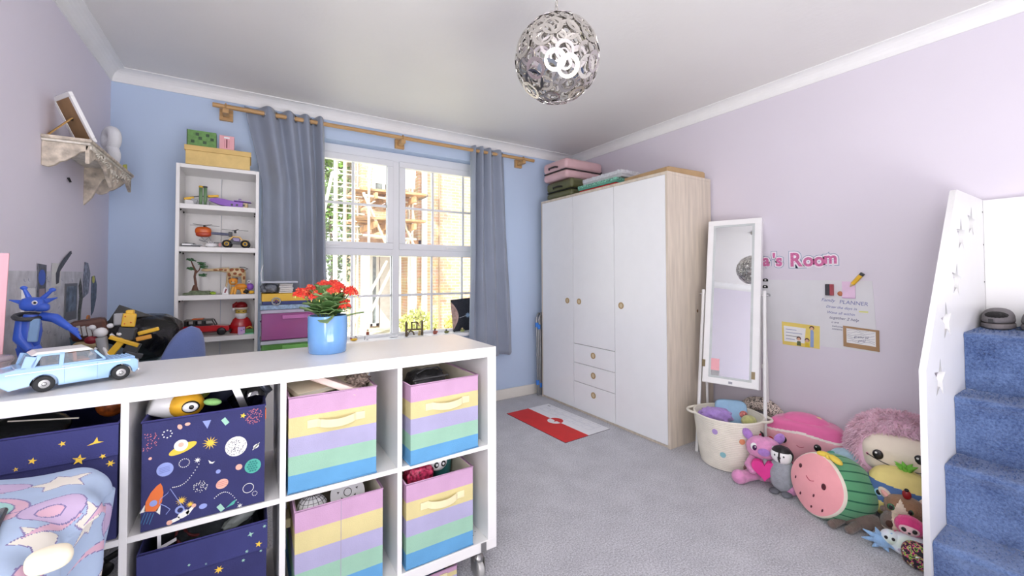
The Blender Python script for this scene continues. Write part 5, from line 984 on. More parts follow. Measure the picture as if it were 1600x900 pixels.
G().ell((2.70, WY0-.003, .905), (.008, .003, .012), None, 10, 6).put('wall_hook', mat('brass_dark', (130, 100, 70), .4, .5), wd)
# on top of the wardrobe
def suitcase(label, x0, x1, y0, y1, z0, z1, c, rot=0):
    t = thing('suitcase', label, 'suitcase', ((x0+x1)/2, (y0+y1)/2, z0), rot); w_, d_, h_ = x1-x0, y1-y0, z1-z0
    m_ = mat('case_%d' % c[0], c, .35, var=.03, bump=.05, bscale=300); m2 = mat('case_dk_%d' % c[0], tuple(int(v*.25) for v in c), .6)
    G().bb(-w_/2+.01, w_/2, -d_/2, d_/2, .006, h_/2-.004).put('lower_shell', m_, t, bevel=.035, seg=5) if False else None
    for (a, b, n_) in ((.004, h_*.44, 'lower_shell'), (h_*.46, h_, 'upper_shell')): G().bb(-w_/2, w_/2, -d_/2, d_/2, a, b).put(n_, m_, t, bevel=min(.032, (b-a)*.45), seg=5)
    G().bb(-w_/2+.008, w_/2-.008, -d_/2+.008, d_/2-.008, h_*.42, h_*.48).put('zip_band', m2, t, bevel=.003)
    y = 0; G().tube([(-w_/2-.002, -.06, h_*.62), (-w_/2-.020, -.04, h_*.64), (-w_/2-.020, .05, h_*.64), (-w_/2-.002, .07, h_*.62)], .008, 8).put('carry_handle', m2, t)
    for i in range(3): G().bb(-w_/2+.03, w_/2-.03, -d_/2-.002, -d_/2+.001, h_*(.55+.13*i), h_*(.56+.13*i)).put('shell_rib', m_, t)
    for s_ in (-1, 1): G().lathe([(0, -.012), (.020, -.012), (.020, .012), (0, .012)], 16, (w_/2+.014, s_*(d_/2-.05), h_*.5), rot=(pi/2, 0, 0)).put('wheel', m2, t)
    return t
suitcase('olive green hard suitcase lying on the wardrobe under the pink one', 2.43, 2.84, 2.76, 3.13, WH_, 2.040, (96, 98, 62))
suitcase('pale pink hard suitcase lying on top of the olive suitcase', 2.40, 2.86, 2.80, 3.14, 2.0405, 2.225, (222, 184, 188))
def flatbox(label, x0, x1, y0, y1, z0, z1, c, lid=None, cat='box', rz=0):
    t = thing('gift_box', label, cat, ((x0+x1)/2, (y0+y1)/2, z0), rz); w_, d_, h_ = x1-x0, y1-y0, z1-z0
    G().bb(-w_/2+.004, w_/2-.004, -d_/2+.004, d_/2-.004, .0004, h_*.6).put('box_base', mat('gb_%d_%d' % (c[0], c[1]), c, .6), t); G().bb(-w_/2, w_/2, -d_/2, d_/2, h_*.45, h_).put('lid', lid or mat('gbl_%d_%d' % (c[0], c[1]), c, .6, var=.15, vscale=60), t, bevel=.002); return t
flatbox('flat red gift box at the bottom of the stack on the wardrobe', 2.44, 2.80, 2.25, 2.67, WH_, 1.893, (196, 60, 52))
flatbox('teal speckled gift box in the middle of the stack on the wardrobe', 2.43, 2.80, 2.24, 2.68, 1.8935, 1.932, (96, 166, 146), mat('teal_speckle', (120, 180, 160), .6, var=.5, vscale=90))
bx = flatbox('pale grey box with bobbly white lid at the top of the stack on the wardrobe', 2.45, 2.82, 2.20, 2.64, 1.9325, 1.985, (186, 188, 192), mat('lid_silver', (206, 208, 214), .5, var=.1, vscale=60))
rb_ = random.Random(9)
for i in range(60):
    x, y = rb_.uniform(-.17, .17), rb_.uniform(-.20, .20); G().ell((x, y, .055), (.014, .014, .009), None, 8, 6).put('bobble', mat('bobble_white', (226, 228, 234), .5), bx)
t = thing('cardboard_sheet', 'brown flat cardboard packet lying at the front end of the wardrobe top', 'cardboard', (2.64, 1.955, WH_), R_(-4)); CAR = mat('cardboard', (186, 156, 116), .85, var=.05); G().bb(-.20, .20, -.19, .21, .0004, .042).put('packet', CAR, t, bevel=.003); G().bb(-.17, .20, -.18, .16, .042, .050).put('flap', CAR, t)
# airer
t = thing('clothes_airer', 'folded grey metal clothes airer with blue joints between wardrobe and window wall', 'airer', (0, 0, 0)); AIR = mat('airer_metal', (150, 152, 154), .35, .6)
for k, (x, h_) in enumerate(((2.352, .79), (2.372, .77), (2.392, .80))):
    G().tube([(x, 3.175, .01), (x-.01, 3.177, h_-.05), (x-.006+.01, 3.182, h_-.015), (x+.03, 3.19, h_), (x+.055, 3.20, h_-.02), (x+.06, 3.205, h_-.06), (x+.07, 3.205, .01)], .0075, 8).put('tube_frame', AIR, t)
for z in (.30, .38, .46, .54, .62, .68): G().tube([(2.350, 3.178, z), (2.455, 3.215, z)], .003, 6).put('rail', AIR, t)
for (x, z) in ((2.345, .68), (2.368, .66), (2.352, .13), (2.385, .10)): G().box((x, 3.176, z), (.026, .024, .045)).put('blue_joint', mat('joint_blue', (60, 130, 220), .4), t, bevel=.004)

# ================================================================== PLAY MAT
t = thing('play_mat', 'red and white play mat with a round emblem lying on the carpet by the wardrobe', 'mat', (2.075, 2.565, .0), R_(2.2)); 
mw, ml = .450, .715
G().bb(-mw/2, 0, -ml/2, ml/2, .0005, .004).put('red_half', mat('mat_red', (214, 36, 34), .6, var=.03), t); G().bb(0, mw/2, -ml/2, ml/2, .0005, .004).put('white_half', mat('mat_white', (236, 236, 240), .6, var=.01), t)
G().bb(-mw/2-.001, mw/2+.001, -ml/2-.001, ml/2+.001, .0003, .0030).put('backing', mat('mat_back', (70, 66, 80), .8), t)
G().annulus(.062, .045, .0008, T(-.005, 0, .004), 40).put('emblem_ring', mat('mat_white', (236, 236, 240)), t); G().poly([(.0, -.040)]+[(.0+.062*sin(a), -.062*cos(a)) for a in [pi*i/16 for i in range(17)]]+[(.0, .03)], .0012, T(-.003, 0, .004)).put('emblem_half', mat('mat_red', (214, 36, 34)), t)
G().poly(disc(.044, -.005, 0, 32), .0008, T(0, 0, .0040)).put('emblem_disc', mat('mat_white', (236, 236, 240)), t); G().poly([(-.03, -.012), (.0, -.02), (.02, .0), (.006, .004), (.0, .022), (-.01, .0)], .0006, T(0, 0, .0052)).put('emblem_mark', mat('mat_red', (214, 36, 34)), t)
LNM = mat('mat_line', (190, 192, 206), .6)
for k in range(6):
    y = -.30+.10*k
    for (x0, x1) in ((.075, .135), (.145, .205)):
        g = G(); a, b = y+.01, y+.09; th = .0018
        for q in ((x0, x1, a, a+th), (x0, x1, b-th, b), (x0, x0+th, a, b), (x1-th, x1, a, b)): g.bb(q[0], q[1], q[2], q[3], .004, .0044)
        g.put('card_outline', LNM, t)
G().bb(.19, .197, .29, .325, .004, .0044).put('mark', DK, t)

# ================================================================== MIRROR
mr = thing('standing_mirror', 'white framed tilting floor mirror standing beside the wardrobe', 'mirror', (2.58, 1.458, 0), R_(17.5)); tilt = R_(11.4)
MM = Matrix.Translation((.04, 0, .452)) @ Euler((0, tilt, 0)).to_matrix().to_4x4()
def mb(x0, x1, y0, y1, z0, z1, g=None):
    g = g or G(); vs = [MM @ Vector(v) for v in ((x0, y0, z0), (x1, y0, z0), (x1, y1, z0), (x0, y1, z0), (x0, y0, z1), (x1, y0, z1), (x1, y1, z1), (x0, y1, z1))]
    return g.add(vs, [(3, 2, 1, 0), (4, 5, 6, 7), (0, 1, 5, 4), (1, 2, 6, 5), (2, 3, 7, 6), (3, 0, 4, 7)])
MWd, MHt = .322, 1.10
mb(-.035, .040, -MWd/2, MWd/2, 0, MHt).put('cabinet', WHITE, mr, bevel=.003)
g = G(); e = .038
for q in ((-MWd/2+.004, MWd/2-.004, .004, e), (-MWd/2+.004, MWd/2-.004, MHt-e, MHt-.004), (-MWd/2+.004, -MWd/2+e, e, MHt-e), (MWd/2-e, MWd/2-.004, e, MHt-e)): mb(-.041, -.035, q[0], q[1], q[2], q[3], g)
g.put('frame', WHITE, mr, bevel=.001)
g = G(); e2 = e+.014
for q in ((-MWd/2+e, MWd/2-e, e, e2), (-MWd/2+e, MWd/2-e, MHt-e2, MHt-e), (-MWd/2+e, -MWd/2+e2, e2, MHt-e2), (MWd/2-e2, MWd/2-e, e2, MHt-e2)): mb(-.0395, -.035, q[0], q[1], q[2], q[3], g)
g.put('light_strip', mat('frosted_strip', (196, 202, 202), .5), mr)
mb(-.0372, -.0352, -MWd/2+e2, MWd/2-e2, e2, MHt-e2).put('mirror_glass', mat('mirror', (236, 238, 240), .02, 1.0, var=0.0), mr)
for s_ in (-1, 1):
    G().tube([(.15, s_*(MWd/2+.018), 1.06), (.07, s_*(MWd/2+.024), .55), (-.01, s_*(MWd/2+.032), 0)], .013, 4).put('post', WHITE, mr)
    G().tube([(.155, s_*(MWd/2+.016), 1.02), (.19, s_*(MWd/2+.018), .50), (.22, s_*(MWd/2+.018), 0)], .010, 4).put('rear_leg', WHITE, mr)
    G().cyl((.145, s_*(MWd/2-.002), 1.03), (.145, s_*(MWd/2+.040), 1.03), .006, n=10).put('pivot_knob', CHROME, mr)
G().bb(.190, .205, -MWd/2-.02, MWd/2+.02, .56, .585).put('cross_bar', WHITE, mr); G().bb(.205, .22, -MWd/2-.02, MWd/2+.02, .20, .225).put('cross_bar', WHITE, mr)
for (yy, zz) in ((-MWd/2+.03, .06), (MWd/2-.008, .10)): mb(-.043, -.041, yy-.010, yy+.010, zz, zz+.045).put('hinge', mat('hinge_brass', (150, 136, 104), .3, .8), mr)
mb(-.043, -.0412, -.018, .004, .012, .026).put('latch', mat('latch_grey', (170, 170, 178), .3, .5), mr)
mb(-.0385, -.0373, .060, .125, .085, .160).put('pink_note', mat('note_pink', (240, 176, 184), .7), mr)

# ================================================================== RIGHT WALL
RM = Matrix(((0, 0, -1, 0), (-1, 0, 0, 0), (0, 1, 0, 0), (0, 0, 0, 1)))    # (x,y) on the wall: x runs towards -Y, y up, z into the room
def RW(y, z, d=.0): return Matrix.Translation((XR-d, y, z)) @ RM
TEAL = mat('decal_teal', (126, 150, 178), .7); PNK = mat('decal_pink', (206, 112, 160), .7, var=.18, vscale=160); WHD = mat('decal_white', (240, 232, 240), .7)
dec = thing('wall_lettering', 'pink and white lettering decal a\'s Room stuck on the lilac wall', 'lettering', (0, 0, 0))
for (s_, y, z, sz) in (("v", 1.452, 1.222, .105), ('a', 1.402, 1.222, .105), ("'", 1.342, 1.225, .105), ('s', 1.322, 1.220, .105), ('R', 1.242, 1.216, .118), ('o', 1.168, 1.216, .108), ('o', 1.112, 1.216, .108), ('m', 1.060, 1.230, .090)):
    for (nm, m_, off, d_) in (('outline', TEAL, .0150, .0006), ('border', WHD, .0118, .0012), ('letters', PNK, .0034, .0018)):
        text_mesh(nm, s_, sz, m_, dec, RW(y, z, d_), .0003, off, .93)
wbd = thing('wall_whiteboard', 'thin white wipe clean sheet with blue handwriting stuck on the lilac wall', 'whiteboard', (0, 0, 0))
WBM = mat('whiteboard', (226, 226, 230), .18, var=.01)
G().poly([(-1.72, .735), (-.822, .735), (-.840, 1.128), (-1.72, 1.128)], .0016, Matrix(((0, 0, -1, XR), (-1, 0, 0, 0), (0, 1, 0, 0), (0, 0, 0, 1)))).put('sheet', WBM, wbd)
INK = mat('ink_blue', (122, 128, 176), .6, var=.2, vscale=200); INK2 = mat('ink_dark', (96, 96, 130), .6)
for (s_, y, z, sz, m_, sl) in (('Family', 1.078, 1.005, .026, INK, .3), ('PLANNER', .990, .995, .030, INK, .1), ('Draw the days in', 1.055, .968, .021, INK, .3), ('Wave all within', 1.052, .935, .021, INK, .3), ('together 2 help', 1.040, .905, .022, INK2, .3), ('u are', 1.030, .880, .017, INK2, .3), ('welcome', 1.028, .858, .014, INK2, .3), ('xxxxxxx', 1.028, .842, .014, INK2, .3)):
    o = text_mesh('handwriting', s_, sz, m_, wbd, RW(y, z, .0018) @ Matrix.Rotation(R_(-3), 4, 'Z'), .0002, .0001, 1.0, sl)
G().box((XR-.0018, .880, .955), (.0006, .04, .008)).put('yellow_mark', mat('mark_yellow', (226, 226, 140), .7), wbd)
t = thing('board_eraser', 'small dark and red board eraser stuck on the whiteboard', 'eraser', (XR-.0018, 1.030, 1.073)); G().bb(-.018, 0, .0, .022, -.033, .033).put('felt', mat('felt_dark', (70, 68, 74), .9), t, bevel=.003); G().bb(-.018, 0, -.018, -.0, -.033, .033).put('grip', mat('grip_red', (166, 74, 84), .5), t, bevel=.003)
t = thing('round_magnet', 'brown round magnet between eraser and pink note on the whiteboard', 'magnet', (XR-.0018, .984, 1.052)); G().lathe([(0, .006), (.012, .005), (.014, 0), (0, 0)], 20, rot=(0, -pi/2, 0)).put('disc', mat('mag_brown', (196, 122, 84), .5), t)
t = thing('pink_note', 'pale pink sticky note pad on the whiteboard', 'note pad', (XR-.0018, .944, 1.075)); G().bb(-.005, 0, -.030, .030, -.045, .048).put('pad', mat('pad_pink', (230, 200, 226), .7), t); G().bb(-.006, 0, -.030, .030, -.048, -.042).put('pad_edge', mat('pad_mauve', (206, 168, 206), .7), t)
t = thing('pencil_magnet', 'yellow pencil shaped magnet tilted above the pink note', 'magnet', (XR-.010, .911, 1.125), rot=(R_(38), 0, 0)); G().tube([(0, 0, -.020), (0, 0, .045)], .011, 6).put('barrel', AMB, t); G().tube([(0, 0, .042), (0, 0, .056)], .0115, 10).put('cap', DK, t); G().cyl((0, 0, -.020), (0, 0, -.040), .011, .002, n=8).put('tip', TAN, t)
t = thing('certificate_card', 'yellow award card with three cartoon children on the whiteboard', 'card', (XR-.0022, 1.19, .787), rot=(0, 0, 0))
def crd(nm, pts, m_, d_=.0, par=None): return G().poly(pts, .0005, Matrix.Translation((-d_, 0, 0)) @ RM).put(nm, m_, par or t)
YC = mat('card_yellow', (236, 212, 112), .6); crd('card', [(-.100, -.070), (.100, -.070), (.103, .066), (-.103, .075)], YC)
crd('panel', [(-.090, -.048), (.022, -.048), (.030, .045), (-.092, .050)], WHITE, .0008); crd('ribbon', [(.052, -.066), (.070, -.066), (.072, .030), (.054, .030)], mat('ribbon_blue', (150, 172, 216), .6), .0008)
for k, wdt in enumerate((.06, .09, .08, .05)): crd('print_line', [(-.080, .028-.02*k), (-.080+wdt, .026-.02*k), (-.080+wdt, .029-.02*k), (-.080, .031-.02*k)], INK if k != 2 else DK, .0014)
for (x, y, c_) in ((-.008, -.038, (96, 104, 70)), (.036, -.042, (226, 196, 60)), (.062, .035, (150, 172, 216))):
    crd('child_body', [(x-.012, y-.028), (x+.012, y-.028), (x+.009, y), (x-.009, y)] if y < 0 else [(x-.008, y-.01), (x+.008, y-.01), (x+.006, y+.01), (x-.006, y+.01)], mat('child_%d' % c_[0], c_, .6), .0016)
    crd('child_hair', disc(.0125, x, y+.016), mat('hair_brown', (84, 54, 48), .7), .0018); crd('child_face', disc(.009, x, y+.012), mat('skin', (222, 178, 148), .6), .0024)
t = thing('note_frame', 'brown kraft framed handwritten note at the lower right of the whiteboard', 'picture', (XR-.0022, .895, .803)); 
g = G(); Mf = RM
for q in ([(-.078, -.052), (.080, -.060), (.080, -.036), (-.078, -.028)], [(-.078, .055), (.080, .046), (.080, .056), (-.078, .066)], [(-.078, -.028), (-.064, -.028), (-.064, .055), (-.078, .055)], [(.066, -.036), (.080, -.036), (.080, .046), (.066, .046)]): g.poly(q, .004, Mf)
g.put('frame', mat('kraft_brown', (170, 136, 100), .8), t); crd('paper', [(-.064, -.030), (.066, -.036), (.066, .047), (-.064, .055)], WHITE, .0, t)
g = G()
for k in range(6): g.tube([(-.0014, .06-.02*j, -.020+.013*k+.006*sin(j*1.7+k)) for j in range(7)], .0007, 4)
g.put('ink_wave', INK2, t); text_mesh('note_writing', 'grains of', .018, INK2, t, Matrix.Translation((-.0016, .030, .004)) @ RM, .0002, .0, 1.0, .4); text_mesh('note_writing', 'gold', .018, INK2, t, Matrix.Translation((-.0016, .012, -.016)) @ RM, .0002, .0, 1.0, .4)
for (z, y, m_, nm, lb) in ((1.126, 1.385, BLACK, 'magnet', 'small black car shaped magnet at the mirror edge, topmost of three'), (1.082, 1.388, BLACK, 'magnet', 'small black house shaped magnet at the mirror edge, middle of three'), (1.028, 1.372, LG, 'magnet', 'small pale ring magnet at the mirror edge, lowest of three')):
    t = thing('small_magnet', lb, 'magnet', (XR-.0018, y, z)); G().poly([(-.016, -.009), (.016, -.009), (.016, .004), (.008, .010), (-.008, .010), (-.016, .004)], .004, RM).put('plate', m_, t, bevel=.001); G().poly([(-.005, -.003), (.005, -.003), (.005, .004), (-.005, .004)], .0008, Matrix.Translation((-.004, 0, 0)) @ RM).put('window', WHITE, t)

# ================================================================== PENDANT
pd = thing('pendant_lamp', 'chrome globe pendant lamp of overlapping rings hanging from the ceiling', 'pendant lamp', (.9504, 1.1557, 1.960)); PR = .150
CHR = mat('lamp_chrome', (206, 202, 196), .16, 1.0, var=.02)
g0 = G(); g0.annulus(.0290, .0225, .0010, Matrix.Identity(4), 22); g0.annulus(.0150, .0105, .0010, Matrix.Identity(4), 16, .0, -.0085, 0, -.0085); g0.annulus(.0225, .0200, .0010, Matrix.Identity(4), 18, 0, 0.0, .0015, -.0008)
ring0 = None; N = 150
for i in range(N):
    zc = 1-2*(i+.5)/N; rr0 = math.sqrt(1-zc*zc); a = i*2.399963; nv = Vector((rr0*cos(a), rr0*sin(a), zc)); q = nv.to_track_quat('Z', 'Y')
    if ring0 is None: o = g0.put('ring', CHR, pd); ring0 = o
    else: o = ring0.copy(); COL.objects.link(o); o.parent = pd
    o.location = nv*(PR-.0015*(i % 3)); o.rotation_mode = 'QUATERNION'; o.rotation_quaternion = q @ Euler((0, 0, i*1.7)).to_quaternion()
    s_ = .95+.40*((i*7) % 5)/4; o.scale = (s_, s_, s_)
core = G(); core.lathe([(0, -.02), (.018, -.016), (.022, 0), (.018, .016), (0, .02)], 18).put('core', CHR, pd)
G().cyl((0, 0, .02), (0, 0, .155), .006).put('stem', CHR, pd)
for k in range(6):
    a = k*pi/3+.3; d_ = Vector((cos(a), sin(a), -.15 if k % 2 else .2)).normalized(); G().tube([d_*.02, d_*.075], .008, 10).put('lamp_holder', CHR, pd)
    b = d_*.092; G().ell(tuple(b), (.012, .012, .020), None, 12, 8).put('bulb', mat('bulb_glass', (236, 236, 230), .08, .0, alpha=.75), pd)
ch = G()
zz = .150; k = 0
while zz < H-1.960-.02:
    pts = [(.0065*cos(t_) if k % 2 else 0, 0 if k % 2 else .0065*cos(t_), zz+.013+.015*sin(t_)) for t_ in [2*pi*j/12 for j in range(12)]]
    G().tube(pts, .0013, 6, True).put('chain_link', CHR, pd); zz += .024; k += 1
G().lathe([(.045, H-1.960), (.045, H-1.960-.010), (.02, H-1.960-.028), (0, H-1.960-.030)], 28).put('ceiling_rose', CHR, pd)
G().tube([(.006, .004, .15), (.008, .004, .3), (.005, .004, H-1.96-.02)], .0018, 6).put('cable', mat('cable_clear', (210, 206, 196), .4), pd)
# ================================================================== BASKET AND SOFT TOYS
def fc(x, y, extra=0.0): return -math.atan2(x, y)+R_(extra)
ROPE = mat('cotton_rope', (240, 234, 220), .9, var=.04, bump=.3, bscale=200)
bk = thing('rope_basket', 'cream cotton rope basket with coloured dots full of soft toys', 'basket', (2.532, 1.440, 0))
prof = [(0, .002), (.145, .002)]; n = 27
for i in range(n):
    z0 = .004+.296*i/n; r = .148+.042*(i/n)**.8
    for k in range(4): a = -pi/2+pi*(k+.5)/4; prof.append((r+.0065*cos(a), z0+.0055+.0055*sin(a)))
prof += [(.188, .301), (.183, .298), (.142, .012), (0, .012)]
G().lathe(prof, 56).put('basket_wall', ROPE, bk)
G().torus((0, 0, .301), .190, .0065, None, 56, 8).put('rim_rope', ROPE, bk)
for s_ in (-1, 1):
    a0 = R_(120) if s_ < 0 else R_(-60); pts = [((.190+.040*sin(pi*j/10))*cos(a0-.42+.084*j), (.190+.040*sin(pi*j/10))*sin(a0-.42+.084*j), .300-.004*sin(pi*j/10)) for j in range(11)]
    G().tube(pts, .008, 8).put('handle', ROPE, bk)
for (az, z, c, nm) in ((-128, .200, (222, 150, 110), 'orange'), (-88, .225, (190, 66, 90), 'crimson'), (-172, .235, (176, 150, 206), 'lilac'), (-160, .105, (140, 190, 196), 'aqua'), (-118, .045, (168, 132, 128), 'mauve'), (-62, .120, (120, 150, 190), 'slate')):
    a = R_(az); r = .150+.042*(z/.3)**.8; M = Matrix.Translation((r*cos(a)+.001*cos(a), r*sin(a)+.001*sin(a), z)) @ Euler((0, pi/2, a)).to_matrix().to_4x4()
    G().poly(disc(.016, n=18), .006, M).put('felt_dot', mat('dot_'+nm, c, .95, bump=.4), bk, bevel=.002)
FUR = lambda nm, c: mat(nm, c, .95, var=.08, vscale=40, bump=.5, bscale=220, sheen=.4)
simple('lilac_plush', 'lilac fluffy soft toy on top of the rope basket', 'soft toy', crumple(G(), (0, 0, 0), (.095, .06, .05), amp=.18, e=.9), FUR('fur_lilac', (172, 140, 212)), (2.50, 1.50, .275), -.6)
simple('blue_cushion', 'pale blue square cushion standing up in the rope basket', 'cushion', G().ell((0, 0, 0), (.09, .035, .075), None, 28, 16, .45), mat('cushion_blue', (150, 186, 216), .9, bump=.2), (2.60, 1.46, .292), rot=(-.2, 0, -.9))
simple('olive_ball', 'olive yellow soft ball at the right of the rope basket', 'ball', G().ell((0, 0, 0), (.05, .04, .035)), FUR('fur_olive', (196, 196, 128)), (2.60, 1.35, .268))
simple('red_bobble', 'small red and white patterned soft toy in the basket', 'soft toy', G().ell((0, 0, 0), (.028, .026, .028)), mat('redwhite', (196, 110, 104), .9, var=.6, vscale=90), (2.625, 1.40, .290))
simple('grey_plush', 'grey soft toys heaped inside the basket below the lilac one', 'soft toy', crumple(G(), (0, 0, 0), (.13, .13, .10), amp=.08, e=.9), FUR('fur_grey', (150, 150, 160)), (2.55, 1.462, .125))
# leopard neck pillow
def leopard():
    m = mat('leopard_print', (228, 214, 200), .9); n_ = m.node_tree.nodes; l = m.node_tree.links; b = n_['Principled BSDF']
    v = n_.new('ShaderNodeTexVoronoi'); v.inputs['Scale'].default_value = 48; tc = n_.new('ShaderNodeTexCoord'); nz = n_.new('ShaderNodeTexNoise'); nz.inputs['Scale'].default_value = 60
    mx_ = n_.new('ShaderNodeMixRGB'); mx_.inputs[0].default_value = .12; l.new(tc.outputs['Object'], mx_.inputs[1]); l.new(tc.outputs['Object'], nz.inputs['Vector']); l.new(nz.outputs['Color'], mx_.inputs[2]); l.new(mx_.outputs[0], v.inputs['Vector'])
    cr = n_.new('ShaderNodeValToRGB'); cr.color_ramp.interpolation = 'CONSTANT'; e = cr.color_ramp.elements; e[0].position = 0; e[0].color = lin((40, 34, 34))+(1,); e[1].position = .42; e[1].color = lin((222, 208, 196))+(1,)
    l.new(v.outputs['Distance'], cr.inputs[0]); l.new(cr.outputs[0], b.inputs['Base Color']); return m
t = thing('neck_pillow', 'leopard print horseshoe neck pillow propped behind the basket', 'pillow', (2.840, 1.395, .205), rot=(0, R_(0), 0))
pts = []
for j in range(19): a = R_(-60)+R_(300)*j/18; pts.append((.02*cos(a*1), .115*cos(a), .115*sin(a)))
pts = [(0, .115*cos(R_(-58+296*j/18)), .115*sin(R_(-58+296*j/18))) for j in range(19)]
G().tube(pts, [.030]+[.044]*17+[.030], 16).ell(pts[0], (.03, .03, .03), None, 12, 8).ell(pts[-1], (.03, .03, .03), None, 12, 8).put('pillow_tube', leopard(), t)
# --- generic soft toy tools
def blob(g, c, d, e=.8, nu=40, nv=26, paint=None, flat=.0, seedn=0):
    def pw(x): return math.copysign(abs(x)**e, x)
    def f(u, v):
        lo = 2*pi*u; la = -pi/2+pi*v; x, y, z = d[0]*pw(cos(la))*pw(cos(lo)), d[1]*pw(cos(la))*pw(sin(lo)), d[2]*pw(sin(la))
        w_ = 1+.012*sin(5*lo+la*3+seedn)+.01*sin(9*la+seedn)
        return (c[0]+x*w_, c[1]+y*w_, max(c[2]+z*w_, flat))
    return g.grid(f, nu, nv, True, (lambda u, v: paint(f(u, v))) if paint else None)
def surf(c, d, x, z, e=.8, side=-1):
    k = max(0, 1-(abs((x)/d[0])**(2/e) if e != 1 else (x/d[0])**2)-(abs((z)/d[2])**(2/e) if e != 1 else (z/d[2])**2))
    return c[1]+side*d[1]*(k**(e/2))
BLK = mat('embroidery_black', (28, 24, 28), .35)
# pink plush holding heart
t = thing('pink_bear', 'pink soft toy holding a magenta heart, sitting against the rope basket', 'soft toy', (2.455, 1.198, 0), fc(2.455, 1.198, 2))
P1 = FUR('fur_pink', (224, 150, 196)); P2 = FUR('fur_pale_pink', (240, 190, 214)); P3 = FUR('fur_violet', (176, 130, 206))
blob(G(), (0, .02, .085), (.055, .05, .085), .9, 28, 18).put('body', P1, t); blob(G(), (.0, -.005, .195), (.085, .060, .062), .9, 32, 20).put('head', P1, t)
G().ell((0, -.060, .190), (.030, .018, .022)).put('muzzle', P3, t)
for s_ in (-1, 1):
    G().tube([(s_*.04, .0, .045), (s_*.085, -.045, .035), (s_*.115, -.075, .035)], [.036, .030, .036], 14).ell((s_*.122, -.082, .038), (.036, .032, .038), None, 16, 10).put('leg', P1, t)
    G().tube([(s_*.05, 0, .13), (s_*.075, -.045, .10), (s_*.055, -.07, .085)], [.022, .020, .020], 12).ell((s_*.055, -.07, .085), (.022, .02, .02), None, 12, 8).put('arm', P1, t)
    G().ell((s_*.075, .005, .255), (.024, .014, .034), (0, s_*.5, 0), 16, 10).put('ear', P3, t)
    e_ = G().ell((s_*.045, -.050, .208), (.019, .010, .022), (0, s_*.2, 0), 14, 10).put('eye_white', WHITE, t); G().ell((s_*.043, -.058, .206), (.012, .006, .015), None, 12, 8).put('iris', mat('iris_plum', (66, 34, 74), .2), t); G().ell((s_*.040, -.0635, .212), (.003, .002, .004), None, 8, 6).put('glint', WHITE, t)
G().tube([(0, 0, .25), (-.004, -.01, .275), (-.014, -.01, .285)], [.008, .006, .003], 8).put('hair_tuft', BLK, t)
hp = [(.060*math.sin(a)**3, .0037*(13*cos(a)-5*cos(2*a)-2*cos(3*a)-cos(4*a))) for a in [2*pi*i/32 for i in range(32)]]
G().poly(hp, .034, Matrix.Translation((0, -.055, .105)) @ FM).put('heart', mat('heart_magenta', (224, 56, 146), .7, bump=.2), t, bevel=.014, seg=4)
# penguin
t = thing('penguin_plush', 'grey baby penguin soft toy with black and white head beside the pink toy', 'soft toy', (2.440, 1.095, 0), fc(2.478, 1.105, -15)); t.scale = (1.12, 1.12, 1.12)
GF = FUR('fur_penguin_grey', (160, 164, 172)); blob(G(), (0, 0, .080), (.058, .055, .080), .95, 28, 18).put('body', GF, t)
hd = blob(G(), (0, -.010, .178), (.046, .044, .042), .95, 80, 60, paint=lambda p: 1 if (p[1] < -.022 and p[2] < .198 and abs(p[0]) > .004) or p[2] < .150 else 0); hd.put('head', [BLK, WHITE], t)
G().cyl((0, -.050, .176), (0, -.066, .170), .008, .002, n=10).put('beak', BLK, t)
for s_ in (-1, 1): G().ell((s_*.058, -.01, .095), (.012, .024, .048), (0, s_*.35, 0), 14, 10).put('wing', GF, t); G().ell((s_*.025, -.040, .010), (.022, .030, .010), None, 12, 8).put('foot', mat('foot_grey', (110, 112, 120), .9), t); G().ell((s_*.018, -.050, .184), (.004, .003, .005), None, 8, 6).put('eye', DK, t)
# cake plush
t = thing('cake_cushion', 'large pink cake slice cushion with smiling face behind the watermelon', 'cushion', (2.762, 1.115, 0), fc(2.762, 1.115, -12))
d_ = (.198, .105, .160); c_ = (0, 0, .162)
def cakep(p):
    top = .258-.10*abs(p[0])
    return 0 if p[2] > top+.010 else (1 if p[2] > top-.002 else (2 if p[2] > .085 else 3))
blob(G(), c_, d_, .55, 130, 130, cakep).put('body', [mat('cake_magenta', (232, 112, 168), .9, bump=.25, bscale=60, sheen=.5), mat('cake_cream', (246, 232, 226), .9), mat('cake_pink', (244, 178, 190), .9, bump=.12, bscale=90, sheen=.4), mat('cake_deep', (206, 62, 126), .9)], t)
G().ell((0, -.0, .300), (.12, .07, .055), None, 24, 12).put('icing', mat('cake_magenta', (232, 112, 168)), t)
def eyes(t, c_, d_, e, xs, z, r, m_=BLK):
    for x in xs: y = surf(c_, d_, x, z-c_[2], e); G().ell((x, y, z), (r, .006, r*1.15), None, 16, 10).put('eye', m_, t); G().ell((x-r*.3, y-.0055, z+r*.4), (r*.25, .001, r*.25), None, 8, 6).put('glint', WHITE, t)
def mouth(t, c_, d_, e, x0, x1, z, sag, r=.0018, m_=None):
    pts = []
    for j in range(11): x = x0+(x1-x0)*j/10; zz = z-sag*sin(pi*j/10); pts.append((x, surf(c_, d_, x, zz-c_[2], e)-.001, zz))
    G().tube(pts, r, 6).put('mouth', m_ or BLK, t)
eyes(t, c_, d_, .55, (-.085, .075), .205, .017); mouth(t, c_, d_, .55, -.022, .014, .192, .008, .0014, mat('stitch_red', (190, 60, 80), .7))
for x, z in ((-.145, .188), (.150, .165)): G().ell((x, surf(c_, d_, x, z-.162, .55), z), (.020, .005, .013), None, 14, 8).put('cheek', mat('cheek_red', (214, 60, 60), .9), t)
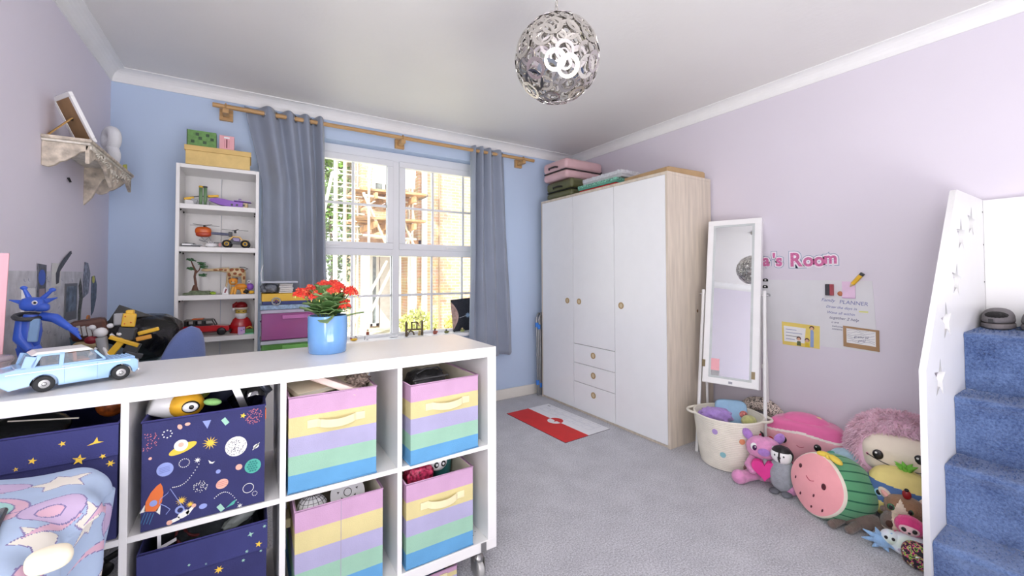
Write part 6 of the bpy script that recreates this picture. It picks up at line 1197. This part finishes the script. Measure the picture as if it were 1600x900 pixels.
G().tube([(.0, -.01, .318), (.02, -.01, .345), (.07, -.01, .345), (.10, -.01, .315)], .004, 8).put('loop', mat('ribbon_cream', (236, 220, 160), .8), t); G().torus((.11, -.05, .300), .018, .006, (.6, .2, 0), 18, 6).put('bow', mat('bow_stripe', (220, 170, 190), .7, var=.4, vscale=120), t)
# watermelon plush
t = thing('watermelon_cushion', 'large watermelon cushion with pink smiling face and green striped back', 'cushion', (2.345, .900, .0), fc(2.345, .900, -45))
RXw, RZw = .146, .142; CW_ = mat('melon_pink', (252, 172, 178), .9, var=.03, bump=.12, bscale=90, sheen=.3); GRm = mat('melon_green', (96, 170, 122), .9, var=.04, bump=.12, bscale=90, sheen=.3); GRd = mat('melon_dark', (50, 112, 84), .9); CRm = mat('melon_cream', (240, 230, 214), .9)
mt_ = Matrix.Translation((0, 0, .150)) @ Euler((R_(-12), 0, 0)).to_matrix().to_4x4()
def mel(u, v):
    a = 2*pi*u
    if v < .35: q = v/.35; r = .95*q; y = -.030*(1-q*q)*.9-.012
    elif v < .40: q = (v-.35)/.05; r = .95+.05*sin(q*pi/2); y = -.012+.012*q
    else: q = (v-.40)/.60; b = q*pi/2; r = (1+.16*sin(min(1, q*2.2)*pi/2))*cos(b)**.62; y = .250*sin(b)**1.0
    sq = 1+.02*cos(4*a)
    return tuple(mt_ @ Vector((RXw*r*cos(a)*sq, y, RZw*r*sin(a)*sq-.0+.03*0)))
def melp(u, v):
    if v < .345: return 0
    if v < .40: return 1
    st = (u*22) % 1
    return 3 if st < .16 else 2
G().grid(mel, 264, 60, True, melp).put('body', [CW_, CRm, GRm, GRd], t)
def onface(x, z, lift=.001): q = min(1, math.hypot(x/RXw, z/RZw)/.95); return mt_ @ Vector((x, -.030*(1-q*q)*.9-.012-lift, z))
for x, z, r in ((-.078, .050, .009), (.062, .014, .012)): o = G().ell(tuple(onface(x, z)), (r, .004, r*1.2), (R_(-12), 0, 0), 14, 8).put('eye', mat('eye_maroon', (84, 30, 40), .3), t)
G().tube([tuple(onface(-.030+.044*j/8, .022-.009*sin(pi*j/8)-.006*j/8)) for j in range(9)], .0015, 6).put('mouth', mat('stitch_red', (190, 60, 80)), t)
for x, z in ((-.095, -.015), (-.055, -.075), (.022, -.048), (.062, -.095), (.008, -.105)): G().ell(tuple(onface(x, z)), (.0045, .002, .008), (R_(-12), .2, 0), 10, 6).put('seed', mat('seed_dark', (90, 30, 44), .5), t)
for s_ in (-1, 1): G().ell(tuple(mt_ @ Vector((.035+s_*.030, .002, .147))), (.032, .018, .013), (0, s_*.25+.15, .2), 16, 10).put('yellow_bow', mat('bow_yellow', (244, 214, 90), .85), t)
G().ell(tuple(mt_ @ Vector((.035, -.004, .147))), (.011, .014, .012), None, 12, 8).put('bow_knot', mat('bow_yellow', (244, 214, 90)), t)
# light blue and red soft toy between
t = thing('blue_red_plush', 'light blue and white soft toy with red band squeezed between cake and watermelon', 'soft toy', (2.640, .905, .14), fc(2.64, .905)); LBF = FUR('fur_lightblue', (176, 208, 226))
blob(G(), (.02, .0, .055), (.075, .05, .060), .9, 24, 16, flat=-1).put('body', LBF, t); G().tube([(-.04, -.04, .07), (.03, -.06, .05), (.08, -.03, .02)], .009, 8).put('red_band', mat('band_red', (196, 56, 52), .8), t); G().ell((-.04, -.02, .085), (.022, .014, .010), (0, -.3, 0)).put('ear', mat('teal_ear', (90, 170, 150), .9), t)
simple('hidden_support', 'grey hidden support propping up the blue and white soft toy', 'support', crumple(G(), (0, 0, 0), (.07, .07, .067), amp=.04, e=.6), FUR('fur_grey', (150, 150, 160)), (2.655, .90, .070))  # added prop, hidden in the pile, that holds the soft toy up
# fluffy pink
t = thing('fluffy_cushion', 'very large fluffy pink cushion with cream face against the lilac wall', 'cushion', (2.742, .692, 0), fc(2.742, .692, -4))
dF = (.208, .112, .235); cF = (0, 0, .238)
PF = mat('shag_pink', (255, 205, 222), .95, var=.10, vscale=30, sheen=.3)
blob(G(), cF, dF, .85, 48, 30).put('body', mat('shag_base', (252, 206, 228), .95), t)
cf_ = (.020, -.055, .287); df_ = (.165, .110, .108); fcg = blob(G(), cf_, df_, .75, 48, 30); fcg.put('face', mat('face_cream', (246, 232, 214), .9, var=.02, bump=.1, sheen=.3), t)
eyes(t, cf_, df_, .75, (-.075,), .300, .020); eyes(t, cf_, df_, .75, (.066,), .318, .020); mouth(t, cf_, df_, .75, -.118, .165, .290, .034, .0020)
G().ell((-.108, surf(cf_, df_, -.138, .0, .75)-.002, .285), (.014, .005, .009), None, 14, 8).put('cheek', mat('cheek_pink', (238, 160, 184), .9), t)
G().tube([(-.098, surf(cf_, df_, -.128, .035, .75)-.003, .324), (-.088, surf(cf_, df_, -.118, .03, .75)-.005, .314)], .0018, 6).put('lash', BLK, t)
rf_ = random.Random(21); fg = G(); ns = 0
while ns < 8000:
    u = rf_.random()*2*pi; la = math.asin(rf_.uniform(-1, 1)); e = .85
    def pw(x): return math.copysign(abs(x)**e, x)
    nrm = Vector((cos(la)*cos(u)/dF[0], cos(la)*sin(u)/dF[1], sin(la)/dF[2])).normalized()
    p = Vector((cF[0]+dF[0]*pw(cos(la))*pw(cos(u)), cF[1]+dF[1]*pw(cos(la))*pw(sin(u)), cF[2]+dF[2]*pw(sin(la))))
    if nrm.y > .5: continue
    if p.y < -.02 and abs((p.x-cf_[0])/.168)**2.6+abs((p.z-cf_[2]+.002)/.104)**2.6 < 1: continue
    ns += 1
    L = rf_.uniform(.022, .040); dr = (nrm*.7+Vector((rf_.uniform(-.6, .6), rf_.uniform(-.3, .3), rf_.uniform(-.9, .3)))).normalized(); sd = dr.cross(Vector((rf_.uniform(-1, 1), rf_.uniform(-1, 1), rf_.uniform(-1, 1)))).normalized()*.0022
    m_ = p+dr*L*.5; tip = p+dr*L+Vector((0, 0, -L*.3))
    if p.z < .03: continue
    fg.add([p-sd, p+sd, m_+sd*.9, m_-sd*.9, tip], [(0, 1, 2, 3), (3, 2, 4)], True)
fg.put('shaggy_fur', PF, t, kind='stuff')
# blue and yellow round plush
t = thing('pineapple_cushion', 'round blue and yellow cushion with green leaf tuft in front of the fluffy cushion', 'cushion', (2.530, .655, .0), fc(2.53, .655, 3))
cB = (.0, 0, .160); dB = (.118, .085, .118)
def bp(p): zz = p[2]-.160-.12*(-p[0]); return 1 if (-.030 < zz < .052) else 0
blob(G(), cB, dB, .85, 110, 100, bp).put('body', [mat('plush_yellow', (236, 218, 140), .9, bump=.15, bscale=90), mat('plush_blue', (84, 116, 168), .9, bump=.15, bscale=90)], t)
for x, z, r in ((-.066, .175, .020), (.045, .160, .028)): y = surf(cB, dB, x, z-.160, .85); G().ell((x, y+.002, z), (r, .006, r*.95), None, 18, 10).put('eye_patch', mat('patch_blue', (150, 200, 226), .9), t); G().ell((x-.004, y-.004, z+.002), (.010, .005, .012), None, 12, 8).put('eye', BLK, t)
mouth(t, cB, dB, .85, -.04, .02, .128, .006, .0014)
for k in range(7): a = 2*pi*k/7; G().tube([(.025, 0, .262), (.025+.022*cos(a), .022*sin(a), .290), (.025+.040*cos(a), .040*sin(a), .300)], [.011, .009, .001], 6).put('leaf', mat('tuft_green', (122, 196, 70), .85), t)
# small pile
t = thing('badger_plush', 'grey brown striped soft toy lying flat below the pineapple cushion', 'soft toy', (2.400, .700, 0), fc(2.40, .70)); BF = FUR('fur_taupe', (116, 100, 92)); blob(G(), (-.045, 0, .040), (.085, .045, .042), .9, 28, 18).put('body', BF, t)
hb = blob(G(), (.065, -.02, .082), (.052, .042, .046), .9, 80, 56, paint=lambda p: 1 if abs(p[0]-.065) < .014 or p[2] < .065 else 0); hb.put('head', [BF, FUR('fur_beige', (226, 206, 184))], t)
for s_ in (-1, 1): G().ell((.065+s_*.022, -.058, .088), (.013, .006, .015), None, 14, 8).put('eye_patch', mat('patch_brown', (70, 44, 34), .8), t); G().ell((.065+s_*.04, 0, .122), (.012, .008, .014), None, 10, 8).put('ear', BF, t)
for x in (-.12, -.06, .02): G().tube([(x, -.03, .035), (x-.02, -.065, .022), (x-.03, -.08, .018)], [.020, .018, .018], 10).ell((x-.03, -.08, .019), (.018, .016, .018), None, 10, 8).put('paw', BF, t)
t = thing('bunny_plush', 'brown and cream soft toy with pink lined ears and green eyes near the stair panel', 'soft toy', (2.455, .612, 0), fc(2.455, .61)); BR = FUR('fur_brown', (150, 112, 84)); CRF = FUR('fur_cream', (234, 216, 196)); blob(G(), (0, 0, .055), (.06, .05, .058), .9, 26, 16).put('body', BR, t)
hh_ = blob(G(), (-.005, -.012, .145), (.068, .050, .050), .9, 90, 64, paint=lambda p: 1 if p[1] < -.02 and abs(p[0]+.018) < .030+(.13-p[2])*.5 else 0); hh_.put('head', [BR, CRF], t)
for s_ in (-1, 1):
    e = G().ell((-.005+s_*.062, .0, .180), (.018, .010, .030), (0, s_*.7, 0), 14, 10).put('ear', CRF, t); G().ell((-.005+s_*.062, -.009, .180), (.010, .004, .020), (0, s_*.7, 0), 12, 8).put('ear_lining', mat('ear_pink', (236, 176, 170), .9), e)
    G().ell((-.018+s_*.030, -.056, .150), (.013, .006, .014), None, 14, 8).put('eye', mat('eye_green', (60, 110, 80), .15), t); G().ell((-.018+s_*.030, -.061, .150), (.007, .003, .010), None, 10, 6).put('pupil', BLK, t)
G().ell((-.018, -.066, .128), (.009, .006, .006), None, 10, 6).put('nose', mat('nose_pink', (216, 130, 130), .6), t)
t = thing('ladybird_clip', 'small dark red ladybird toy perched on the brown and cream soft toy', 'toy', (2.424, .602, .196), fc(2.42, .6)); G().ell((0, 0, .016), (.015, .010, .020)).put('shell', mat('ladybird_red', (150, 26, 30), .3), t); G().ell((0, -.004, .036), (.008, .007, .007), None, 10, 8).put('head', BLK, t)
t = thing('orange_plush', 'orange round soft toy tucked against the stair panel', 'soft toy', (2.545, .530, 0), fc(2.54, .53)); blob(G(), (0, 0, .075), (.060, .055, .075), .9, 26, 16).put('body', FUR('fur_orange', (232, 120, 50)), t); G().ell((0, -.03, .150), (.030, .028, .026)).put('head', FUR('fur_orange', (232, 120, 50)), t)
t = thing('sloth_plush', 'hot pink sloth soft toy with pale face in front of the brown one', 'soft toy', (2.352, .577, 0), fc(2.352, .577)); HP = FUR('fur_hotpink', (222, 60, 130)); blob(G(), (.0, .0, .048), (.042, .036, .050), .9, 24, 16).put('body', HP, t)
G().ell((0, -.008, .118), (.048, .036, .040), None, 24, 16).put('head', HP, t); G().ell((-.002, -.034, .112), (.032, .014, .022), None, 20, 12).put('face', FUR('fur_blush', (240, 200, 206)), t)
for s_ in (-1, 1): G().ell((-.002+s_*.016, -.046, .114), (.008, .004, .009), (0, s_*.5, 0), 12, 8).put('eye', BLK, t); G().tube([(s_*.035, 0, .07), (s_*.055, -.02, .045), (s_*.05, -.03, .02)], [.014, .012, .012], 10).put('arm', HP, t)
G().ell((-.002, -.048, .104), (.005, .004, .004), None, 8, 6).put('nose', BLK, t)
t = thing('spiky_plush', 'pale blue soft toy with pointed petals lying at the front of the pile', 'soft toy', (2.290, .650, 0), fc(2.26, .66)); SB = FUR('fur_iceblue', (150, 190, 232)); G().ell((0, 0, .040), (.034, .028, .030)).put('body', SB, t)
for k in range(8): a = 2*pi*k/8+.3; G().tube([(0, 0, .040), (.040*cos(a), -.010, .042+.030*sin(a)), (.068*cos(a), -.018, max(.006, .046+.048*sin(a)))], [.012, .010, .002], 6).put('petal', SB, t)
t = thing('rainbow_plush', 'white iridescent spotted soft toy lying at the front of the pile', 'soft toy', (2.320, .582, 0), fc(2.28, .6)); IR = mat('irid_white', (230, 234, 226), .6, var=.0, sheen=.5)
nt = IR.node_tree; cr = [n_ for n_ in nt.nodes if n_.type == 'VALTORGB'][0]; cr.color_ramp.elements[0].color = lin((206, 226, 190))+(1,); cr.color_ramp.elements[1].color = lin((236, 206, 226))+(1,); el = cr.color_ramp.elements.new(.5); el.color = lin((222, 232, 240))+(1,)
blob(G(), (.012, 0, .045), (.072, .042, .045), .9, 28, 18).put('body', IR, t); G().ell((-.048, -.012, .062), (.032, .028, .030)).put('head', IR, t)
for x, z in ((-.060, .068), (-.038, .068)): G().ell((x, -.038, z), (.006, .003, .007), None, 10, 6).put('eye', BLK, t)
for k in range(6): G().ell((-.02+.022*k, -.040+.004*(k % 2), .035+.018*(k % 3)), (.006, .003, .006), None, 8, 6).put('spot', mat('spot_mauve', (176, 170, 190), .7), t)
t = thing('patterned_pouch', 'black pouch with neon pattern at the foot of the stair panel', 'pouch', (2.262, .532, 0), fc(2.26, .53)); NE = mat('neon_pattern', (40, 40, 44), .7); nt = NE.node_tree; cr = [n_ for n_ in nt.nodes if n_.type == 'VALTORGB'][0]; cr.color_ramp.interpolation = 'CONSTANT'
nz_ = [n_ for n_ in nt.nodes if n_.type == 'TEX_NOISE'][0]; nz_.inputs['Scale'].default_value = 70
cr.color_ramp.elements[0].position = 0; cr.color_ramp.elements[0].color = lin((34, 34, 38))+(1,); cr.color_ramp.elements[1].position = .50; cr.color_ramp.elements[1].color = lin((226, 60, 140))+(1,)
for p_, c_ in ((.55, (150, 210, 70)), (.60, (40, 40, 44)), (.66, (240, 240, 236))): el = cr.color_ramp.elements.new(p_); el.color = lin(c_)+(1,)
blob(G(), (0, 0, .050), (.050, .035, .050), .8, 24, 16).put('pouch_body', NE, t); simple('green_bauble', 'small green bauble between the grey toy and the blue one', 'ball', G().ell((0, 0, .016), (.016, .016, .016)), mat('bauble_green', (90, 150, 80), .3), (2.32, .665, 0)) if False else None

# ================================================================== STAIRS
st = thing('carpeted_stairs', 'white sided stair unit with blue carpeted steps and star cut outs at the right', 'stairs', (0, 0, 0))
SP = mat('stair_white', (236, 236, 236), .35, var=.006)
cu = bpy.data.curves.new('stair_side', 'CURVE'); cu.dimensions = '2D'; cu.fill_mode = 'BOTH'; cu.extrude = .009
def spl(pts):
    s_ = cu.splines.new('POLY'); s_.points.add(len(pts)-1)
    for p_, q_ in zip(s_.points, pts): p_.co = (q_[0], q_[1], 0, 1)
    s_.use_cyclic_u = True
spl([(1.957, 0), (2.895, 0), (2.895, 1.508), (2.425, 1.508), (2.408, 1.500), (1.957, .838)])
for (x, z, r, a) in ((2.120, .790, .074, .1), (2.225, .990, .074, -.1), (2.382, 1.142, .070, .15), (2.470, 1.325, .072, 0), (2.645, 1.390, .068, .1)): spl(star(r, r*.40, 5, a, x, z))
tmp = bpy.data.objects.new('tmp', cu); COL.objects.link(tmp); dg = bpy.context.evaluated_depsgraph_get(); dg.update(); me = bpy.data.meshes.new_from_object(tmp.evaluated_get(dg)); bpy.data.objects.remove(tmp)
me.transform(Matrix.Translation((0, .439, 0)) @ Euler((pi/2, 0, 0)).to_matrix().to_4x4()); me.materials.clear(); me.materials.append(SP)
sp_ = bpy.data.objects.new('side_panel', me); COL.objects.link(sp_); sp_.parent = st
G().bb(2.872, 2.894, -.55, .4295, .0, 1.505).put('back_panel', SP, st, bevel=.001)
for z in (1.45, 1.30, 1.13): G().lathe([(0, .001), (.004, .001), (.004, 0)], 10, (2.858, .4298, z), rot=(pi/2, 0, 0), sh=False).put('screw_cap', mat('screw_dark', (80, 80, 80), .5), st)
NX = [1.978, 2.144, 2.297, 2.462, 2.872]; NZ = [.262, .481, .702, .932]
rs_ = random.Random(2)
for i in range(4):
    x0, x1 = NX[i], NX[4]; zb = 0 if i == 0 else NZ[i-1]; zt = NZ[i]; y0, y1 = -.55, .4292; nn = 14
    r_ = .018; P = [(x0+.006, zb)]+[(x0+.004, zb+(zt-zb)*k/6) for k in range(1, 6)]+[(x0+r_-r_*cos(a)-.004, zt-r_+r_*sin(a)) for a in [pi/2*k/5 for k in range(6)]]+[(x0+r_+(NX[i+1]-x0+.01-r_)*k/4, zt) for k in range(1, 5)]
    g = G(); g.grid(lambda u, v, P=P: (lambda q: (q[0]+.0015*sin(v*40+u*30), y0+(y1-y0)*v, q[1]+.0012*sin(v*33+u*21)))((lambda k: tuple(P[int(k)][j]+(P[min(int(k)+1, len(P)-1)][j]-P[int(k)][j])*(k-int(k)) for j in (0, 1)))(u*(len(P)-1))), 40, 60)
    g.put('carpet_tread', BLUECAR, st)
    G().bb(x0+.008, x1 if i == 3 else NX[i+1]+.02, y0, y1-.001, zb, zt-.004).put('step_block', SP, st)
tf = G(); n_t = 0
while n_t < 9000:   # short carpet pile on treads and risers
    i = rs_.randrange(4); zb = 0 if i == 0 else NZ[i-1]; y = rs_.uniform(-.35, .425); t_ = rs_.random()
    if t_ < .6: p = Vector((NX[i]+.004, y, rs_.uniform(zb+.005, NZ[i]-.01))); nr = Vector((-1, 0, 0))
    else: p = Vector((rs_.uniform(NX[i]+.01, NX[i+1]), y, NZ[i])); nr = Vector((0, 0, 1))
    dr = (nr+Vector((rs_.uniform(-.7, .7), rs_.uniform(-.7, .7), rs_.uniform(-.7, .7)))).normalized()*.007; sd = Vector((0, .0022, 0)); tf.add([p-sd, p+sd, p+dr], [(0, 1, 2)]); n_t += 1
tf.put('carpet_pile', BLUECAR, st, kind='stuff')
def slipper(label, x, y, rz):
    t = thing('slipper', label, 'slipper', (x, y, .9345), rz, None); GR = mat('slipper_grey', (116, 112, 114), .9, bump=.3); BLI = mat('slipper_lining', (30, 28, 28), .95, bump=.5)
    def sole(g, z0, z1, k=1.0): pts = [((.050+.006*sin(a*2)*0)*cos(a)*k, .115*sin(a)*k) for a in [2*pi*i/28 for i in range(28)]]; g.poly([(p_[0], p_[1]) for p_ in pts], z1-z0, T(0, 0, z0))
    g = G(); sole(g, .0, .022); g.put('sole', mat('slipper_sole', (128, 122, 122), .8), t, bevel=.006); g = G(); sole(g, .024, .046, .98); g.put('upper_band', GR, t, bevel=.008)
    def dome(u, v): a = 2*pi*u; b = v*pi/2; r = cos(b)**.7; yy = .110*r*sin(a); return (.048*r*cos(a), yy+.022*sin(b), .040+.042*sin(b))
    G().grid(dome, 30, 8, True).put('toe_cap', GR, t); g = G(); g.ell((0, -.035, .052), (.037, .072, .022)); g.put('lining', BLI, t); G().box((-.012, -.114, .036), (.014, .004, .014)).put('tag', BLK, t); return t
slipper('dark grey slipper with black lining on the top step, left of the pair', 2.765, .380, R_(-86)); slipper('dark grey slipper with black lining on the top step, at the right frame edge', 2.765, .268, R_(-88))

# ================================================================== BED CORNER WITH DUVET
bd = thing('bed', 'low white bed frame in the lower left corner under the patterned duvet', 'bed', (0, 0, 0))
G().bb(-.70, -.335, .45, 1.335, .36, .50).put('side_rail', EMBW, bd, bevel=.006)
for (x, y) in ((-.36, 1.30), (-.68, 1.30), (-.36, .50), (-.68, .50)): G().bb(x-.022, x+.022, y-.022, y+.022, 0, .36).put('leg', mat('bed_beige', (222, 208, 190), .5), bd, bevel=.003)
DUV = mat('duvet_blue', (184, 204, 232), .9, var=.03, bump=.12, bscale=40); DP = mat('duvet_pink', (232, 190, 210), .9); DC = mat('duvet_cream', (244, 238, 226), .9); DT = mat('duvet_mint', (176, 222, 218), .9); DY = mat('duvet_yellow', (244, 232, 170), .9); DL = mat('duvet_line', (140, 130, 180), .9); DV = mat('duvet_violet', (212, 190, 224), .9)
shapes = []   # (layer order) in sheet coordinates (s along X from left, q along Y)
def inpoly(p, P):
    c = False; j = len(P)-1
    for i in range(len(P)):
        if (P[i][1] > p[1]) != (P[j][1] > p[1]) and p[0] < (P[j][0]-P[i][0])*(p[1]-P[i][1])/(P[j][1]-P[i][1])+P[i][0]: c = not c
        j = i
    return c
def sc_(P, k):
    cx = sum(p[0] for p in P)/len(P); cy = sum(p[1] for p in P)/len(P); d = k
    return [(cx+(p[0]-cx)*(1+d/max(.01, math.hypot(p[0]-cx, p[1]-cy))), cy+(p[1]-cy)*(1+d/max(.01, math.hypot(p[0]-cx, p[1]-cy)))) for p in P]
def addshape(P, m_): shapes.append((sc_(P, .0028), 5, None)); shapes.append((P, m_, None))
def addring(cx, cy, rot):   # rainbow
    for (r, m_) in ((.082, 5), (.079, 1), (.063, 5), (.061, 3), (.046, 5), (.044, 4), (.028, 5), (.026, 0)):
        shapes.append(([(cx+r*cos(rot+a), cy+r*sin(rot+a)) for a in [pi*i/18 for i in range(19)]], m_, None))
for (cx, cy, r, a) in ((.200, .60, .075, .5), (.12, .74, .038, .2), (.37, .80, .05, .9), (.42, .55, .045, .3), (.05, .45, .05, .8), (.47, .68, .035, .1), (.30, .40, .05, .4), (.56, .60, .04, 0), (.60, .76, .03, .5), (.02, .82, .03, .2)): addshape(star(r, r*.5, 5, a, cx, cy), 2)
addring(.285, .655, -.5); addring(.04, .68, .4); addring(.50, .45, 1.2); addring(.14, .36, .2)
for (cx, cy, a) in ((.27, .80, .05), (.19, .47, .3), (.52, .78, 1.4), (.40, .66, 1.1)):
    def rt(x, y): return (cx+x*cos(a)-y*sin(a), cy+x*sin(a)+y*cos(a))
    addshape([rt(.0, .012), rt(-.05, .045), (rt(-.12, .034)), rt(-.05, .020), rt(-.03, -.002)], 1); addshape([rt(.0, -.02), rt(-.05, -.035), rt(-.11, -.05), rt(-.05, -.05), rt(.03, -.035)], 1)
    addshape([rt(.055*cos(q), .034*sin(q)) for q in [2*pi*i/20 for i in range(20)]], 6); addshape([rt(-.012+.024*cos(q), .012*sin(q)-.004) for q in [2*pi*i/14 for i in range(14)]], 1)
boxes = [(min(p[0] for p in P), max(p[0] for p in P), min(p[1] for p in P), max(p[1] for p in P)) for (P, _, _) in shapes]
def dpaint(s_, q):
    for k in range(len(shapes)-1, -1, -1):
        b = boxes[k]
        if b[0] <= s_ <= b[1] and b[2] <= q <= b[3] and inpoly((s_, q), shapes[k][0]): return shapes[k][1]
    return 0
dv = thing('duvet', 'pale blue duvet printed with stars and rainbows heaped in the lower left corner', 'duvet', (0, 0, 0))
SL, QL = .74, .90
def dpos(u, v):
    s_ = u*SL; q = v*QL; y = .445+q*.985; top = .41
    edge = -.268+.012*sin(q*19)+.008*sin(q*47); zt = .742+.010*sin(q*9+s_*6)+.006*sin(s_*22+q*12)
    r = .055; flat = edge-r-(-.705)
    if s_ < flat: x = -.705+s_; z = zt
    else:
        w_ = s_-flat; arc = r*pi/2
        if w_ < arc: a = w_/r; x = edge-r+r*sin(a); z = zt-r+r*cos(a)
        else: d_ = w_-arc; x = edge-.10*d_-.25*d_*d_+.014*sin(q*26+d_*4)*min(1, d_*9)+.006*sin(q*61); z = zt-r-d_
    eb = max(0, q*.985-(.86)) ; 
    if eb > 0: k = min(1, eb/.045); z -= .045*(1-math.sqrt(max(0, 1-k*k)))
    return (x, min(y, 1.335), z)
G().grid(dpos, 330, 400, False, lambda u, v: dpaint(u*SL, v*QL)).put('cover', [DUV, DP, DC, DT, DY, DL, DV], dv)
blob(G(), (-.515, .90, .595), (.185, .415, .092), .45, 32, 20, flat=.502).put('filling', DUV, dv)
t = thing('black_phone', 'black phone lying on the duvet at the left frame edge', 'phone', (-.385, 1.005, .756), rot=(.0, .0, .2)); G().bb(-.04, .04, -.075, .075, 0, .009).put('phone_body', BLACK, t, bevel=.004); G().bb(-.037, .037, -.071, .071, .009, .0095).put('screen', mat('screen_dark', (36, 38, 46), .1), t)
simple('cream_cushion', 'small cream rounded cushion resting on the duvet at the bottom edge', 'cushion', G().ell((0, 0, 0), (.025, .019, .014), None, 28, 16, .75), mat('cushion_cream', (240, 230, 206), .8, bump=.1), (-.247, .868, .758), rot=(.25, .1, .4))

# ================================================================== groups of look alike things
GR_ = {'fabric_bin': 'fabric bins in the shelving unit', 'book': 'books and notebooks in the bins', 'suitcase': 'suitcases on the wardrobe', 'gift_box': 'gift boxes stacked on the wardrobe', 'storage_crate': 'translucent storage crates beside the bookcase',
       'slipper': 'slippers on the top step', 'mini_figure': 'little toy figures on the window sill', 'small_magnet': 'small magnets at the mirror edge', 'folded_cloth': 'cloths in the low bin under the unit', 'curtain': 'curtains at the window', 'leafy_tree': 'trees outside the window', 'garden_shrub': 'shrubs on the lawn outside'}
for o in list(COL.objects):
    b = o.name.split('.')[0]
    if o.parent is None and b in GR_ and 'group' not in o.keys() and 'label' in o.keys(): o['group'] = GR_[b]
